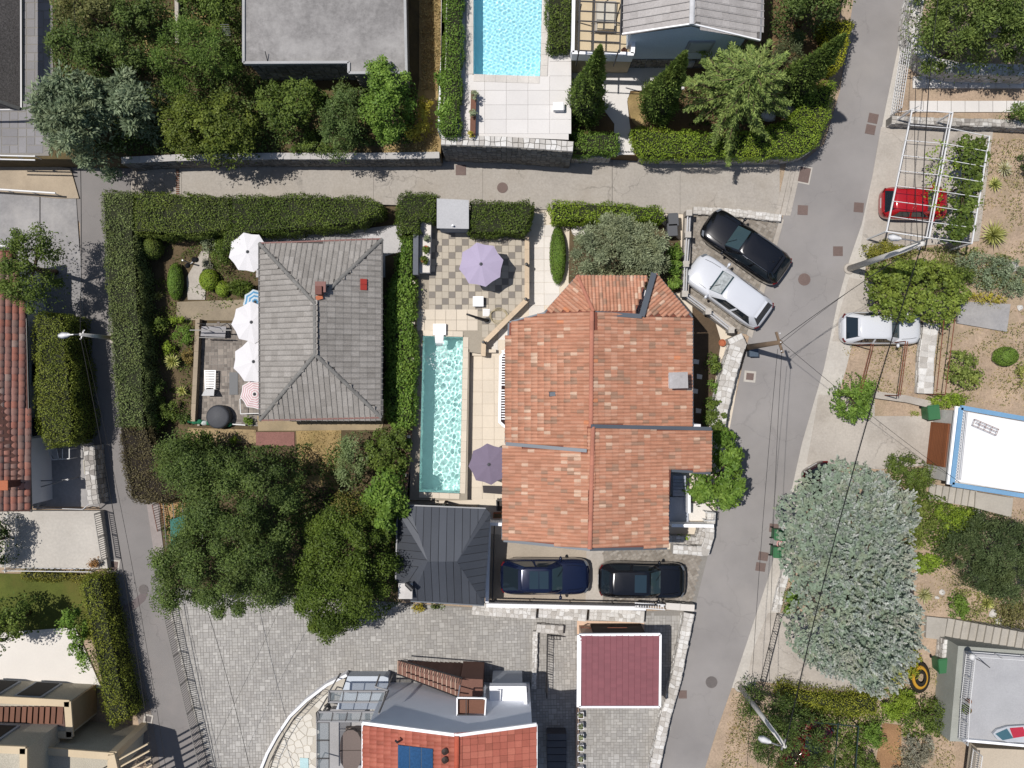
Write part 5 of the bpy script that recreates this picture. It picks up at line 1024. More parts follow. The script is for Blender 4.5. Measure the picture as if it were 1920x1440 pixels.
mb = MB(); mb.add([(xL, yF, 0), (xR, yF, 0), (xR, yF, 6.6), (xM, yF, 7.4), (xL, yF, 6.4), (xL, yF - 4.6, 0), (xR, yF - 4.6, 0), (xR, yF - 4.6, 6.6), (xM, yF - 4.6, 7.4), (xL, yF - 4.6, 6.4)], [(1, 0, 4, 3, 2), (0, 5, 9, 4), (6, 1, 2, 7), (5, 6, 7, 8, 9)]); mb.part('wall', M('villa_white', (230, 234, 240), raw=(.80, .82, .86, 1), var=.03, fine=.02), h)
sp = MB(); q = WP([(746, 1397, 7.15), (812, 1404, 7.5), (812, 1470, 7.5), (746, 1470, 7.15)]); sp.prism(q, 6.9); sp = sp.part('solar_panel', M('solar_frame', (90, 100, 112), metal=.4, rough=.4), h)
for i in range(3):
    f0, f1 = i / 3 + .01, (i + 1) / 3 - .01; m = MB(); a, b, c, d = [v + Vector((0, 0, .02)) for v in q]; m.sheet([a.lerp(b, f0), a.lerp(b, f1), d.lerp(c, f1), d.lerp(c, f0)]); m.part('solar_pane', M('solar_blue', (44, 84, 126), rough=.15, spec=.6, var=.1, fine=.3, fscale=12), sp)
for y in (1409, 1425): mb = MB(); mb.cyl(W(834, y, 7.5), .09, .22, 10); mb.lathe(tuple(W(834, y, 7.72)), [(.13, 0), (.15, .03), (0, .1)], 12); mb.part('roof_vent', DARKW, h)
mb = MB(); mb.tube([W(745, 1392, 7.1), W(745, 1392, 7.55), W(741, 1388, 7.55)], .05, 8); mb.part('flue_pipe', STEELD, h)
win(h, (xL + 6.6, yF, 1.3), 1.2, .5, (0, 1), MATS['pale_shutter']); pass
poly_part(h, 'porch_roof', [(918, 1286), (984, 1286), (986, 1338), (918, 1338)], 2.6, 2.9, WHITE); strip(h, [(918, 1286, 3.1), (984, 1286, 3.1)], .12, .5, WHITE, 'parapet'); strip(h, [(984, 1284, 3.1), (988, 1362, 3.3)], .14, .5, WHITE, 'parapet')
mb = MB(); q = WP([(922, 1290), (980, 1290), (980, 1336), (922, 1336)], 2.9); mb.prism([tuple(v)[:2] for v in q], 0, 2.6); mb.part('porch_wall', SKYR, h)
poly_part(h, 'side_wing', [(652, 1268), (728, 1268), (728, 1330), (630, 1330)], 0, .9, SKYR)
mb = MB(); mb.tube([W(712, 1265, 1.0), W(704, 1288, 2.8), W(728, 1295, 3.0), W(710, 1338, 5.6)], .05, 8); mb.part('downpipe', STEELG, h)
t = thing('red_stair', 'long brown stair with dark railing climbing to the white villa door', 'stairs', W(830, 1275, 0))
for i in range(14):
    f = i / 14; z = 0.2 + 2.6 * f; a = (746 + f * 116, 1239 + f * 33); b = (746 + f * 116, 1263 + f * 46); mb = MB(); mb.prism(WP([a, (a[0] + 8.6, a[1] + 2.2), (b[0] + 8.6, b[1] + 3.2), b], z), 0, tone=random.random()); st = mb.part('step', M('brown_red_step', (140, 104, 92), tone=.12, var=.1), t); strip(st, [(a[0], a[1], z + .02), (b[0], b[1], z + .02)], .05, .04, M('step_nosing', (196, 168, 150)), 'nosing')
poly_part(t, 'landing', [(863, 1272), (905, 1274), (905, 1306), (863, 1306)], 0, 2.95, M('landing_brown', (128, 92, 80), var=.1))
for o in (0, 1):
    a, b = ((752, 1238), (866, 1271)) if o == 0 else ((748, 1265), (864, 1309)); mb = MB(); mb.tube([W(*a, 1.2), W(*b, 3.9)], .035, 6); mb.part('handrail', STEELD, t)
bb = MB()
for i in range(30): f = i / 29; p = W(752 + f * 114, 1238 + f * 33, .3 + 2.6 * f); bb.tube([p, p + Vector((0, 0, 1.0))], .016, 4)
bb.part('balusters', STEELD, t, kind='stuff')
t = thing('door_canopy', 'small glass canopy on white frame above the brown stair landing', 'canopy', W(885, 1325, 2.9))
strip(t, [(857, 1308, 5.0), (911, 1309, 5.0)], .06, .08, WHITE, 'frame'); strip(t, [(857, 1340, 5.0), (911, 1342, 5.0)], .06, .08, STEELD, 'frame'); strip(t, [(857, 1308, 5.0), (857, 1352, 5.0)], .06, .08, WHITE, 'frame'); strip(t, [(911, 1309, 5.0), (908, 1355, 5.0)], .06, .08, WHITE, 'frame'); poly_part(t, 'deck', [(858, 1312), (910, 1312), (910, 1340), (858, 1340)], 4.7, 4.8, WOODB); strip(t, [(874, 1310, 5.05), (874, 1340, 5.05)], .04, .05, STEELD, 'bar')
for x in (858, 908): box_part(t, 'post', (x - 1, 1310), (x + 1, 1312), 2.9, 4.95, WHITE)
for nm, lab, fr in (('glass_canopy', 'upper glass canopy on grey steel frame by the white villa', [(618, 1296), (724, 1296), (718, 1316), (616, 1316)]), ('glass_canopy', 'lower glass canopy on grey steel frame above the grey villa terrace', [(597, 1335), (706, 1335), (700, 1352), (595, 1352)])):
    c = W(fr[0][0] + 50, fr[0][1], 0); t = thing(nm, lab, 'canopy', c); cz = 2.9
    poly_part(t, 'glass_roof', fr, cz, cz + .02, CGLASS)
    for k in range(4): a, b = fr[k], fr[(k + 1) % 4]; strip(t, [(*a, cz + .06), (*b, cz + .06)], .09, .1, STEELG, 'frame')
    for k in range(5): f = k / 4; strip(t, [(fr[0][0] + (fr[1][0] - fr[0][0]) * f, fr[0][1], cz + .08), (fr[3][0] + (fr[2][0] - fr[3][0]) * f, fr[3][1], cz + .08)], .035, .06, STEELD, 'bracket')
    for q in (fr[0], fr[1], fr[3]): box_part(t, 'post', (q[0] - 1, q[1] - 1), (q[0] + 1, q[1] + 1), 0, cz, STEELG)
t = thing('glass_screen', 'tall glass wind screen with dark brackets beside the hot tub', 'screen', W(608, 1400, 0))
for k in range(3): poly_part(t, 'pane', [(594, 1356 + k * 34), (617, 1356 + k * 34), (617, 1387 + k * 34), (594, 1387 + k * 34)], 2.6, 2.62, CGLASS); strip(t, [(594, 1354 + k * 34, 2.64), (618, 1354 + k * 34, 2.64)], .05, .06, STEELD, 'bracket')
strip(t, [(617, 1352, 2.64), (617, 1460, 2.64)], .04, .06, STEELD, 'rail'); strip(t, [(594, 1352, 2.64), (594, 1460, 2.64)], .04, .06, STEELG, 'rail')
for y in (1356, 1440): box_part(t, 'post', (593, y), (595, y + 2), 0, 2.6, STEELG)
struct('villa_terrace', [WP([(622, 1330), (684, 1330), (684, 1560), (600, 1560), (600, 1340)], .55)], M('villa_terrace_grey', (176, 174, 174), var=.08, fine=.08), depth=-.1)
t = thing('hot_tub', 'square hot tub under a dark brown cover on the grey terrace', 'hot tub', W(658, 1405, .55)); cc = smooth_poly([(637, 1369), (678, 1369), (678, 1445), (637, 1445)], 2)
poly_part(t, 'shell', smooth_poly([(638, 1372), (677, 1372), (677, 1443), (638, 1443)], 2), .55, 1.3, M('tub_shell', (120, 108, 100))); mb = MB(); mb.prism(WP(cc, 1.42), 1.3); mb.part('cover', M('tub_cover_brown', (116, 102, 96), rough=.6, var=.05), t); strip(t, [(637, 1407, 1.425), (678, 1407, 1.425)], .03, .02, DARKW, 'cover_seam')
poly_part(t, 'step', [(648, 1365), (676, 1365), (676, 1371), (648, 1371)], .55, .85, M('tub_step', (150, 136, 126)))
# crazy paving terrace
CZ = .55; arc = [(650, 1266), (612, 1286), (575, 1315), (545, 1345), (520, 1382), (502, 1415), (490, 1445), (484, 1480), (600, 1480), (594, 1400), (592, 1336), (616, 1316), (617, 1296), (640, 1296)]
cp = struct('crazy_paving_terrace', [WP(arc, CZ)], M('crazy_joint', (204, 196, 182)), depth=-.1)
P = poly_np(WP(arc, CZ)); seeds = sample_poly(P, 620); keep = []
for s_ in seeds:
    if all((s_[0] - k[0]) ** 2 + (s_[1] - k[1]) ** 2 > .27 ** 2 for k in keep): keep.append(s_)
keep = np.array(keep)
CRZ = M('crazy_stone', (232, 226, 214), rough=.8, var=.04, fine=.05, tone=.06)
for i, s_ in enumerate(keep):
    cell = [np.array(s_) + np.array(v) * .45 for v in ((-1, -1), (1, -1), (1, 1), (-1, 1))]
    dd = np.linalg.norm(keep - s_, axis=1)
    for j in np.argsort(dd)[1:14]:
        m = (keep[j] + s_) / 2; n = keep[j] - s_; n = n / np.linalg.norm(n); m = m - n * .012; o = []
        for k in range(len(cell)):
            a, b = cell[k], cell[(k + 1) % len(cell)]; fa, fb = (a - m) @ n, (b - m) @ n
            if fa <= 0: o.append(a)
            if fa * fb < 0: o.append(a + (b - a) * (fa / (fa - fb)))
        cell = o
        if len(cell) < 3: break
    if len(cell) < 3: continue
    if inside(P, np.array(cell)).mean() < .65: continue
    mb = MB(); mb.stone([Vector((v[0], v[1], CZ + .001)) for v in cell], Vector((0, 0, 1)), .02, .05); mb.part('paving_stone', CRZ, cp)
wall('curved_kerb', 'thin white curved kerb round the crazy paving terrace', [(650, 1266), (612, 1285), (574, 1314), (543, 1344), (518, 1381), (500, 1414), (488, 1444), (482, 1480)], .14, 0, .72, OFFW)
railing('curved_railing', 'fine dark railing curving along the crazy paving terrace', [(606, 1292), (578, 1318), (552, 1346), (530, 1382), (514, 1416), (504, 1450)], .56, .9, STEELD, gap=.25, r=.01, zp=.6, pr=.018)
poly_part(thing('paddling_mat', 'pale turquoise mat lying on the crazy paving', 'mat', W(570, 1430, CZ)), 'sheet', [(562, 1421), (578, 1422), (579, 1460), (563, 1460)], CZ + .02, CZ + .06, M('pale_turquoise', (196, 226, 228)))
# ---------------------------------------------------------------- beige modern building, lower left
h = thing('beige_flats', 'beige modern building with pebbled walls and open roof frames', 'building', W(120, 1360, 0))
v1 = [(-120, 1266), (178, 1282), (182, 1338), (-120, 1322)]; mb = MB(); mb.prism(WP(v1, 0), -0.05); q = WP(v1, 0.0)
def vol(base, z0, z1, mat, name):
    q = WP(base, z0); mb = MB(); mb.prism([tuple(v)[:2] for v in q], z0 - .02, z1); return mb.part(name, mat, h), q
b1, q1 = vol(v1, 0, 3.0, PEBBLE, 'wall'); b2, q2 = vol([(-120, 1346), (112, 1356), (112, 1520), (-120, 1520)], 2.9, 6.3, PEBBLE, 'wall'); b3, q3 = vol([(140, 1351), (271, 1361), (268, 1400), (140, 1395)], 0, 4.0, PEBBLE, 'wall')
def rim(q, z, w_, hh, mat, name, par, idx=(0, 1, 2, 3)):
    for i in idx:
        a, b = q[i], q[(i + 1) % len(q)]; d = b - a; rz = math.atan2(d.y, d.x); m = (a + b) / 2; mb = MB(); mb.box((m.x, m.y, z), (d.xy.length + w_ * .5, w_, hh), rz); mb.part(name, mat, par)
rim(q1, 3.04, .34, .12, BEIGE, 'roof_frame', b1); rim(q2, 6.34, .34, .14, BEIGE, 'roof_frame', b2); rim(q3, 4.04, .34, .14, BEIGE, 'roof_frame', b3)
east = MB(); a, b = q1[1], q1[2]; east.box(((a.x + b.x) / 2 + .02, (a.y + b.y) / 2, 1.5), (.06, abs(a.y - b.y), 2.98)); east.part('end_wall', M('shaded_beige_render', (186, 160, 130)), b1)  # shade of the east side is put into this browner beige
for x, w_ in ((4, 1.0), (78, 1.15)):
    fx = q1[0].lerp(q1[1], (x + 120) / 298); win(h, (fx.x + .6, fx.y - .02, 1.55), w_, 2.0, (0.053, .99), M('dark_opening', (40, 38, 36)))  # darkness of the window opening is put into the matte pane colour
win(h, (q2[0].lerp(q2[1], .62).x, q2[0].lerp(q2[1], .62).y, 4.6), 1.2, 1.8, (0.04, .99), MATS['dark_opening'])
deck = poly_part(h, 'roof_deck', [(-100, 1322), (118, 1330), (122, 1362), (-100, 1350)], 2.9, 3.1, M('brown_deck', (112, 86, 78), var=.1))
for i in range(13): strip(deck, [(-20 + i * 11, 1325, 3.12), (-22 + i * 11, 1357, 3.12)], .36, .03, WOODB, 'deck_board', random.random())
fr = WP([(72, 1407), (212, 1416), (236, 1520), (84, 1520)], 4.0); rim(fr, 4.04, .34, .34, BEIGE, 'pergola_frame', b3, (1, 2, 3))
for i in range(7): f = (i + 1) / 8; a = fr[1].lerp(fr[2], f); strip_ = MB(); strip_.box((a.x - .0, a.y, 3.9), (3.6, .06, .2), .5); strip_.part('pergola_blade', BEIGE, b3)
for p in (fr[1], fr[2]): mb = MB(); mb.box((p.x, p.y, 2), (.34, .34, 4.0)); mb.part('column', BEIGE, b3)
# ---------------------------------------------------------------- terrace house, lower right corner
h = thing('corner_terrace_house', 'pale terrace house with white slatted balustrade at the lower right', 'house', W(1860, 1330, 0)); TZ2 = 2.3
poly_part(h, 'terrace_floor', [(1812, 1222), (1960, 1232), (1960, 1398), (1800, 1388)], TZ2 - .3, TZ2, M('terrace_grey', (186, 186, 188), var=.06, stain=.4, stain_rgb=(160, 160, 164)))
mb = MB(); mb.prism([tuple(v)[:2] for v in WP([(1802, 1214), (1960, 1226), (1960, 1400), (1786, 1394)], TZ2)], 0, TZ2 - .3); mb.part('wall', M('sage_wall', (170, 172, 164)), h)
poly_part(h, 'lower_floor', [(1832, 1402), (1960, 1408), (1960, 1520), (1818, 1520)], 1.0, 1.8, M('beige_floor', (206, 192, 172), var=.05)); strip(h, [(1802, 1386, TZ2 + .1), (1960, 1400, TZ2 + .1)], .12, .3, WHITE, 'kerb')
railing('white_balustrade', 'white slatted balustrade on the left edge of the grey roof terrace', [(1811, 1221), (1801, 1310), (1797, 1384)], TZ2, 1.0, STEELW, gap=.11, r=.018, zp=TZ2)
railing('back_balustrade', 'white railing along the upper edge of the grey roof terrace', [(1813, 1221), (1960, 1232)], TZ2, 1.0, STEELW, gap=0, zp=TZ2, r=.012)
railing('lower_balustrade', 'white slatted balustrade on the lower beige balcony', [(1824, 1404), (1816, 1460)], 1.8, 1.0, STEELW, gap=.11, r=.018, zp=1.8)
t = thing('sail_board', 'long board with red and teal stripes lying on the grey terrace', 'sailboard', W(1905, 1372, TZ2)); prof = [(1862, 1376), (1870, 1368), (1890, 1362), (1960, 1358), (1960, 1392), (1890, 1392), (1870, 1386)]
poly_part(t, 'hull', prof, TZ2 + .05, TZ2 + .22, M('board_grey', (196, 200, 206))); poly_part(t, 'stripe', [(1893, 1365), (1918, 1363), (1926, 1380), (1900, 1384)], TZ2 + .22, TZ2 + .226, M('board_red', (190, 50, 72))); poly_part(t, 'stripe', [(1866, 1376), (1888, 1366), (1900, 1384), (1880, 1388)], TZ2 + .22, TZ2 + .226, M('board_teal', (70, 110, 124)))
# ---------------------------------------------------------------- vegetation
LG = leafmat('leaf_hedge', (58, 74, 30), (128, 142, 70)); LM = leafmat('leaf_mid', (50, 68, 26), (116, 132, 60)); LD = leafmat('leaf_dark', (44, 60, 28), (110, 128, 66))
LL = leafmat('leaf_lime', (78, 102, 30), (154, 174, 66)); LO = leafmat('leaf_olive', (92, 102, 76), (172, 180, 146)); LS = leafmat('leaf_silver', (116, 134, 114), (200, 214, 192)); LS2 = leafmat('leaf_silver_green', (80, 96, 72), (156, 168, 136))
LB = leafmat('leaf_brown', (58, 52, 34), (122, 114, 82)); LY = leafmat('leaf_yellow', (130, 120, 40), (206, 188, 84)); LF = leafmat('leaf_fresh', (62, 90, 30), (132, 158, 72)); LC = leafmat('leaf_cypress', (62, 84, 38), (138, 158, 84)); LCE = leafmat('leaf_cedar', (70, 90, 44), (152, 168, 96)); LYU = leafmat('leaf_yucca', (96, 108, 52), (196, 196, 120)); LGR = leafmat('leaf_lavender', (100, 102, 88), (168, 166, 150))
# clipped hedges
HG = 'hedges round the grey hipped house'
hedge('clipped_hedge', 'tall dull green hedge along the side lane with the lamp shadow across it', [(190, 360), (250, 362), (250, 437), (258, 560), (265, 660), (270, 760), (272, 800), (222, 800), (212, 700), (205, 600), (196, 470)], 0, 2.2, leafmat('leaf_dullhedge', (66, 80, 42), (134, 146, 92)), group=HG)
hedge('browned_hedge', 'dying brown lower end of the hedge on the side lane', [(223, 801), (271, 801), (295, 850), (330, 895), (372, 925), (300, 943), (246, 938), (229, 870)], 0, 2.1, LB, core_rgb=(36, 28, 20))
hedge('clipped_hedge', 'wide green hedge at the corner where the lane meets the steps', [(252, 362), (340, 364), (430, 369), (432, 432), (350, 440), (252, 435)], 0, 2.2, LG, group=HG)
hedge('clipped_hedge', 'long green hedge browning at its right end above the grey roof', [(432, 369), (560, 366), (690, 372), (714, 384), (712, 400), (670, 418), (560, 430), (470, 436), (440, 470), (412, 470), (420, 436)], 0, 2.1, LM, group=HG)
hedge('clipped_hedge', 'square topped green hedge left of the grey box shed', [(746, 378), (758, 362), (818, 364), (818, 402), (806, 412), (786, 412), (784, 436), (752, 440), (744, 420)], 0, 2.3, LM)
hedge('climbing_hedge', 'glossy climbing hedge between the grey roof and the narrow pool', [(757, 442), (772, 442), (773, 560), (775, 690), (770, 800), (738, 806), (726, 770), (729, 640), (726, 560), (745, 500)], 0, 1.7, LF, dens=480, leaf=(.13, .08), rough=.10, rnd=.1)
hedge('clipped_hedge', 'dark green block hedge right of the grey box shed', [(880, 380), (994, 378), (998, 396), (985, 436), (880, 437)], 0, 2.1, LM)
hedge('clipped_hedge', 'long yellowish green hedge beside the lane behind the olive tree', [(1035, 379), (1140, 381), (1240, 390), (1244, 412), (1130, 414), (1036, 412)], 0, 1.7, LL)
ball('rounded_hedge', 'small oval clipped hedge on the white path by the olive', (1046, 478), 15, 53, .02, 1.0, LF)
hedge('tall_hedge', 'thick olive green hedge beside the red tiled house', [(62, 590), (116, 592), (130, 700), (138, 800), (130, 834), (82, 836), (66, 780)], 0, 2.9, leafmat('leaf_olivehedge', (66, 78, 24), (140, 148, 66)), rnd=.15)
hedge('pool_hedge', 'clipped bright hedge along the left of the blue pool patio', [(836, -40), (866, -40), (862, 150), (858, 250), (828, 250), (832, 150)], 3.4, 1.1, LF)
hedge('pool_hedge', 'dark clipped hedge between the blue pool and the balcony', [(1027, -20), (1070, -20), (1068, 88), (1030, 92)], 3.5, 1.0, LM)
hedge('gate_hedge', 'small clipped hedge left of the arched garden gate', [(1071, 246), (1100, 250), (1158, 249), (1159, 284), (1075, 286)], 1.25, 1.1, LF)
hedge('corner_hedge', 'lime green hedge following the wall round the street corner', [(1190, 240), (1280, 245), (1360, 250), (1440, 240), (1490, 215), (1515, 165), (1568, 150), (1556, 210), (1536, 265), (1500, 288), (1380, 291), (1206, 293), (1190, 268)], 1.25, 1.2, LL, rnd=.12)
hedge('corner_hedge', 'yellow green hedge block at the top of the street corner', [(1546, 38), (1598, 38), (1588, 90), (1574, 128), (1540, 124), (1552, 80)], 1.25, 1.4, leafmat('leaf_yellowgreen', (104, 112, 24), (186, 186, 64)))
hedge('slanting_hedge', 'narrow climbing hedge on rubble wall beside the lower side lane', [(150, 1092), (186, 1083), (206, 1180), (226, 1280), (243, 1345), (206, 1362), (190, 1300), (170, 1200)], 0, 1.9, leafmat('leaf_lowhedge', (66, 78, 24), (146, 152, 62)), rough=.12)
ball('ball_bush', 'grey green clipped ball at the corner of the front garden', (283, 463), 19, 22, 0, 1.5, LG)
ball('ball_bush', 'long rounded clipped bush beside the garden globe lamps', (327, 527), 14, 34, 0, 1.0, LF)
ball('ball_bush', 'large golden green clipped ball below the lavender bush', (390, 524), 18, 20, 0, .9, LL)
ball('ball_bush', 'small golden green clipped ball left of the white parasol', (416, 541), 13, 15, 0, .6, LL)
# dark trees of the grey house garden
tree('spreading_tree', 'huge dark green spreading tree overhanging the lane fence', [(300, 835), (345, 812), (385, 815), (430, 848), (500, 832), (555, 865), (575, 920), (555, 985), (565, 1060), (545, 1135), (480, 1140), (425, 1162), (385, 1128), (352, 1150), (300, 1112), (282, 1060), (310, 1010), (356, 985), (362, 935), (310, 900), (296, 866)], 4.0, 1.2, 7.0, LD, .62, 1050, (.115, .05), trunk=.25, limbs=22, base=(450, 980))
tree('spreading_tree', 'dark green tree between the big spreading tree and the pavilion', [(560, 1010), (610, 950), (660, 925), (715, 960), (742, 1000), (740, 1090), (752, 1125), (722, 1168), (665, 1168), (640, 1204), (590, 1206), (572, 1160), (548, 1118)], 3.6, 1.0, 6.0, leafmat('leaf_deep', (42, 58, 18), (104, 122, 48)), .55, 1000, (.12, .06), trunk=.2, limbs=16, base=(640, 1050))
tree('loquat_tree', 'fresh green broad leaved tree beside the dark fence wall', [(690, 900), (728, 870), (764, 880), (758, 960), (742, 1010), (700, 1000), (680, 950)], 3.0, .8, 4.4, LF, .45, 620, (.22, .10), trunk=.1)
tree('small_tree', 'olive brown small tree in front of the broad leaved tree', [(632, 925), (690, 910), (705, 990), (660, 1015), (628, 985)], 2.8, .6, 3.9, leafmat('leaf_olivebrown', (74, 72, 30), (142, 136, 74)), .4, 600, (.12, .06), trunk=.08)
shrub('garden_shrub', 'grey green rounded shrub at the edge of the dry lawn', [(640, 812), (686, 806), (692, 850), (684, 900), (640, 925), (632, 860)], 0, 2.9, leafmat('leaf_greygreen', (70, 86, 48), (140, 154, 108)), .35, 620, (.10, .06))
shrub('garden_shrub', 'spreading fresh shrub under the end of the climbing hedge', [(684, 812), (736, 798), (772, 798), (768, 885), (690, 890)], 0, 2.8, LM, .35, 620, (.12, .07))
tree('fig_tree', 'leafy tree overhanging the yard corner of the grey house', [(300, 838), (335, 815), (400, 812), (420, 835), (400, 870), (330, 895), (304, 870)], 2.8, .8, 3.6, LM, .5, 520, (.14, .08), trunk=.1)
# front garden plants of the grey house
shrub('garden_shrub', 'bushy shrub in the hedge shadow left of the swing seat', [(272, 600), (310, 588), (312, 630), (280, 640)], 0, 1.2, LM, .25)
shrub('garden_shrub', 'yellow green low shrub above the swing seat', [(314, 590), (352, 592), (350, 606), (314, 606)], 0, .6, LL, .2)
shrub('garden_shrub', 'round green bush below the yellow green shrub', ell(345, 628, 21, 19), 0, .9, LF, .22)
shrub('garden_shrub', 'golden round bush next to the yucca', ell(318, 655, 15, 16), 0, .7, LL, .2)
shrub('garden_shrub', 'reddish flowering bush beside the swing seat wall', ell(352, 668, 15, 16), 0, .6, leafmat('leaf_reddish', (84, 74, 36), (150, 130, 76)), .2)
shrub('garden_shrub', 'slim upright conifer shrub in the hedge shade', ell(300, 735, 8, 24), 0, 1.3, LC, .16, spiky=True)
shrub('garden_shrub', 'rounded shrub above the sleeping tree shade', ell(318, 770, 20, 20), 0, 1.0, LM, .25)
shrub('garden_shrub', 'light green upright shrub beside the browned hedge', ell(294, 793, 12, 20), 0, 1.2, LF, .2)
shrub('garden_shrub', 'low dark shrub beside the stone path', ell(345, 782, 14, 16), 0, .8, LD, .2)
shrub('garden_shrub', 'young olive bush below the big hedge corner', ell(392, 460, 14, 18), 0, 1.2, LO, .2, spiky=True)
shrub('lavender_bush', 'grey lavender bush beside the garden globe lamps', ell(389, 497, 13, 11), 0, .6, LGR, .16, spiky=True, dens=900)
shrub('garden_shrub', 'palm leaved shrub under the first white parasol', ell(452, 540, 22, 16), 0, .9, LM, .2, spiky=True, leaf=(.25, .05))
shrub('garden_shrub', 'shrubby growth between hedge and first white parasol', [(400, 450), (430, 445), (432, 500), (408, 515), (396, 490)], 0, 1.4, LM, .25)
shrub('garden_shrub', 'small plant beneath the striped parasol', ell(468, 788, 9, 12), 0, .6, LF, .15)
shrub('garden_shrub', 'yellow green bush beside the stone path end', ell(440, 824, 14, 10), 0, .6, LL, .18)
rosette('yucca', 'spiky green yucca in front of the yard wall', (331, 678), 0, .55, LYU, 44, w=.06, stem=.5)
rosette('yucca', 'small spiky plant near the yard wall lounger', (345, 733), 0, .38, LYU, 30, w=.05, stem=.2)
rosette('yucca', 'tiny spiky plant at the foot of the clipped bush', (300, 556), 0, .35, LYU, 26, w=.05, stem=.1)
# olive tree and planting by the terracotta house
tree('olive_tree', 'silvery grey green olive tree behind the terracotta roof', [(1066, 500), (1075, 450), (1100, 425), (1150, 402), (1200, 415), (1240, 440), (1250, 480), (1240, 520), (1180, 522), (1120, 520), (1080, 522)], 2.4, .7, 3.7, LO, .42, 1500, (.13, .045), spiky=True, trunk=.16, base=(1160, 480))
shrub('garden_shrub', 'bright shrub between the olive tree and the parking wall', [(1246, 462), (1276, 455), (1278, 500), (1272, 545), (1250, 545)], 0, 1.5, LF, .25, leaf=(.12, .07))
shrub('red_flower_bush', 'small orange red flowering plant beside the grey bins', ell(1243, 459, 6, 8), 0, .5, M('leaf_redflower', (200, 84, 50), rgb2=[(120, 70, 40), (206, 84, 52), (226, 110, 70)]), .12)
shrub('garden_shrub', 'round glossy bush on the street wall corner', ell(1336, 679, 14, 20), .02, 1.1, LM, .22, leaf=(.11, .07))
shrub('garden_shrub', 'slender bush in a planter beside the street wall', [(1326, 712), (1352, 712), (1348, 736), (1330, 740)], .02, .9, LF, .2)
shrub('garden_shrub', 'leafy bushes spilling along the shaded house strip', [(1318, 750), (1340, 740), (1358, 770), (1362, 800), (1350, 826), (1322, 800)], .02, 1.3, LM, .25, leaf=(.12, .07))
tree('glossy_tree', 'bright green broad leaved tree overhanging the street wall', [(1345, 800), (1372, 802), (1386, 830), (1400, 870), (1394, 915), (1370, 955), (1330, 958), (1292, 935), (1288, 888), (1330, 886), (1340, 850)], 2.2, .9, 3.2, LF, .4, 620, (.19, .09), trunk=.1, base=(1340, 890))
shrub('garden_shrub', 'small lime plant in the stone planter by the driveway', ell(1282, 1008, 16, 6), .3, .5, LL, .15)
shrub('garden_shrub', 'dry grass tuft at the foot of the pavilion', ell(785, 1140, 16, 8), 0, .5, LY, .15, spiky=True)
shrub('garden_shrub', 'dark trailing plant below the pavilion gutter', ell(812, 1137, 16, 6), 0, .5, LD, .15)
# north gardens
NZ = 1.9; GN = 'trees in the north garden'
tree('silver_cypress', 'silver grey conifer leaning over the lane steps', [(80, 215), (100, 160), (145, 136), (195, 140), (218, 165), (225, 215), (215, 262), (212, 300), (195, 330), (150, 318), (112, 290), (95, 255)], 4.4, NZ + .3, 7.0, LS2, .5, 640, (.24, .075), NZ, .2, GN, True, base=(185, 250))
tree('silver_cypress', 'smaller silver grey conifer right of the leaning one', [(222, 165), (250, 140), (290, 150), (312, 185), (302, 225), (262, 262), (228, 240)], 4.2, NZ + .3, 6.0, LS2, .45, 640, (.24, .075), NZ, .16, GN, True)
tree('garden_tree', 'dark evergreen tree beyond the silver conifer', [(88, 105), (120, 75), (190, 65), (250, 85), (292, 120), (270, 142), (200, 140), (140, 132), (105, 130)], 4.0, NZ + .2, 6.0, LD, .5, 560, (.14, .07), NZ, .16, GN)
tree('garden_tree', 'dry looking thin tree at the top left garden', [(112, 10), (160, -20), (230, -10), (240, 40), (200, 75), (130, 70), (108, 40)], 3.6, NZ + .2, 5.0, leafmat('leaf_drytree', (66, 70, 36), (136, 138, 88)), .45, 380, (.13, .06), NZ, .12, GN)
tree('garden_tree', 'feathery bright green tree behind the fence post', [(296, 110), (330, 60), (375, 40), (430, 70), (462, 110), (455, 150), (420, 175), (350, 185), (302, 165)], 4.2, NZ + .2, 6.2, leafmat('leaf_feather', (62, 84, 36), (124, 146, 72)), .5, 620, (.12, .05), NZ, .16, GN, True)
tree('garden_tree', 'yellowish green tree hanging over the lane wall', [(300, 215), (330, 185), (390, 175), (440, 175), (480, 215), (482, 265), (450, 300), (400, 300), (340, 292), (302, 262)], 3.8, NZ + .2, 5.4, leafmat('leaf_citrus', (56, 70, 26), (122, 134, 58)), .45, 600, (.13, .07), NZ, .16, GN)
tree('garden_tree', 'dense green tree in front of the flat roof corner', [(480, 190), (510, 158), (560, 150), (608, 165), (610, 200), (585, 235), (560, 262), (525, 250), (495, 228)], 3.8, NZ + .2, 5.4, LM, .45, 640, (.13, .07), NZ, .14, GN)
tree('garden_tree', 'dark green tree between two lighter trees under the flat roof', [(602, 205), (625, 170), (672, 160), (690, 200), (682, 262), (655, 296), (610, 292), (592, 255)], 3.8, NZ + .2, 5.2, leafmat('leaf_pinegreen', (52, 70, 34), (112, 130, 74)), .42, 660, (.11, .05), NZ, .14, GN)
tree('garden_tree', 'tall bright tree overlapping the corner of the flat roof', [(685, 150), (705, 118), (735, 108), (770, 135), (782, 180), (780, 225), (755, 262), (715, 275), (688, 240), (678, 190)], 4.4, NZ + .2, 6.4, LF, .45, 660, (.13, .07), NZ, .16, GN)
tree('garden_tree', 'leafy tree crown cut by the top edge beside the flat roof', [(385, 30), (400, -30), (452, -40), (455, 60), (420, 75), (395, 55)], 4.0, NZ + .2, 5.5, LM, .45, 560, (.13, .07), NZ, .14, GN)
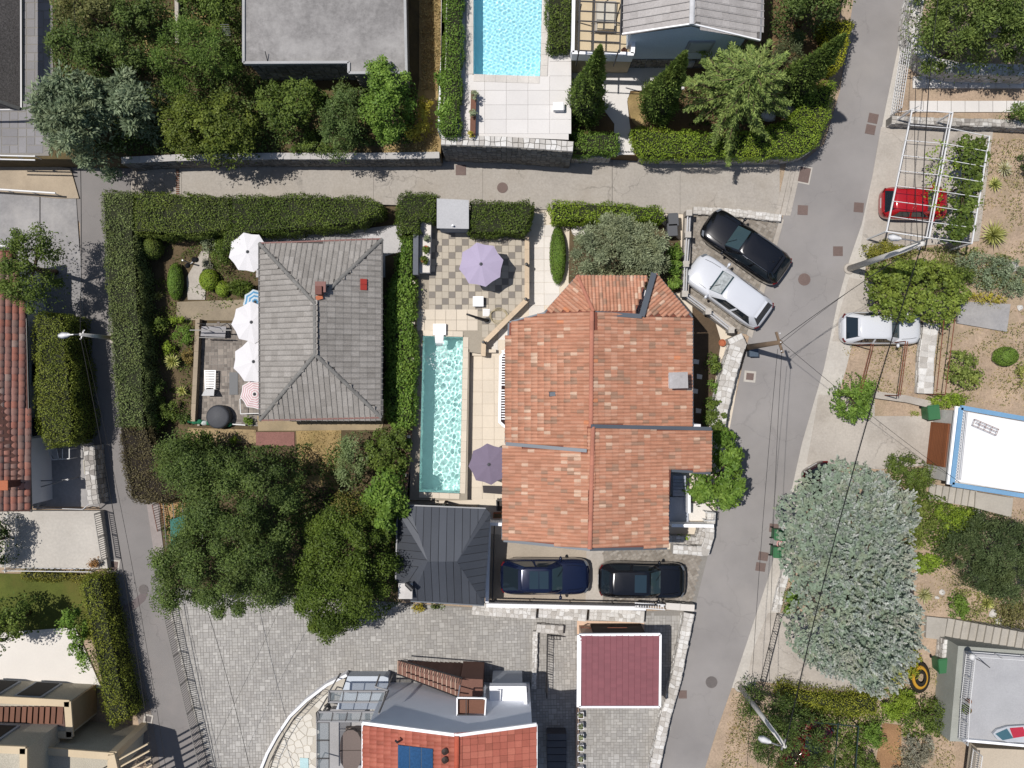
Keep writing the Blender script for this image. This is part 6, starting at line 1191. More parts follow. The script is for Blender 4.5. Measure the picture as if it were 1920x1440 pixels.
tree('garden_tree', 'small dark tree at the top edge near the thin wall', [(335, -30), (385, -40), (390, 10), (350, 25), (335, 5)], 3.6, NZ + .2, 4.6, LM, .4, 560, (.13, .07), NZ, .1, GN)
tree('garden_tree', 'shadowy tree right of the dry thin tree', [(225, 10), (262, -10), (300, 5), (296, 60), (262, 82), (232, 60)], 3.4, NZ + .2, 4.4, LD, .45, 420, (.14, .07), NZ, .12, GN)
shrub('yellow_shrub', 'yellow leaved shrub at the end of the dry grass strip', [(780, 200), (800, 178), (812, 186), (810, 225), (800, 262), (770, 262), (758, 248), (785, 240)], NZ, 1.3, LY, .25, 520, (.14, .06))
shrub('garden_shrub', 'climbing green shrub over the white patio edge wall', [(815, 140), (842, 135), (866, 160), (858, 200), (842, 250), (818, 250), (820, 190)], 2.4, 2.0, LF, .3, 560, (.12, .07))
shrub('garden_shrub', 'low green shrub below the dense tree by the lane wall', [(540, 268), (600, 262), (640, 280), (600, 290), (545, 288)], NZ, .8, LM, .22)
wall('thin_garden_wall', 'thin pale garden wall running up behind the feathery tree', [(330, -40), (332, 80)], .18, NZ, NZ + .5, CONC)
wall('patio_edge_wall', 'white rendered edge wall between dry grass and pool hedge', [(833, -60), (831, 100), (828, 150), (825, 245)], .22, 0, 3.5, OFFW)
struct('dry_grass_strip', [WP([(786, -200), (832, -200), (829, 200), (826, 288), (715, 288), (720, 272), (775, 250), (786, 150)], NZ + .03)], DRY, depth=1.5)
struct('dry_grass_patch', [WP([(268, 20), (330, 20), (332, 110), (300, 130), (270, 100)], NZ + .03), WP([(335, 30), (390, 20), (400, 60), (340, 70)], NZ + .03)], DRY, depth=1.5)
def grass(label, poly, z, mat, dens=260, L=.22):
    P = poly_np(WP(poly, z)); n = int(parea(P) * dens); X = sample_poly(P, n); c = P.mean(0); o = D.objects.new('dry_grass', None)
    Pp = np.column_stack([X, np.full(n, z + L * .35)]); dr = norm(np.column_stack([RNG.normal(size=(n, 2)) * .7, np.full(n, 1.0)])); N = norm(np.cross(dr, RNG.normal(size=(n, 3))))
    r = D.objects.new('tmp', None); r.location = (0, 0, 0); q = leaf_mesh('dry_grass', Pp, N, L, .03, mat, RNG.random(n), r, direc=dr); q.parent = None; D.objects.remove(r); D.objects.remove(o); return tag(q, label, 'grass', kind='stuff')
LDRY = leafmat('leaf_drygrass', (132, 114, 78), (200, 182, 136))
grass('dry yellow grass strip between flat roof and pool hedge', [(788, -30), (828, -30), (826, 170), (790, 170)], NZ + .03, LDRY); grass('dry grass under the yellow shrub', [(725, 288), (820, 288), (820, 240), (760, 262)], NZ + .03, LDRY); grass('dry grass beside the thin garden wall', [(272, 25), (328, 25), (328, 105), (300, 125)], NZ + .03, LDRY); grass('dry lawn south of the grey hipped house', [(560, 810), (638, 808), (634, 900), (562, 880)], .02, LDRY, 120, .12)
# villa garden
conifer('cypress', 'tall dark cypress standing between balcony and pool patio', (1092, 216), 1.25, 10.0, .98, LC, 9500, group='cypresses of the villa garden'); conifer('cypress', 'leaning cypress left of the feathery cedar', (1226, 212), 1.25, 9.0, .98, LC, 9000, group='cypresses of the villa garden'); conifer('cypress', 'leaning cypress beside the yellow green hedge block', (1477, 178), 1.25, 8.4, .95, LC, 8500, group='cypresses of the villa garden')
def cedar(label, base, z0, h, R, mat, arms=46):
    b = W(base[0], base[1], z0); t = thing('cedar', label, 'tree', b); P = []; DR = []; mb = MB(); mb.tube([b, b + Vector((0.05, .03, h * .5)), b + Vector((0, 0, h))], .15, 8, r2=.03); tr = mb.part('trunk', BARK, t, smooth=True)
    for i in range(arms):
        f = (i + .5) / arms; a = 2.399 * i + random.uniform(-.3, .3); L = R * (1 - f) ** .55 * random.uniform(.75, 1.15) + .25; d = Vector((math.cos(a), math.sin(a), .05)); o = b + Vector((0, 0, h * (.22 + .74 * f))); m = MB(); m.tube([o, o + d * L * .6 + Vector((0, 0, .1)), o + d * L - Vector((0, 0, .12 * L))], .035, 5, r2=.01); m.part('limb', BARK, tr)
        n = int(330 * L / R + 60); u = RNG.random(n) ** .8; side = RNG.normal(size=n) * .30 * (1.15 - u) * min(1, L / 1.5); s = Vector((-d.y, d.x, 0)); base_ = np.array(o)[None] + u[:, None] * np.array(d * L)[None] + side[:, None] * np.array(s)[None]; base_[:, 2] += .1 - .22 * u * u * L * .5 + RNG.normal(size=n) * .05
        P.append(base_); dd = np.array(d)[None] * .9 + np.sign(side)[:, None] * np.array(s)[None] * .7 + RNG.normal(size=(n, 3)) * .3; DR.append(norm(dd))
    P = np.vstack(P); DR = np.vstack(DR); n = len(P); N = norm(np.array([0, 0, 1.0]) + RNG.normal(size=(n, 3)) * .35); N = norm(np.cross(np.cross(DR, N), DR)); leaf_mesh('crown', P, N, .17 * (.7 + .6 * RNG.random(n)), .045, mat, RNG.random(n), t, direc=DR)
cedar('feathery light green cedar in front of the blue gabled house', (1358, 208), 1.25, 7.0, 3.1, LCE, 64)
tree('garden_tree', 'grey green dry shrub tree right of the blue gabled house', [(1438, 90), (1470, 58), (1505, 66), (1512, 100), (1490, 132), (1455, 138), (1436, 118)], 2.6, 1.4, 3.2, leafmat('leaf_rosemary', (62, 74, 48), (116, 126, 92)), .3, 700, (.10, .03), 1.25, .08, None, True)
tree('garden_tree', 'large dark tree at the top edge beside the road', [(1440, 40), (1450, -50), (1560, -70), (1600, -40), (1590, 20), (1560, 40), (1520, 55), (1480, 62)], 4.6, 1.6, 6.8, LD, .55, 600, (.14, .07), 1.25, .2)
shrub('garden_shrub', 'small conifer bush at the foot of the tall cypress', ell(1072, 165, 14, 25), 1.25, 1.2, LC, .22, spiky=True); shrub('garden_shrub', 'feathery bush beside the curved lawn edge', ell(1216, 165, 10, 12), 1.25, .8, LCE, .2, spiky=True)
struct('villa_lawn_bed', [WP(smooth_poly([(1176, 178), (1200, 170), (1215, 190), (1212, 238), (1188, 235), (1178, 205)], 1), 1.30)], DRY, depth=1.1)
# wooden planter steps on the patio
t = thing('timber_steps', 'dark timber steps beside the pool hedge on the patio', 'steps', W(873, 210, 3.5))
for i in range(7): poly_part(t, 'tread', [(864, 165 + i * 12), (880, 165 + i * 12), (880, 174 + i * 12), (864, 174 + i * 12)], 2.8, 3.52 - i * .04, M('grey_timber', (110, 108, 110), tone=.1))
t = thing('patio_planter', 'long brown timber planter beside the timber steps', 'planter', W(888, 210, 3.5)); poly_part(t, 'box', [(883, 170), (893, 170), (891, 254), (881, 254)], 3.5, 3.95, WOODB)
for i, (x, y) in enumerate(((889, 178), (887, 213), (884, 250))): shrub('planter_plant', ['bushy plant at the top end of the brown planter', 'bushy plant in the middle of the brown planter', 'orange tinged plant at the lower end of the brown planter'][i], ell(x, y, 8, 11 if i < 2 else 5), 3.9, .6, LO if i < 2 else LY, .14)
# left side
tree('lane_tree', 'fresh green tree shading the side lane by the red tiled house', [(25, 470), (45, 435), (80, 428), (108, 450), (112, 490), (122, 530), (108, 580), (70, 590), (30, 565), (10, 530), (28, 510)], 4.2, 1.5, 6.0, LM, .45, 600, (.13, .06), 0, .15, base=(105, 510))
tree('garden_tree', 'dark tree at the left edge by the white patio', [(-40, 1140), (10, 1122), (55, 1130), (66, 1165), (60, 1195), (10, 1212), (-40, 1210)], 2.6, .6, 4.0, LM, .45, 560, (.14, .08), 0, .12)
tree('garden_tree', 'leafy green shrub tree leaning on the slanting hedge', [(120, 1150), (150, 1130), (168, 1190), (182, 1240), (168, 1255), (150, 1215), (128, 1185)], 2.0, .3, 2.6, LF, .35, 520, (.16, .07), 0, .07)
tree('garden_tree', 'tree in the gap left of the pale terrace', [(-50, 960), (10, 962), (14, 1020), (20, 1060), (-50, 1064)], 2.2, .6, 3.4, LD, .4, 520, (.14, .07), 0, .1)
hedge('low_hedge', 'low flowering hedge under the pale terrace railing', [(40, 1072), (165, 1078), (168, 1090), (40, 1086)], .05, .6, leafmat('leaf_reddishhedge', (74, 80, 30), (156, 150, 70)))
shrub('garden_shrub', 'dry reddish bush on the pale terrace corner', ell(176, 1057, 14, 9), .5, .5, leafmat('leaf_rust', (96, 76, 44), (176, 130, 84)), .15)
shrub('roof_plants', 'yellow green plants in the open roof frame of the beige building', ell(28, 1432, 26, 16), 3.2, .7, LY, .25); shrub('frame_creeper', 'dark creeper filling the open roof frame', [(150, 1424), (205, 1428), (208, 1470), (140, 1470)], 1.5, 1.8, LM, .3)
# ---------------------------------------------------------------- right-hand gardens
GR2 = 'plants of the right hand gardens'
tree('dense_tree', 'dense dark tree filling the upper right corner', [(1722, 25), (1736, -70), (1970, -70), (1970, 126), (1900, 126), (1860, 116), (1800, 126), (1755, 118), (1730, 80)], 4.0, 1.0, 6.8, leafmat('leaf_oak', (62, 80, 36), (140, 156, 86)), .5, 1000, (.16, .07), 0, .2, spiky=True)
tree('juniper', 'lime tinged juniper at the right edge below the stepping slabs', [(1868, 228), (1890, 200), (1940, 178), (1940, 232)], 1.2, .2, 2.0, LC, .3, 700, (.14, .05), 0, .08, spiky=True)
shrub('garden_shrub', 'dark rounded bush at the right edge above the pale yucca', [(1908, 290), (1940, 280), (1940, 330), (1912, 322)], 0, 1.2, LD, .25)
rosette('yucca', 'pale variegated yucca on the bare soil', (1880, 318), 0, .55, leafmat('leaf_pale', (150, 154, 110), (220, 220, 176)), 50, w=.05); rosette('yucca', 'dark spiky yucca beside the pale one', (1862, 346), 0, .5, LYU, 50, w=.05); rosette('yucca', 'large yellow striped yucca next to the pergola foot', (1856, 442), 0, .85, leafmat('leaf_striped', (120, 124, 56), (222, 214, 130)), 80, w=.06, stem=.2)
# white pergola
t = thing('white_pergola', 'white steel pergola frame over the red car', 'pergola', W(1755, 330, 0)); PZ3 = 2.6
L0, L1, L2 = [(1710, 206), (1662, 434)], [(1786, 211), (1742, 446)], [(1855, 256), (1822, 456)]
for (a, b) in (L0, L1, L2): strip(t, [(*a, PZ3), (*b, PZ3)], .065, .08, STEELW, 'beam')
strip(t, [(1781, 211, PZ3), (1737, 445, PZ3)], .04, .06, STEELW, 'beam')
for i in range(9):
    f = i / 8; p = [tuple(l[0][k] + (l[1][k] - l[0][k]) * f for k in (0, 1)) for l in (L0, L1, L2)]; strip(t, [(*p[0], PZ3 + .08), (*p[1], PZ3 + .08)], .028 if 0 < i < 8 else .05, .04, STEELW, 'cross_bar')
    f2 = max(0, (f - .13) / .87); q = tuple(L2[0][k] + (L2[1][k] - L2[0][k]) * f2 for k in (0, 1)); 
    if i > 0: strip(t, [(*p[1], PZ3 + .08), (*q, PZ3 + .08)], .028, .04, STEELW, 'cross_bar')
for (x, y) in (L0[0], L0[1], L1[0], L1[1], L2[0], L2[1]): mb = MB(); q = W(x, y, PZ3); mb.tube([q, Vector((q.x, q.y, 0))], .05, 8); mb.part('post', STEELW, t)
strip(t, [(1662, 434, PZ3), (1636, 444, 1.2)], .04, .05, STEELW, 'brace')
tree('grape_vine', 'vine trained over the right bay of the white pergola', [(1790, 262), (1810, 250), (1855, 258), (1850, 330), (1835, 400), (1825, 452), (1760, 450), (1775, 400), (1800, 350), (1805, 300)], 2.5, 1.7, 2.8, LM, .28, 460, (.15, .11), 0, .05, cat='vine')
shrub('vine_shoots', 'thin vine shoots hanging across the pergola bars', [(1740, 250), (1790, 260), (1800, 300), (1780, 400), (1745, 420), (1730, 330)], 2.4, .35, LL, .2, 45, (.12, .08), stem=0)
# overgrown plot round the lamp post and the vine arbour over the white car
tree('vine_arbour', 'thick green vine arbour covering the roof of the white car', [(1626, 530), (1648, 490), (1720, 478), (1800, 500), (1830, 545), (1800, 592), (1768, 616), (1735, 592), (1704, 612), (1668, 596), (1640, 584)], 2.3, 1.5, 2.7, leafmat('leaf_vine', (66, 84, 30), (142, 156, 72)), .24, 400, (.14, .10), 0, .06, cat='vine')
shrub('garden_shrub', 'rounded bush beside the lamp post foot', [(1612, 460), (1650, 448), (1690, 455), (1700, 480), (1665, 490), (1625, 485)], 0, 1.1, leafmat('leaf_autumn', (84, 90, 30), (156, 152, 70)), .25, group=GR2)
shrub('garden_shrub', 'wild bushes behind the lamp post shadow', [(1612, 500), (1660, 492), (1740, 480), (1820, 500), (1835, 540), (1780, 530), (1700, 520), (1640, 530)], 0, 1.2, LM, .28, 500, group=GR2)
shrub('garden_shrub', 'grey green scrub on the slope below the pergola', [(1760, 462), (1830, 470), (1890, 480), (1935, 500), (1935, 560), (1860, 560), (1810, 520)], 0, .8, LS2, .25, 420, group=GR2)
shrub('garden_shrub', 'yellowed scrub under the vine arbour edge', [(1800, 545), (1880, 550), (1900, 572), (1810, 566)], 0, .6, LY, .2, 360, group=GR2)
tree('garden_tree', 'round leafy bush tree on the pavement edge', [(1562, 720), (1592, 700), (1612, 692), (1640, 715), (1642, 750), (1620, 788), (1590, 790), (1565, 765)], 1.5, .4, 2.2, LF, .35, 640, (.12, .07), 0, .08)
shrub('garden_shrub', 'loose leafy shrub between rubble wall and soil plot', [(1782, 655), (1820, 655), (1850, 700), (1820, 740), (1790, 735), (1775, 700)], 0, 1.2, leafmat('leaf_loose', (76, 92, 38), (154, 164, 90)), .25, 380, (.13, .08), group=GR2)
shrub('garden_shrub', 'low yellow green bush at the corner of the white roof', [(1738, 740), (1790, 735), (1818, 742), (1815, 765), (1750, 766)], 0, .8, LL, .22, group=GR2)
ball('ball_bush', 'clipped green ball bush on the far right soil', (1889, 668), 23, 18, 0, 1.0, LF)
shrub('garden_shrub', 'grassy tuft at the right edge by the ball bush', ell(1915, 700, 10, 26), 0, .7, LYU, .2, spiky=True, group=GR2)
shrub('garden_shrub', 'small grass tuft in the driveway crack', ell(1715, 775, 10, 6), 0, .25, LYU, .1, spiky=True)
# silver blue conifer
def tufts(label, poly, zmid, zb, zt, mat, g, base, cell=.38):
    P2 = poly_np(WP(smooth_poly(poly, 1), zmid)); A = parea(P2); n = int(A / (cell * cell) * 3.2); X = sample_poly(P2, n); d = edge_dist(P2, X); R = d.max() * .6
    hf = lambda X, d: zb + (zt - zb) * (.1 + .9 * np.sqrt(np.clip(1 - (1 - np.minimum(1, d / R)) ** 2, 0, 1))) + .28 * np.sin(X[:, 0] * 2.3 + 1.3 * np.sin(X[:, 1] * 1.7)) * np.sin(X[:, 1] * 2.6) + .26 * np.sin(X[:, 0] * 5.9 + 1.1 * np.sin(X[:, 1] * 4.1)) * np.sin(X[:, 1] * 5.3 + np.sin(X[:, 0] * 3.3))
    z = hf(X, d) + RNG.normal(size=n) * .26 - .3 * RNG.random(n); c = P2.mean(0); b = W(base[0], base[1], g); t = thing('silver_conifer', label, 'tree', b)
    k = 26; ax = norm(np.column_stack([(X - c) * .10, np.full(n, .9)]) + RNG.normal(size=(n, 3)) * .34)
    T = np.repeat(np.column_stack([X, z]), k, 0); AX = np.repeat(ax, k, 0); m = n * k; u = RNG.random(m); dr = norm(AX * .6 + RNG.normal(size=(m, 3)) * .62 * (1.08 - u)[:, None])
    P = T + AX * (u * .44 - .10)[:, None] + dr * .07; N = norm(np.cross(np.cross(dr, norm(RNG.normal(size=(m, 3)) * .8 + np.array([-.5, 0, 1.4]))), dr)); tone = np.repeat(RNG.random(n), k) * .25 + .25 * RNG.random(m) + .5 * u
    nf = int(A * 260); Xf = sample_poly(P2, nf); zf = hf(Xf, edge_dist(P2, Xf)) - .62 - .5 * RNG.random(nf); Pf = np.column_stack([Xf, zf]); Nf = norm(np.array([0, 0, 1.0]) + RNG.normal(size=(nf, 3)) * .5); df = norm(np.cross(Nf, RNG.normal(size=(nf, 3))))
    P = np.vstack([P, Pf]); N = np.vstack([N, Nf]); dr = np.vstack([dr, df]); tone = np.concatenate([tone, np.full(nf, .12)]); L = np.concatenate([.13 * (.7 + .6 * RNG.random(m)), np.full(nf, .24)]); Wd = np.concatenate([np.full(m, .075), np.full(nf, .14)])  # inner leaves are toned dark to paint shade into the gaps between tufts
    leaf_mesh('crown', P, N, L, Wd, mat, tone, t, direc=dr)
    fork = Vector((c[0], c[1], zb + (zt - zb) * .4)); mb = MB(); mb.tube([b, (b + fork) / 2, fork], .28, 8, r2=.18); tr = mb.part('trunk', BARK, t)
    for i in RNG.choice(n, 24, replace=False): e = Vector((X[i][0], X[i][1], z[i] - .5)); mm = MB(); mm.tube([fork, (fork + e) / 2 + Vector((0, 0, .1)), e], .09, 5, r2=.02); mm.part('limb', BARK, tr)
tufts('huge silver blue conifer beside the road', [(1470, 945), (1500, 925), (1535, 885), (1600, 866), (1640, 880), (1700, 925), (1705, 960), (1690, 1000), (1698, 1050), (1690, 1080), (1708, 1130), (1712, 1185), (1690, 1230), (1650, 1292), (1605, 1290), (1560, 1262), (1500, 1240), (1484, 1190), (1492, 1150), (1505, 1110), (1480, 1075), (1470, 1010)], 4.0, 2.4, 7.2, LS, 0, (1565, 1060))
shrub('garden_shrub', 'bright shrub peeking out left of the silver conifer', [(1462, 1115), (1478, 1090), (1500, 1100), (1502, 1150), (1470, 1155)], 0, 1.0, LF, .25)
shrub('garden_shrub', 'fresh green shrubs right of the silver conifer top', [(1660, 870), (1685, 845), (1730, 850), (1755, 880), (1750, 915), (1720, 930), (1690, 920)], 0, 1.3, LM, .28, group=GR2); shrub('garden_shrub', 'weedy green slope between conifer and long stairs', [(1700, 930), (1740, 935), (1760, 975), (1745, 1020), (1700, 1040), (1690, 990)], 0, .9, leafmat('leaf_weed', (70, 84, 34), (146, 156, 80)), .25, 520, group=GR2)
shrub('garden_shrub', 'bright lime bank of plants below the long stairs', [(1745, 945), (1800, 948), (1862, 965), (1850, 1000), (1800, 1030), (1770, 1010)], 0, .8, LL, .25, 560, group=GR2); shrub('garden_shrub', 'lime green patch left of the dark round bush', [(1695, 1035), (1770, 1040), (1772, 1065), (1710, 1080)], 0, .6, LL, .22, group=GR2)
tree('dark_bush', 'large dark green rounded bush at the right edge', [(1775, 1010), (1810, 975), (1860, 960), (1940, 965), (1940, 1120), (1890, 1130), (1820, 1110), (1785, 1070)], 2.2, .2, 3.2, leafmat('leaf_darkbush', (52, 66, 40), (108, 122, 80)), .4, 1500, (.11, .045), 0, .1, spiky=True)
rosette('yucca', 'variegated grassy plant on the soil beside the conifer', (1730, 1115), 0, .6, leafmat('leaf_vari', (140, 140, 86), (216, 212, 160)), 50, w=.045); rosette('yucca', 'spiky grassy plant below the dark bush', (1848, 1130), 0, .5, LYU, 46, w=.045)
shrub('garden_shrub', 'bright green bush in front of the stairs landing', [(1782, 1120), (1800, 1105), (1822, 1120), (1815, 1160), (1790, 1165), (1776, 1150)], 0, .9, LF, .22, group=GR2); shrub('garden_shrub', 'red flecked low shrub by the stones above the stairs', [(1868, 1135), (1920, 1120), (1935, 1180), (1905, 1200), (1870, 1165)], 0, .8, leafmat('leaf_fleck', (74, 76, 42), (140, 132, 88)), .22, 420, group=GR2)
shrub('garden_shrub', 'tangled vine over the yellow ring below the conifer', [(1680, 1240), (1720, 1200), (1732, 1240), (1722, 1270), (1680, 1290), (1660, 1275)], 0, 1.2, leafmat('leaf_tangle', (92, 104, 28), (176, 176, 66)), .25, 520, group=GR2); shrub('garden_shrub', 'bright lime bush in the middle of the lower garden', [(1648, 1310), (1690, 1285), (1722, 1300), (1722, 1345), (1690, 1365), (1650, 1345)], 0, 1.2, LL, .28, 620, group=GR2)
hedge('wild_hedge', 'yellowish hedge row along the lower concrete apron', [(1462, 1288), (1520, 1300), (1575, 1310), (1640, 1305), (1650, 1340), (1600, 1345), (1540, 1330), (1470, 1312)], 0, 1.2, leafmat('leaf_wildhedge', (80, 92, 28), (164, 164, 66)), rough=.15, rnd=.2)
tree('garden_tree', 'dark tree under the lower lamp post', [(1386, 1300), (1420, 1280), (1470, 1290), (1500, 1325), (1552, 1350), (1560, 1400), (1530, 1445), (1480, 1460), (1420, 1440), (1390, 1380)], 2.4, .4, 3.6, LD, .45, 520, (.13, .05), 0, .12, spiky=True)
shrub('garden_shrub', 'clipped looking bush by the bark mulch path', [(1612, 1360), (1650, 1350), (1662, 1375), (1655, 1405), (1625, 1408), (1612, 1385)], 0, 1.0, LF, .25, group=GR2); shrub('lavender_bush', 'grey lavender mound left of the corner terrace house', [(1685, 1385), (1720, 1372), (1752, 1385), (1748, 1420), (1720, 1440), (1690, 1420)], 0, .8, LGR, .25, spiky=True); shrub('lavender_bush', 'grey lavender mound at the bottom edge', [(1676, 1425), (1720, 1420), (1735, 1470), (1676, 1470)], 0, .7, LGR, .25, spiky=True)
shrub('garden_shrub', 'dark leaved bush against the corner terrace house', [(1725, 1310), (1760, 1302), (1782, 1330), (1785, 1370), (1750, 1385), (1722, 1360)], 0, 1.3, LM, .28, group=GR2); shrub('garden_shrub', 'white flowering bush at the bottom edge', [(1600, 1400), (1650, 1412), (1652, 1470), (1595, 1470)], 0, 1.0, LM, .25, group=GR2); shrub('garden_shrub', 'bushes inside the dark green arbour frame', [(1570, 1380), (1606, 1380), (1600, 1460), (1564, 1460)], 0, .9, LM, .22, 420, group=GR2)
grass('dry brown grass bank beside the lower road edge', [(1372, 1310), (1400, 1290), (1408, 1420), (1350, 1440)], 0, LDRY, 90, .15)
struct('mulch_path', [WP([(1655, 1355), (1690, 1360), (1690, 1440), (1640, 1440)], 0.0)], M('bark_mulch', (166, 128, 92), var=.2, fine=.3, fscale=14)); D.objects['mulch_path'].location.z = .004
for i, (x, y, r) in enumerate(((1796, 490, 8), (1730, 495, 8), (1898, 500, 10), (1865, 575, 7), (1912, 577, 6), (1832, 960, 9), (1842, 975, 7), (1766, 1110, 6), (1757, 1120, 5), (1861, 1150, 9), (1872, 1165, 7), (1858, 1178, 10), (1715, 1168, 6), (1705, 1180, 6))):
    q = W(x, y, 0); mb = MB(); rr = r * .0277; mb.lathe((q.x, q.y, -.03), [(rr * .8, 0), (rr, rr * .35), (rr * .6, rr * .7), (.01, rr * .8)], 7, sx=random.uniform(.8, 1.3), sy=random.uniform(.7, 1.1))
    mb.v = [(v[0] + random.uniform(-.03, .03), v[1] + random.uniform(-.03, .03), v[2]) for v in mb.v]
    mb.top('garden_rock', STONEW, ['white rock below the pergola corner', 'white rock in the wild bushes by the lamp post', 'pale flat rock on the right edge scrub slope', 'small rock above the concrete landing', 'small rock at the right edge above the soil', 'white rock under the lime plant bank', 'second white rock under the lime plant bank', 'pale stone on the soil beside the grassy plant', 'smaller pale stone near the grassy plant', 'cream stone above the lower stairs', 'cream stone left of the red flecked shrub', 'largest cream stone beside the lower stairs', 'white stone at the stairs landing corner', 'white stone beside the conifer foot'][i], 'rock', 'stones in the right gardens')
# rails, arbour bars
t = thing('arbour_bars', 'rusty iron arbour bars running down from the white car', 'arbour', W(1680, 690, 0))
for a, b in (((1638, 645), (1615, 735)), ((1634, 645), (1611, 735)), ((1702, 640), (1688, 742)), ((1698, 640), (1684, 742)), ((1770, 600), (1756, 735)), ((1790, 600), (1772, 740))):
    mb = MB(); mb.tube([W(*a, 2.2), W(*b, 2.2)], .025, 6); mb.part('bar', RUST, t)
for a in ((1634, 645), (1611, 735), (1698, 640), (1684, 742), (1790, 600), (1772, 740)): q = W(*a, 2.2); mb = MB(); mb.tube([q, Vector((q.x, q.y, 0))], .03, 6); mb.part('post', RUST, t)
t = thing('green_arbour', 'dark green steel arbour frame at the bottom of the garden', 'arbour', W(1560, 1400, 0)); DG = M('dark_green_metal', (44, 62, 58), rough=.5)
for a, b in (((1510, 1353), (1610, 1362)), ((1610, 1362), (1602, 1470)), ((1524, 1380), (1520, 1470)), ((1572, 1355), (1562, 1470)), ((1490, 1425), (1560, 1440))): mb = MB(); mb.tube([W(*a, 2.0), W(*b, 2.0)], .035, 6); mb.part('beam', DG, t)
for a in ((1610, 1362), (1512, 1353), (1562, 1460), (1602, 1460)): q = W(*a, 2.0); mb = MB(); mb.tube([q, Vector((q.x, q.y, 0))], .035, 6); mb.part('post', DG, t)

def cover_plants(name, label, poly, z, mat, dens, h=.25, leaf=(.12, .06), clump=.0, keep=1.0):
    """low plants nobody could count: one layer of leaves in patches"""
    P2 = poly_np(WP(poly, z)); n = int(parea(P2) * dens); X = sample_poly(P2, n); f = np.sin(X[:, 0] * 1.9 + 2 * np.sin(X[:, 1] * 1.3)) * np.sin(X[:, 1] * 2.1 + 1.7 * np.sin(X[:, 0] * .9)); ok = f > clump + RNG.normal(size=n) * .25; X = X[ok]; n = len(X)
    P = np.column_stack([X, z + .02 + h * RNG.random(n) * np.clip(f[ok] - clump + .3, .2, 1)]); N = norm(np.array([0, 0, .8]) + RNG.normal(size=(n, 3)) * .5); r = D.objects.new('tmp', None); q = leaf_mesh(name, P, N, leaf[0] * (.6 + .8 * RNG.random(n)), leaf[1], mat, RNG.random(n), r); q.parent = None; D.objects.remove(r)
    return tag(q, label, 'ground cover', kind='stuff')
cover_plants('undergrowth', 'dark green undergrowth below the north garden trees', [(96, -40), (455, -40), (455, 140), (640, 165), (780, 160), (780, 270), (480, 288), (240, 290), (110, 280)], 1.92, LD, 260, .5, (.14, .08), -.55)
cover_plants('undergrowth', 'weeds in the hedge shade of the grey house garden', [(258, 440), (480, 440), (480, 560), (360, 600), (362, 800), (280, 830), (270, 640)], 0, LM, 160, .25, (.10, .05), -.1)
cover_plants('undergrowth', 'dark undergrowth beneath the big spreading trees', [(300, 840), (640, 830), (760, 880), (745, 1110), (400, 1110), (310, 1050)], 0, LD, 160, .4, (.14, .08), -.3)
cover_plants('undergrowth', 'weeds under the cedar in the corner garden', [(1200, 175), (1460, 140), (1540, 120), (1500, 230), (1220, 240)], 1.27, LD, 150, .3, (.12, .06), -.2)
for lab, poly in (('scrubby weeds on the soil right of the pergola', [(1850, 260), (1950, 260), (1950, 480), (1830, 470)]), ('scrubby weeds on the slope above the vine arbour', [(1620, 470), (1950, 470), (1950, 600), (1830, 570), (1640, 540)]), ('scrubby weeds in the dry garden plots', [(1570, 650), (1950, 600), (1950, 770), (1800, 750), (1640, 735)]), ('scrubby weeds round the silver conifer foot', [(1660, 880), (1740, 930), (1950, 960), (1950, 1150), (1740, 1150), (1700, 1050)]), ('scrubby weeds in the lower garden', [(1390, 1290), (1640, 1310), (1790, 1220), (1790, 1440), (1350, 1440)])):
    cover_plants('weeds', lab, poly, 0, leafmat('leaf_scrub', (84, 90, 48), (166, 160, 106)), 110, .22, (.10, .045), .05)
    cover_plants('dry_litter', lab.replace('scrubby weeds', 'dry litter and straw'), poly, 0, LDRY, 45, .05, (.12, .03), -.5)

cover_plants('slope_plants', 'leafy green slope plants between the conifer and the dark bush', [(1690, 905), (1745, 925), (1860, 955), (1800, 1000), (1775, 1060), (1700, 1085)], 0, LM, 420, .55, (.14, .07), -.45)
cover_plants('slope_plants', 'leafy green weeds behind the lamp post and vine', [(1615, 460), (1830, 465), (1930, 490), (1930, 545), (1800, 540), (1640, 545)], 0, leafmat('leaf_wildslope', (80, 90, 46), (150, 154, 96)), 300, .45, (.13, .06), -.35)
cover_plants('slope_plants', 'leafy green growth in the lower garden by the arbour', [(1480, 1300), (1700, 1290), (1780, 1310), (1760, 1380), (1640, 1380), (1560, 1440), (1480, 1380)], 0, LM, 320, .5, (.13, .07), -.3)
cover_plants('slope_plants', 'trailing plants around the right hand stairs', [(1790, 1100), (1930, 1120), (1930, 1200), (1800, 1165)], 0, leafmat('leaf_trail', (84, 92, 50), (158, 158, 100)), 260, .35, (.12, .06), -.1)
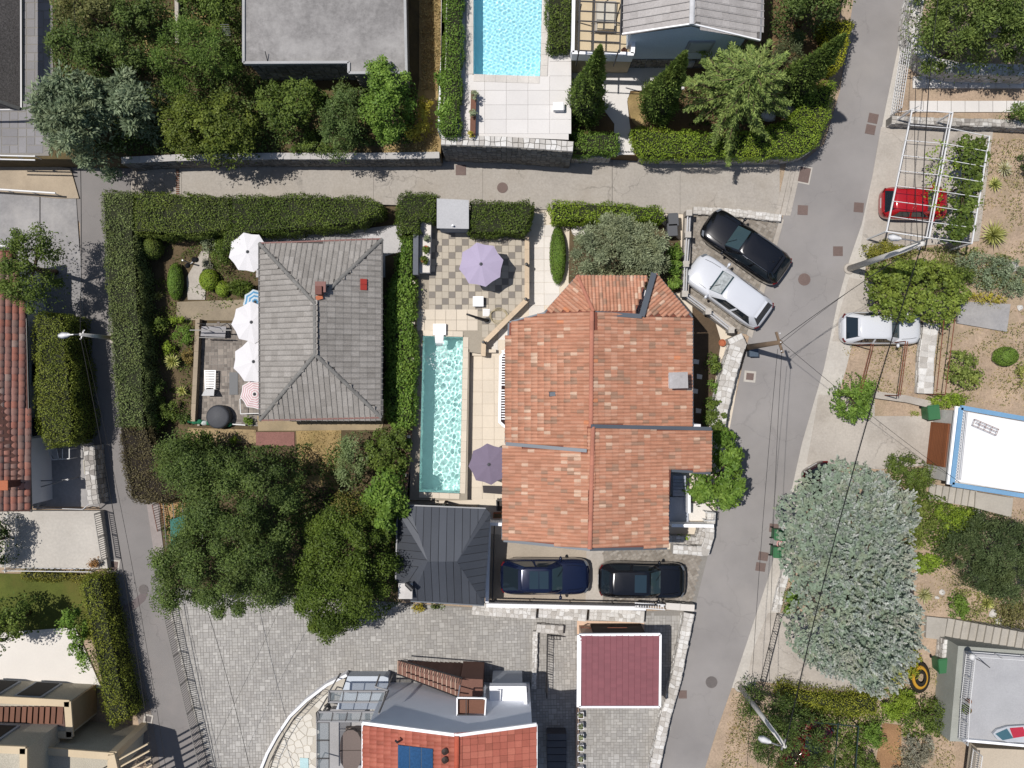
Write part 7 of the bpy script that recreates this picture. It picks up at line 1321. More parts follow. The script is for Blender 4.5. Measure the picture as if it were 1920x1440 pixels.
# ---------------------------------------------------------------- vehicles
def paint(name, rgb, metal=.3):
    return M(name, rgb, rough=.22, var=0, fine=0, metal=metal, spec=.5, coat=1.0)
TYRE = M('tyre_rubber', (30, 30, 31), rough=.9, var=0, fine=0); RIM = M('alloy_rim', (160, 162, 166), rough=.3, metal=.8, var=0, fine=0); CARG = glass_mat('car_glass', (36, 46, 54), .02); CARG2 = glass_mat('car_windscreen', (64, 84, 92), .02)
HEADL = M('headlight_glass', (120, 126, 134), rough=.1, var=0, fine=0); TAILL = M('tail_light_red', (104, 16, 20), rough=.15, var=0, fine=0); TRIM = M('black_trim', (24, 24, 26), rough=.5, var=0, fine=0); CHROME = M('chrome_trim', (190, 192, 196), rough=.15, metal=.9, var=0, fine=0)
def car(label, c, z, ang, L, Wd, H, pmat, xa, xb, xc, xd, rails=False, sunroof=None, zb=.62, group='parked cars', glass=None, roofmat=None, shade=None):
    """front along +x; xa..xd are fractions: windscreen foot, roof front, roof rear, rear glass foot"""
    t = thing('parked_car', label, 'car', W(c[0], c[1], z + .7).xy.to_3d() + Vector((0, 0, z)), math.radians(ang), group); hw = Wd / 2; belt = H * zb
    st = [(-.5, .46, .60 * belt), (-.492, .66, .84 * belt), (-.468, .83, .97 * belt), (-.42, .945, 1.02 * belt), (-.3, 1.0, 1.03 * belt), (-.05, .985, 1.02 * belt), (.12, .975, 1.01 * belt), (.22, .985, .995 * belt), (.33, .99, .95 * belt), (.41, .955, .89 * belt), (.455, .87, .82 * belt), (.485, .70, .72 * belt), (.5, .46, .58 * belt)]
    sec = [(0, 1.03), (.35, 1.025), (.68, 1.0), (.86, .965), (.955, .88), (1.0, .70), (.995, .48), (.96, .30), (.86, .21)]
    vs = []; n = 2 * len(sec) - 1
    for x, w_, zt in st:
        row = [(x * L, -hw * w_ * s[0], zt * s[1] if s[1] > .5 else belt * s[1]) for s in reversed(sec[1:])] + [(x * L, hw * w_ * s[0], zt * s[1] if s[1] > .5 else belt * s[1]) for s in sec]; vs += row
    fs = [(i * n + j, (i + 1) * n + j, (i + 1) * n + j + 1, i * n + j + 1) for i in range(len(st) - 1) for j in range(n - 1)]; fs += [tuple(range(n)), tuple((len(st) - 1) * n + j for j in range(n - 1, -1, -1))]
    fs += [(i * n, i * n + n - 1, (i + 1) * n + n - 1, (i + 1) * n) for i in range(len(st) - 1)]
    mb = MB(); mb.add(vs, fs); body = mb.part('body', pmat, t, True, True); sm = body.modifiers.new('s', 'SUBSURF'); sm.levels = sm.render_levels = 2
    hb, hr = hw * .90, hw * .70; a, b, cc, d = xa * L, xb * L, xc * L, xd * L; zt = H - .05
    base = [(a, hb * .72), (a - .28, hb * .97), (d + .35, hb * .97), (d, hb * .80)]; top = [(b, hr * .86), (b - .25, hr), (cc + .22, hr * .98), (cc, hr * .84)]
    B = [Vector((x, y, belt * 1.0)) for x, y in base] + [Vector((x, -y, belt * 1.0)) for x, y in reversed(base)]; T = [Vector((x, y, zt)) for x, y in top] + [Vector((x, -y, zt)) for x, y in reversed(top)]
    rc = sum(T, Vector()) / 8; R2 = [v.lerp(rc, .18) + Vector((0, 0, .035)) for v in T]; R3 = [v.lerp(rc, .6) + Vector((0, 0, .055)) for v in T]
    mb = MB(); mb.add(B + T + R2 + R3, [(i, (i + 1) % 8, 8 + (i + 1) % 8, 8 + i) for i in range(8)] + [(8 + i, 8 + (i + 1) % 8, 16 + (i + 1) % 8, 16 + i) for i in range(8)] + [(16 + i, 16 + (i + 1) % 8, 24 + (i + 1) % 8, 24 + i) for i in range(8)] + [tuple(range(24, 32))])
    cab = mb.part('cabin', roofmat or pmat, t, True, True)
    for i in range(8): m = MB(); m.tube([T[i], T[(i + 1) % 8]], .012, 5) if i in (1, 5) else m.tube([T[i], T[i].lerp(T[(i + 1) % 8], .02)], .004, 4); m.part('roof_seam', TRIM, t, False, True) if i in (1, 5) else None
    for yy in (-.34, .34): m = MB(); m.tube([(L * .23, yy * Wd, belt * 1.0 + .012), (L * .34, yy * Wd * .96, belt * .965 + .012), (L * .42, yy * Wd * .86, belt * .90 + .012)], .008, 4); m.part('bonnet_seam', TRIM, t, False, True)
    def pane(name, q, k=.07, mat=CARG, off=.012):
        c0 = sum(q, Vector()) / 4; n0 = (q[1] - q[0]).cross(q[3] - q[0]).normalized(); n0 = n0 if n0.dot(c0 - Vector((0, 0, belt))) > 0 else -n0; vv = [v.lerp(c0, k) + n0 * off for v in q]; m = MB(); m.add(vv + [v - n0 * .01 for v in vv], [(0, 1, 2, 3), (0, 4, 5, 1), (1, 5, 6, 2), (2, 6, 7, 3), (3, 7, 4, 0)]); return m.part(name, mat, t, False, True)
    ws = pane('windscreen', [B[7], B[0], T[0], T[7]], .05, CARG2)
    if shade: pane('sunshade', [B[7].lerp(T[7], .12), B[0].lerp(T[0], .12), T[0].lerp(B[0], .1), T[7].lerp(B[7], .1)], .08, shade, .018)
    m = MB(); w0 = (B[7] + B[0]) / 2; m.tube([B[0] + Vector((.03, -.15, .03)), (B[0] + T[7]) / 2 + Vector((.02, .1, .05))], .012, 4); m.part('wiper', TRIM, t, False, True)
    pane('rear_window', [B[3], B[4], T[4], T[3]], .07)
    for s, i in ((1, 1), (-1, 5)):
        q0, q1, q2, q3 = (B[1], B[2], T[2], T[1]) if s > 0 else (B[6], B[5], T[5], T[6])
        pane('side_window', [q0, q0.lerp(q1, .48), q3.lerp(q2, .48), q3], .05); pane('side_window', [q0.lerp(q1, .52), q1, q2, q3.lerp(q2, .52)], .05)
        m = MB(); m.lathe((a - .10, s * (hw + .05), belt * 1.0), [(.01, 0), (.10, .03), (.12, .10), (.08, .17), (.01, .18)], 10, sx=.7, sy=1.0); m.box((a - .1, s * (hw - .03), belt + .06), (.06, .2, .05)); m.part('mirror', pmat, t, True, True)
        m = MB(); m.add([(L * .455, s * hw * .60, belt * .85), (L * .425, s * hw * .88, belt * .855), (L * .455, s * hw * .83, belt * .78), (L * .478, s * hw * .60, belt * .77)], [(0, 1, 2, 3) if s < 0 else (3, 2, 1, 0)]); m.v = [(v[0] + .012, v[1] + s * .005, v[2] + .012) for v in m.v]; m.part('headlight', HEADL, t, False, True)
        m = MB(); m.box((-L * .468, s * hw * .72, belt * .82), (.10, .24, .12), s * -.5); m.part('tail_light', TAILL, t, False, True)
        for x in (.31, -.30):
            m = MB(); r = .335; prof = [(.16, -.105), (r - .03, -.11), (r, -.08), (r, .08), (r - .03, .11), (.16, .105)]; v2 = []; nn = 20
            for (rr, yy) in prof:
                for j in range(nn): th = 2 * math.pi * j / nn; v2.append((x * L + rr * math.cos(th), s * (hw - .17) + yy, r + rr * math.sin(th)))
            m.add(v2, [(i * nn + j, i * nn + (j + 1) % nn, (i + 1) * nn + (j + 1) % nn, (i + 1) * nn + j) for i in range(5) for j in range(nn)]); wh = m.part('wheel', TYRE, t, True, True)
            m = MB(); m.tube([(x * L, s * (hw - .22), r), (x * L, s * (hw - .055), r)], .22, 12); m.part('rim', RIM, wh, False, True)
        if rails:
            m = MB(); m.tube([T[1 if s > 0 else 6] + Vector((-.05, -s * .03, .03)), (T[1 if s > 0 else 6] + T[2 if s > 0 else 5]) / 2 + Vector((0, -s * .02, .075)), T[2 if s > 0 else 5] + Vector((.05, -s * .03, .03))], .018, 6); m.part('roof_rail', CHROME, t, False, True)
    if sunroof:
        x0, x1, mid = sunroof; lo, hi = T[0].x + (T[3].x - T[0].x) * x0, T[0].x + (T[3].x - T[0].x) * x1; k = 2 if mid else 1
        for j in range(k):
            u0, u1 = lo + (hi - lo) * j / k, lo + (hi - lo) * (j + 1) / k; m = MB(); m.box(((u0 + u1) / 2, 0, H + .012), (abs(u1 - u0) - .04, hr * 1.35, .012)); m.part('sunroof', M('sunroof_glass', (44, 62, 74), rough=.03, var=0, fine=0, spec=.6), t, False, True)
    m = MB(); m.box((L * .492, 0, belt * .55), (.05, .7, .14)); m.part('grille', TRIM, t, False, True); m = MB(); m.box((-L * .497, 0, belt * .6), (.02, .52, .11)); m.part('number_plate', WHITEP, t, False, True)
    m = MB(); m.box((d * .98 - .02 if False else cc - .03, 0, zt + .035), (.14, hr * 1.5, .025)); m.part('spoiler', pmat, t, False, True)
    return t
BLK = paint('black_car_paint', (20, 20, 24)); BLU2 = paint('navy_car_paint', (20, 30, 62)); SIL = paint('silver_car_paint', (236, 239, 246), .1); WHT = paint('white_car_paint', (232, 234, 238), 0); REDP = paint('red_car_paint', (188, 22, 32), .1); MAR = paint('maroon_car_paint', (52, 18, 24)); RED3 = paint('dark_red_paint', (120, 20, 32), .1)
car('black estate SUV with chrome roof rails parked nose in beside the silver one', (1398, 463), .02, 145, 4.85, 1.95, 1.66, BLK, .20, .06, -.36, -.47, True)
car('silver SUV with pale sunshade parked beside the black estate SUV', (1367, 546), .02, 144, 4.7, 1.92, 1.64, SIL, .20, .06, -.36, -.46, False, glass=None, shade=M('sunshade_foil', (214, 220, 222), rough=.3, metal=.3, var=.3, scale=6))
car('dark blue coupe SUV with twin glass roof panels on the driveway', (1022, 1081), .03, 0, 4.62, 1.90, 1.60, BLU2, .19, .07, -.28, -.47, False, (.10, .72, True))
car('black SUV with small sunroof behind the dark blue car on the driveway', (1204, 1088), .03, -1, 4.52, 1.88, 1.62, BLK, .20, .07, -.37, -.47, False, (.10, .42, False))
car('small red hatchback under the white pergola', (1716, 381), .02, -1, 3.45, 1.70, 1.48, REDP, .26, .10, -.38, -.48)
car('white hatchback half hidden by the vine arbour', (1653, 615), .02, 0, 4.15, 1.72, 1.44, WHT, .20, .06, -.33, -.46)
car('dark maroon car mostly hidden beneath the silver conifer', (1562, 938), .02, -60, 4.1, 1.72, 1.45, MAR, .22, .08, -.36, -.47)
car('red car almost hidden beneath the dark tree near the green arbour', (1510, 1412), .02, 60, 3.8, 1.66, 1.45, RED3, .22, .08, -.36, -.47)
# ---------------------------------------------------------------- parasols
def parasol(label, c, z, h, R, mat, n=8, rot=0.0, tilt=0.0, rings=None, drop=.22, group=None, base=True):
    """octagonal parasol; c is the pixel of its top"""
    p = W(c[0], c[1], z + h); t = thing('parasol', label, 'parasol', Vector((p.x, p.y, z)), rot, group); rs = rings or [.14, .5, .8, 1.0]; vs = [(0, 0, h)]; m = 2 * n
    for r in rs:
        for j in range(m):
            a = 2 * math.pi * j / m; k = 1.0 if j % 2 == 0 else (math.cos(math.pi / n) * (1 - .035 * r)); sag = 0 if j % 2 == 0 else -.02 * r
            vs.append((R * r * k * math.cos(a), R * r * k * math.sin(a), h - drop * R * r ** 1.15 + sag))
    mb = MB(); mb.add(vs, [(0, 1 + j, 1 + (j + 1) % m) for j in range(m)], 0)
    b0 = len(mb.f)
    for i in range(len(rs) - 1):
        for j in range(m): mb.f.append((1 + i * m + j, 1 + (i + 1) * m + j, 1 + (i + 1) * m + (j + 1) % m, 1 + i * m + (j + 1) % m)); mb.t.append((i + 1) % 2 if rings else .5 + .05 * ((j // 2) % 3 - 1))
    can = mb.part('canopy', mat, t, False, True)
    for j in range(n):
        a = 2 * math.pi * j / n; q = MB(); q.tube([(.03 * math.cos(a), .03 * math.sin(a), h - .06), (R * .98 * math.cos(a), R * .98 * math.sin(a), h - drop * R - .03)], .012, 4); q.part('rib', STEELG, can, False, True)
    q = MB(); q.cyl((0, 0, 0), .03, h, 8); q.part('pole', STEELG, t, False, True); q = MB(); q.lathe((0, 0, h), [(.09, -.02), (.07, .03), (.02, .06), (.01, .12), (.0, .12)], 10); q.part('finial', GREYP, t, False, True)
    q = MB(); q.lathe((0, 0, 0), [(.28, 0), (.28, .05), (.07, .10), (.05, .3), (0, .3)], 16); q.part('base', GREYP, t, False, True)
    return t
CLAV = M('lavender_canvas', (192, 180, 206), rough=.9, var=.03, fine=.03, tone=.05); CPUR = M('mauve_canvas', (136, 124, 144), rough=.9, var=.03, fine=.03, tone=.06); CWHI = M('white_canvas', (244, 242, 244), rough=.9, var=.02, fine=.02, tone=.03)
parasol('lavender parasol on the chequered terrace', (902, 495), TZ, 2.1, 1.12, CLAV, rot=.2); parasol('mauve grey parasol between narrow pool and terracotta roof', (917, 871), 0, 2.4, 1.04, CPUR, rot=.1)
parasol('white parasol at the upper corner of the grey roof', (464, 472), .05, 2.3, 1.02, CWHI, rot=.25); parasol('middle white parasol beside the grey roof', (471, 604), .05, 2.35, 1.06, CWHI, rot=.1); parasol('lower white parasol beside the grey roof', (475, 678), .05, 2.3, 1.10, CWHI, rot=.3)
parasol('small red and white striped parasol by the yard', (477, 739), .05, 1.8, .78, M('red_stripe_canvas', (236, 220, 220), rgb2=[(244, 238, 238), (222, 182, 186)], var=0, fine=.02), rings=[.06, .12, .2, .28, .36, .44, .52, .60, .68, .76, .84, .92, 1.0], rot=.2)
parasol('small blue and white striped parasol under the white one', (478, 566), .05, 1.7, .66, M('blue_stripe_canvas', (150, 190, 216), rgb2=[(214, 226, 232), (96, 160, 204)], var=0, fine=.02), rings=[.1, .25, .4, .55, .7, .85, 1.0], rot=.2)
# ---------------------------------------------------------------- yard and terrace furniture
t = thing('sun_lounger', 'white slatted plastic sun lounger in the paved yard', 'sun lounger', W(394, 719, .05)); 
for x in (384, 404): strip(t, [(x, 694, .40), (x - (x - 394) * .1, 730, .40)], .05, .06, WHITEP, 'side_rail')
for i in range(11): strip(t, [(384, 695 + i * 3.1, .42), (403, 695 + i * 3.1, .42)], .055, .03, WHITEP, 'slat')
mb = MB(); mb.add([W(384, 730, .42), W(402, 729, .42), W(401, 742, .75), W(378, 742, .75)] + [W(384, 730, .38), W(402, 729, .38), W(401, 742, .71), W(378, 742, .71)], [(3, 2, 1, 0), (4, 5, 6, 7), (0, 1, 5, 4), (1, 2, 6, 5), (2, 3, 7, 6), (3, 0, 4, 7)]); mb.part('backrest', WHITEP, t)
for x, y in ((385, 698), (402, 698), (386, 728), (401, 728)): mb = MB(); q = W(x, y, .4); mb.tube([q, Vector((q.x, q.y, .05))], .03, 6); mb.part('leg', WHITEP, t)
mb = MB(); mb.lathe(tuple(W(402, 736, .25)), [(.10, -.03), (.13, 0), (.10, .03)], 14); mb.part('wheel', GREYP, t)
t = thing('covered_table', 'round table under a dark grey cover in the yard corner', 'table', W(415, 781, .05)); mb = MB(); mb.lathe(tuple(W(415, 781, .05)), [(.60, .02), (.62, .5), (.58, .66), (.50, .70), (0, .72)], 28); mb.part('cover', M('dark_cover', (74, 76, 82), rough=.6), t, True); mb = MB(); mb.cyl(W(415, 781, .05), .2, .3, 12); mb.part('pedestal', GREYP, t)
t = thing('folded_parasol', 'folded green and white parasol lying along the yard edge', 'parasol', W(400, 792, .05)); GC = M('green_canvas', (48, 128, 92), rough=.8, rgb2=[(40, 118, 80), (60, 140, 104), (222, 230, 228)], var=.1)
for i in range(9):
    x = 356 + i * 9; mb = MB(); q = W(x, 790 + i * .8 + random.uniform(-1, 1), .3); mb.lathe((q.x, q.y, q.z - .12), [(.02, 0), (.15, .06), (.16, .14), (.02, .22)], 9, (0.1, .4, .3, 1.0, .2, 1.0, .5, .9, .3)[i], sx=1.25, sy=.8); mb.part('canopy_fold', GC, t, True)
mb = MB(); mb.tube([W(354, 790, .25), W(460, 797, .25)], .03, 6); mb.part('pole', WHITEP, t)
for x in (372, 430): mb = MB(); q = W(x, 793, .2); mb.box((q.x, q.y, .13), (.12, .3, .16)); mb.part('rest_block', CONC, t)
t = thing('swing_seat', 'dark iron garden swing frame over a grey seat', 'swing seat', W(400, 622, .05))
for x in (376, 430): 
    for dy in (-9, 9): mb = MB(); mb.tube([W(x, 618, 1.6), W(x + (4 if x > 400 else -4), 618 + dy, .05)], .025, 6); mb.part('leg', STEELD, t)
strip(t, [(356, 619, 1.6), (434, 619, 1.6)], .05, .05, STEELD, 'top_bar'); mb = MB(); mb.tube([W(370, 606, 1.5), W(384, 608, 1.7), W(392, 616, 1.6)], .02, 6); mb.part('scroll', STEELD, t); mb = MB(); mb.tube([W(434, 614, 1.6), W(426, 606, 1.7), W(414, 612, 1.6)], .02, 6); mb.part('scroll', STEELD, t)
poly_part(t, 'seat', [(378, 612), (424, 612), (422, 632), (376, 630)], .45, .52, M('seat_grey', (176, 174, 176))); strip(t, [(376, 633, .9), (424, 634, .9)], .04, .4, STEELD, 'backrest')
t = thing('globe_lamp', 'garden lamp with three dark globes on pale arms', 'lamp', W(358, 494, 0)); mb = MB(); mb.cyl(W(358, 494, 0), .04, 1.3, 8); mb.part('post', STEELG, t)
for x, y in ((352, 498), (364, 487), (368, 487)): mb = MB(); q = W(x, y, 1.35); mb.lathe(tuple(q), [(.01, -.14), (.10, -.10), (.14, 0), (.10, .10), (.01, .14)], 14); mb.part('globe', BLACKP, t, True); mb = MB(); mb.tube([W(358, 494, 1.2), q], .018, 5); mb.part('arm', STEELW, t)
t = thing('frame_stand', 'white metal frame beside the striped parasol', 'stand', W(455, 766, .05)); 
for a, b in (((450, 748), (451, 776)), ((451, 776), (486, 775)), ((450, 748), (456, 746))): mb = MB(); mb.tube([W(*a, .7), W(*b, .7)], .025, 6); mb.part('bar', STEELW, t)
for a in ((451, 776), (484, 775), (450, 750)): q = W(*a, .7); mb = MB(); mb.tube([q, Vector((q.x, q.y, .05))], .02, 6); mb.part('leg', STEELW, t)
wall('yard_wall', 'low stone coped wall on the garden side of the yard paving', [(371, 598), (367, 690), (362, 790)], .20, 0, .5, M('yard_wall_tan', (150, 136, 116)), cap=(M('yard_coping', (178, 162, 140), tone=.08, var=.1), .8, .01, .05))
poly_part(thing('side_table', 'grey square side table at the edge of the lower white parasol', 'table', W(440, 735, .05)), 'top', [(430, 698), (446, 698), (446, 740), (430, 740)], .05, .09, GREYP)
t = thing('planter_bench', 'long white planter bench with three pots beside the terrace', 'planter', W(797, 460, TZ)); poly_part(t, 'box', [(788, 414), (808, 414), (805, 510), (786, 510)], TZ, TZ + .75, WHITE); poly_part(t, 'lid', [(787.5, 413), (808.5, 413), (805.5, 511), (785.5, 511)], TZ + .75, TZ + .80, WHITEST)
for i, (x, y) in enumerate(((800, 448), (799, 467), (795, 488))): 
    t = thing('pot', ['dark round pot with plant at the top of the white bench', 'round pot with plant in the middle of the white bench', 'pot with spiky plant at the lower end of the white bench'][i], 'pot', W(x, y, TZ + .80)); mb = MB(); mb.lathe(tuple(W(x, y, TZ + .80)), [(.08, 0), (.14, .12), (.16, .2), (.13, .19), (0, .16)], 16); mb.part('bowl', GREYP if i == 0 else TERRA, t); P2 = poly_np(WP(ell(x, y, 6 + i * 1.2, 6 + i * 1.2), TZ + 1.1)); crown(P2, TZ + .95, TZ + 1.25, .09, 1500, .09, .045, LO if i == 0 else LM, t, name='plant', spiky=i == 2)
t = thing('white_pouf', 'white square pouf table on the chequered terrace', 'table', W(896, 565, TZ)); poly_part(t, 'cube', [(887, 556), (906, 556), (906, 574), (887, 574)], TZ + .03, TZ + .4, WHITEP); poly_part(t, 'top', [(886.6, 555.6), (906.4, 555.6), (906.4, 574.4), (886.6, 574.4)], TZ + .4, TZ + .43, WHITE)
t = thing('white_drain_box', 'small white square skimmer lid at the terrace corner', 'skimmer lid', W(912, 586, TZ)); poly_part(t, 'lid', [(906, 580), (918, 580), (918, 592), (906, 592)], TZ + .03, TZ + .06, WHITEP); poly_part(t, 'rim', [(905.4, 579.4), (918.6, 579.4), (918.6, 592.6), (905.4, 592.6)], TZ + .01, TZ + .035, WHITE)
t = thing('solar_shower', 'slim black tube shower standing near the pool head', 'shower', W(912, 601, TZ)); mb = MB(); mb.tube([W(916, 601, TZ), W(908, 599, TZ + .5), W(890, 594, TZ + .95), W(875, 589, TZ + 1.15)], .07, 10, r2=.05); mb.part('tube', BLACKP, t, True); mb = MB(); mb.cyl(W(914, 601, TZ), .17, .06, 16); mb.part('foot', BLACKP, t)
t = thing('garden_hose', 'coiled pale hose on the terrace beside the angled coping', 'hose', W(935, 592, TZ)); mb = MB(); mb.tube([W(935 + 14 * math.cos(k * .5) * (1 + .03 * k % .3), 592 + 9 * math.sin(k * .5) * (1 + .02 * k), TZ + .04 + .004 * k) for k in range(46)], .012, 5); mb.part('coil', M('hose_beige', (206, 190, 150)), t)
LOUN = M('charcoal_cushion', (74, 70, 72), rough=.9, var=.05)
mb = MB()
for k in range(150):
    a = random.uniform(-2.6, -.5); r = random.uniform(.1, 1.0) ** .8 * 1.25; q = W(823, 646, TZ); mb.lathe((q.x + math.cos(a) * r * .75 + .1, q.y + math.sin(a) * r * 1.1, TZ - .07 + random.uniform(0, .10)), [(.002, 0), (random.uniform(.012, .026), .012), (.002, .024)], 6)
mb.top('splash_drops', M('splash_white', (244, 250, 252), rough=.15, var=0, fine=0), 'white splash drops where the spout hits the narrow pool', 'splash', kind='stuff')
t = thing('dark_lounger', 'charcoal lounger half under the mauve parasol', 'sun lounger', W(925, 918, 0)); poly_part(t, 'seat', [(905, 911), (944, 912), (944, 927), (906, 924)], .25, .40, LOUN); poly_part(t, 'frame', [(906, 912), (943, 913), (943, 926), (907, 923)], .15, .25, STEELD)
for x, y in ((908, 914), (941, 914), (941, 924), (909, 922)): box_part(t, 'leg', (x - 1, y - 1), (x + 1, y + 1), 0, .15, STEELD)
t = thing('wicker_chair', 'dark wicker chair between pavilion and terracotta house', 'chair', W(938, 948, 0)); poly_part(t, 'seat', [(932, 940), (945, 940), (945, 958), (932, 958)], .05, .42, DARKW); strip(t, [(932, 936, .7), (946, 938, .7)], .06, .5, STEELD, 'backrest'); strip(t, [(931, 938, .6), (932, 957, .6)], .05, .3, STEELD, 'armrest'); strip(t, [(945, 938, .6), (946, 957, .6)], .05, .3, STEELD, 'armrest')
t = thing('terracotta_trough', 'terracotta trough beside the wicker chair', 'planter', W(935, 966, 0)); poly_part(t, 'trough', [(925, 962), (944, 962), (943, 972), (924, 972)], 0, .35, TERRA); poly_part(t, 'soil', [(926, 963), (943, 963), (942, 971), (925, 971)], .30, .356, MULCH)
for i in range(2): poly_part(D.objects['plot'] if False else (D.objects.get('pool_steps') or thing('pool_steps', 'two cream steps from the pool deck down to the lower deck', 'steps', W(900, 661, 0))), 'step', [(884, 655 + i * 6), (930 - i * 25, 655 + i * 6), (930 - i * 25, 661 + i * 6), (884, 661 + i * 6)], 0, .4 - i * .2, CREAM)
t = thing('equipment_box', 'white equipment box on the white patio', 'box', W(1048, 198, 3.5)); poly_part(t, 'case', [(1038, 193), (1058, 192), (1058, 206), (1038, 206)], 3.5, 3.9, WHITEP); poly_part(t, 'lid', [(1037, 192), (1056, 191), (1056, 206), (1037, 206)], 3.9, 3.95, WHITE)
def bin_(label, c, z, mat, rz=0.0, w=.52, h=1.0, group=None):
    q = W(c[0], c[1], z + h); t = thing('wheelie_bin', label, 'bin', Vector((q.x, q.y, z)), rz, group); m = MB(); m.box((0, 0, h * .47), (w * .86, w * 1.0, h * .86), 0, .5, 1.12); m.part('body', mat, t, False, True); m = MB(); m.box((0, 0, h * .95), (w * 1.05, w * 1.22, .07), 0, .5, .93); m.box((0, w * .6, h * .93), (w * .9, .08, .06)); m.part('lid', mat, t, False, True)
    for s in (-1, 1): m = MB(); m.tube([(s * w * .45, w * .52, .09), (s * w * .55, w * .52, .09)], .09, 10); m.part('wheel', TYRE, t, False, True)
bin_('dark grey wheelie bin nearer the lane hedge', (1263, 412), 0, GREYP, .05); bin_('dark grey wheelie bin nearer the red flowers', (1261, 431), 0, GREYP, .05); bin_('green wheelie bin below the planting wall by the garage apron', (1752, 774), .02, GREENP, .1, .6); bin_('green wheelie bin on the pavement nearest the road cover', (1466, 1004), .02, GREENP, 1.5, .55); bin_('green wheelie bin on the pavement at the conifer foot', (1464, 1037), .02, GREENP, 1.5, .55); bin_('green wheelie bin beside the corner terrace house', (1772, 1250), .02, GREENP, .1, .6)
t = thing('warning_barrier', 'red and white roll of tape barrier between the green bins', 'barrier', W(1464, 1020, .02)); mb = MB(); mb.tube([W(1462 + 5 * math.cos(k * .7), 1020 + 6 * math.sin(k * .7), .1 + .03 * k) for k in range(18)], .04, 5); mb.part('tape_roll', M('pink_white_tape', (222, 170, 166), var=.3, scale=8), t)
t = thing('clay_pot', 'round clay pot on the street corner by the timber pole', 'pot', W(1352, 643, .02)); mb = MB(); mb.lathe(tuple(W(1352, 643, .02)), [(.12, 0), (.17, .28), (.19, .30), (.15, .29), (.13, .2), (0, .19)], 18); mb.part('pot', TERRA, t)
for i in range(6):
    y = 1342 + i * 20.5; q = W(1089, y, .45); t = thing('cube_planter', ['white cube planter nearest the maroon garage', 'second cube planter from the maroon garage', 'third cube planter from the maroon garage', 'fourth cube planter from the maroon garage', 'fifth cube planter from the maroon garage', 'cube planter at the bottom edge of the row'][i], 'planter', Vector((q.x, q.y, 0)), 0, 'cube planters in a row'); m = MB(); m.box((q.x, q.y, .22), (.30, .30, .44), .05, .5, 1.08); m.part('cube', OFFW, t); m = MB(); m.box((q.x, q.y, .445), (.26, .26, .02)); m.part('soil', MULCH, t); P2 = poly_np(WP(ell(1089, y, 5, 5), .6)); crown(P2, .46, .72, .08, 900, .08, .04, LO, t, name='plant')
wall('planter_kerb', 'peach kerb carrying the row of cube planters', [(1083, 1328), (1082, 1440), (1082, 1480)], .12, 0, .3, PEACH)
t = thing('sunken_stairs', 'dark sunken stairs at the end of the villa side yard', 'stairs', W(1043, 1400, 0))
for i in range(6): poly_part(t, 'step', [(1026, 1376 + i * 13), (1062, 1376 + i * 13), (1062, 1388 + i * 13), (1026, 1388 + i * 13)], .0, .9 - i * .14, M('charcoal_step', (96, 96, 100)))
t = thing('ring_planter', 'yellow and black ring planter under the tangled vine', 'planter', W(1727, 1268, 0)); 
for k, (ro, mt) in enumerate(((.52, M('black_ring', (40, 36, 30))), (.38, M('yellow_ring', (206, 156, 52))), (.26, MATS['black_ring']))):
    vs = []; 
    m = MB(); m.lathe(tuple(W(1722, 1268, 0)), [(ro, 0), (ro + .04, .12 + .1 * k), (ro - .02, .2 + .1 * k), (ro - .1, .16 + .1 * k)], 26, sy=1.5); m.part('ring', mt, t, True)
t = thing('terrace_globe_lamp', 'white globe lamp on a slim arm on the grey roof terrace', 'lamp', W(1824, 1232, TZ2)); mb = MB(); q = W(1823, 1232, TZ2 + 1.6); mb.lathe(tuple(q), [(.01, -.16), (.12, -.11), (.17, 0), (.12, .11), (.01, .16)], 16); mb.part('globe', WHITEP, t, True); mb = MB(); mb.tube([q, W(1840, 1240, TZ2 + .8), W(1856, 1252, TZ2)], .02, 6); mb.part('arm', STEELD, t)
for i, (x, y) in enumerate(((1813, 1313), (1813, 1330))):
    t = thing('terrace_pot', ['brown pot on the grey roof terrace edge', 'brown pot with small shrub on the grey roof terrace edge'][i], 'pot', W(x, y, TZ2)); mb = MB(); mb.lathe(tuple(W(x, y, TZ2)), [(.10, 0), (.15, .22), (.12, .21), (0, .17)], 16); mb.part('pot', WOODB, t)
    if i: crown(poly_np(WP(ell(x, y, 8, 10), TZ2 + .4)), TZ2 + .2, TZ2 + .55, .1, 800, .09, .05, LM, t, name='plant')
t = thing('antenna', 'pale spiky roof antenna leaning out of the trees', 'antenna', W(420, 62, NZ)); mb = MB(); mb.tube([W(410, 78, NZ), W(420, 55, NZ + 3.6)], .025, 6); mb.part('mast', STEELG, t)
for k in range(6): mb = MB(); mb.tube([W(413 + k * 2.2, 46 + k * 4, NZ + 3.6), W(429 + k * .8, 46 + k * 4, NZ + 3.6)], .012, 4); mb.part('element', STEELG, t)
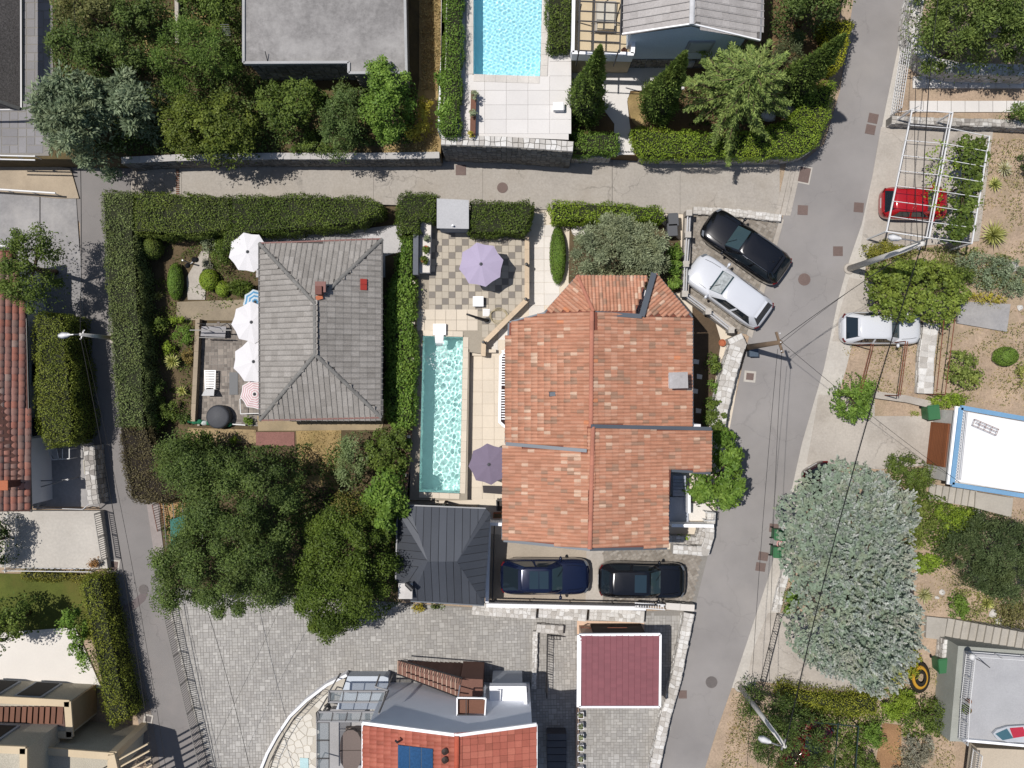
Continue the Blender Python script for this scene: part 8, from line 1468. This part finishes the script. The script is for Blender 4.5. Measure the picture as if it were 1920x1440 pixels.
for i, (x, y, r) in enumerate(((1080, 432, 12), (1093, 424, 10), (1100, 436, 11), (1087, 443, 8), (1482, 205, 10), (1470, 212, 9), (1440, 218, 12))):
    q = W(x, y, 0 if i < 4 else 1.25); mb = MB(); rr = r * .0277; mb.lathe((q.x, q.y, q.z - .03), [(rr * .8, 0), (rr, rr * .4), (rr * .7, rr * .8), (.01, rr)], 8, sx=random.uniform(.8, 1.3), sy=random.uniform(.7, 1.1)); mb.v = [(v[0] + random.uniform(-.05, .05), v[1] + random.uniform(-.05, .05), v[2] + random.uniform(-.03, .03)) for v in mb.v]
    mb.top('garden_rock', WHITEST, ['white boulder nearest the oval hedge by the olive', 'white boulder touching the lane hedge by the olive', 'white boulder under the olive leaves', 'small white stone below the olive boulders', 'tall white rock against the lime corner hedge', 'white rock beside the cypress in the corner garden', 'shaded grey rock under the cedar'][i], 'rock', 'rockery stones')
# ---------------------------------------------------------------- covers in the road
def cover(label, c, w, h, rz, mat=IRON, frame=None, z=.004, rnd=False):
    q = W(c[0], c[1], z); t = thing('manhole_cover', label, 'manhole cover', q, rz, 'covers in the road surface'); s = .0277; m = MB()
    if frame: f = MB(); f.box((0, 0, .008), ((w + frame) * s, (h + frame) * s, .012)); f.part('frame', CONCW, t, False, True)
    if rnd: m.cyl((0, 0, 0.0), w * s / 2, .022, 24); m.part('lid', mat, t, False, True); g = MB(); [g.box((0, k * w * s / 7, .024), (w * s * .7, .02, .006)) for k in (-2, -1, 0, 1, 2)]; g.part('ribs', mat, t, False, True)
    else: m.box((0, 0, .013), (w * s, h * s, .024)); m.part('lid', mat, t, False, True); g = MB(); [g.box((0, k * h * s / 7, .027), (w * s * .8, .018, .006)) for k in (-2, -1, 0, 1, 2)]; g.part('ribs', mat, t, False, True)
DI = M('grey_iron_cover', (118, 112, 110), fine=.15, fscale=20)
for lab, c, w_, h_, rz, k in (('square rusty cover in the lane below the patio wall', (864, 319), 19, 19, 0, dict(z=.245)), ('round rusty cover in the middle of the lane', (942, 352), 20, 20, 0, dict(rnd=True, z=.215)), ('upper one of the paired covers beside the white lattice fence', (1637, 222), 18, 18, -.2, {}), ('lower one of the paired covers beside the white lattice fence', (1632, 243), 18, 18, -.2, {}), ('long framed cover at the lane mouth', (1508, 328), 20, 28, -.2, dict(frame=5)),
                ('square cover left of the upper crossing', (1505, 394), 19, 18, -.05, {}), ('square cover right of the upper crossing', (1610, 389), 18, 18, -.08, {}), ('square cover near the lamp post foot', (1571, 471), 18, 18, 0, {}), ('round cover in the road near the parked cars', (1508, 524), 23, 23, 0, dict(rnd=True)), ('small cover with pale patch below the timber pole', (1406, 706), 14, 13, -.1, dict(frame=8)), ('square cover at the pavement edge above the green bins', (1451, 990), 17, 16, -.1, {}),
                ('upper one of the paired covers below the green bins', (1431, 1043), 18, 16, -.15, {}), ('lower one of the paired covers below the green bins', (1426, 1063), 18, 16, -.15, {}), ('round grey cover low in the main road', (1334, 1279), 22, 22, 0, dict(rnd=True, mat=DI)), ('square cover beside the courtyard stone wall', (1280, 1302), 15, 15, 0, {}), ('round grey cover in the side lane', (269, 1105), 18, 18, 0, dict(rnd=True, mat=DI)), ('square framed cover at the terrace corner of the side lane', (213, 1061), 16, 17, -.1, dict(frame=6)), ('drain grate in a white kerb on the side lane', (278, 1348), 11, 11, -.2, dict(frame=6, mat=DI, z=.02)), ('faint square cover at the lane steps', (222, 319), 12, 14, 0, dict(mat=ASPH2))):
    cover(lab, c, w_, h_, rz, **k)
poly_part(thing('asphalt_patch', 'dark curved asphalt trench patch in the side lane', 'patch', W(250, 1120, .004)), 'patch', [(222, 1138), (236, 1134), (252, 1124), (266, 1110), (278, 1112), (272, 1126), (256, 1140), (236, 1150)], .004, .008, M('patch_asphalt', (122, 112, 112), fine=.1))
# ---------------------------------------------------------------- lamps, poles, cables
def lamp(label, base, h, head, mat=POLEC, r=.11, z0=0.0):
    b = W(base[0], base[1], z0); t = thing('street_lamp', label, 'street lamp', b); top = b + Vector((0, 0, h)); m = MB(); m.tube([b, top], r, 12, r2=r * .6); m.part('pole', mat, t, True); q = W(head[0], head[1], z0 + h + .25); m = MB(); m.tube([top - Vector((0, 0, .1)), (top + q) / 2 + Vector((0, 0, .12)), q], .035, 6); ar = m.part('arm', STEELG, t); d = (q - top); d.z = 0; d.normalize(); s = Vector((-d.y, d.x, 0)); m = MB(); vs = []
    for k, w_, zz in ((-.1, .05, .03), (.05, .13, .10), (.3, .17, .12), (.48, .10, .06)): vs += [q + d * k + s * w_, q + d * k + Vector((0, 0, zz)), q + d * k - s * w_, q + d * k - Vector((0, 0, .06))]
    m.add(vs, [(i * 4 + j, i * 4 + (j + 1) % 4, (i + 1) * 4 + (j + 1) % 4, (i + 1) * 4 + j) for i in range(3) for j in range(4)] + [(0, 1, 2, 3), (15, 14, 13, 12)]); m.part('lamp_head', WHITEP, t, True); m = MB(); m.box(tuple(b + Vector((0, 0, h - .25))), (.5, .06, .08), 1.2); m.part('crossbar', STEELG, t); m = MB(); m.lathe(tuple(b), [(.3, 0), (.28, .08), (.14, .12)], 12); m.part('footing', CONC, t)
    return top
lr = lamp('tall concrete street lamp leaning over the pergola corner', (1592, 504), 9.0, (1686, 447), r=.17); ll = lamp('street lamp over the side lane with its shadow on the hedge', (212, 634), 3.8, (128, 628), r=.12); lb = lamp('street lamp above the dark tree at the lower right', (1387, 1287), 8.3, (1442, 1391), r=.14)
b = W(1397, 652, 0); t = thing('timber_pole', 'weathered timber utility pole with crossbar at the street corner', 'utility pole', b); m = MB(); m.tube([b, b + Vector((0, 0, 6.6))], .16, 10, r2=.10); m.part('pole', POLEW, t, True); m = MB(); m.box(tuple(b + Vector((0, 0, 6.4))), (.10, 1.0, .10), .3); m.part('crossbar', POLEW, t); tp = b + Vector((0, 0, 6.5))
for k in (-.4, .0, .4): m = MB(); m.cyl(tuple(tp + Vector((-.1 * k, k, .02))), .03, .14, 8); m.part('insulator', WHITEP, t)
t = thing('meter_box', 'dark blue grey box on the pavement below the timber pole', 'box', W(1408, 662, 0)); m = MB(); m.box(tuple(W(1408, 662, .0) + Vector((0, 0, .3))), (.42, .36, .6)); m.part('case', M('meter_blue_grey', (70, 84, 100)), t); m = MB(); m.box(tuple(W(1408, 662, .0) + Vector((0, 0, .62))), (.46, .40, .04)); m.part('lid', M('meter_lid', (86, 100, 116)), t)
def cable(label, a, b, sag=.4, r=.02):
    r *= .7; a, b = Vector(a), Vector(b); pts = [a.lerp(b, i / 14) - Vector((0, 0, sag * 4 * (i / 14) * (1 - i / 14))) for i in range(15)]; mb = MB(); mb.tube(pts, r, 5); mb.top('power_cable', M('cable_black', (26, 26, 28), rough=.7, var=0, fine=0), label, 'cable', 'overhead cables')
cable('thick pair of cables upper strand between timber pole and tall lamp', tp + Vector((0, .1, 0)), lr - Vector((0, 0, .3)), .5); cable('lower strand between timber pole and tall lamp', tp - Vector((0, .15, .2)), lr - Vector((0, 0, .7)), .9, .014)
cable('black cable from the tall lamp across the vine arbour to the lower lamp', lr - Vector((0, 0, .1)), lb, .8, .032); cable('black cable from the tall lamp up past the pergola', lr - Vector((0, 0, .1)), W(1775, -120, 7.0), .6, .03); cable('second cable from the tall lamp up past the pergola', lr - Vector((0, 0, .5)), W(1740, -120, 7.0), .8, .02)
cable('left cable running down the main road from the timber pole', tp + Vector((-.1, -.3, 0)), W(1395, 1560, 6.0), .5, .014); cable('right cable running down the main road from the timber pole', tp + Vector((.1, -.2, 0)), W(1440, 1560, 6.0), .6, .014); cable('thin cable from the timber pole to the white roof house', tp + Vector((.1, 0, 0)), W(1800, 905, 2.8), .5, .014)
cable('black cable along the side lane toward the top edge', ll + Vector((0, .1, 0)), W(132, -100, 5.0), .5, .024); cable('black cable along the lower side lane', ll - Vector((0, .1, 0)), W(300, 1540, 4.5), .5, .026); cable('thin second cable along the lower side lane', ll + Vector((.1, -.1, -.1)), W(325, 1540, 4.0), .7, .014); cable('thin cable over the paved courtyard', W(380, 1115, 4), W(490, 1540, 4), .4, .018); cable('very thin diagonal cable over the paved courtyard', W(530, 1130, 4), W(380, 1440, 3.5), .3, .010)
t = thing('shade_net', 'green shade net on a timber frame at the garden fence', 'shade net', W(338, 1000, 0)); poly_part(t, 'net', [(319, 975), (359, 961), (356, 1018), (320, 1022)], 1.2, 1.22, M('green_net', (70, 124, 112), var=.1, fine=.2, fscale=30))
for x, y in ((319, 975), (359, 961), (356, 1018), (320, 1022)): q = W(x, y, 1.2); mb = MB(); mb.tube([q, Vector((q.x, q.y, 0))], .03, 6); mb.part('post', WOODB, t)
for k in range(5): strip(t, [(306 + k * 18, 944, 1.15), (312 + k * 17, 1028, 1.15)], .03, .03, STEELD, 'wire')
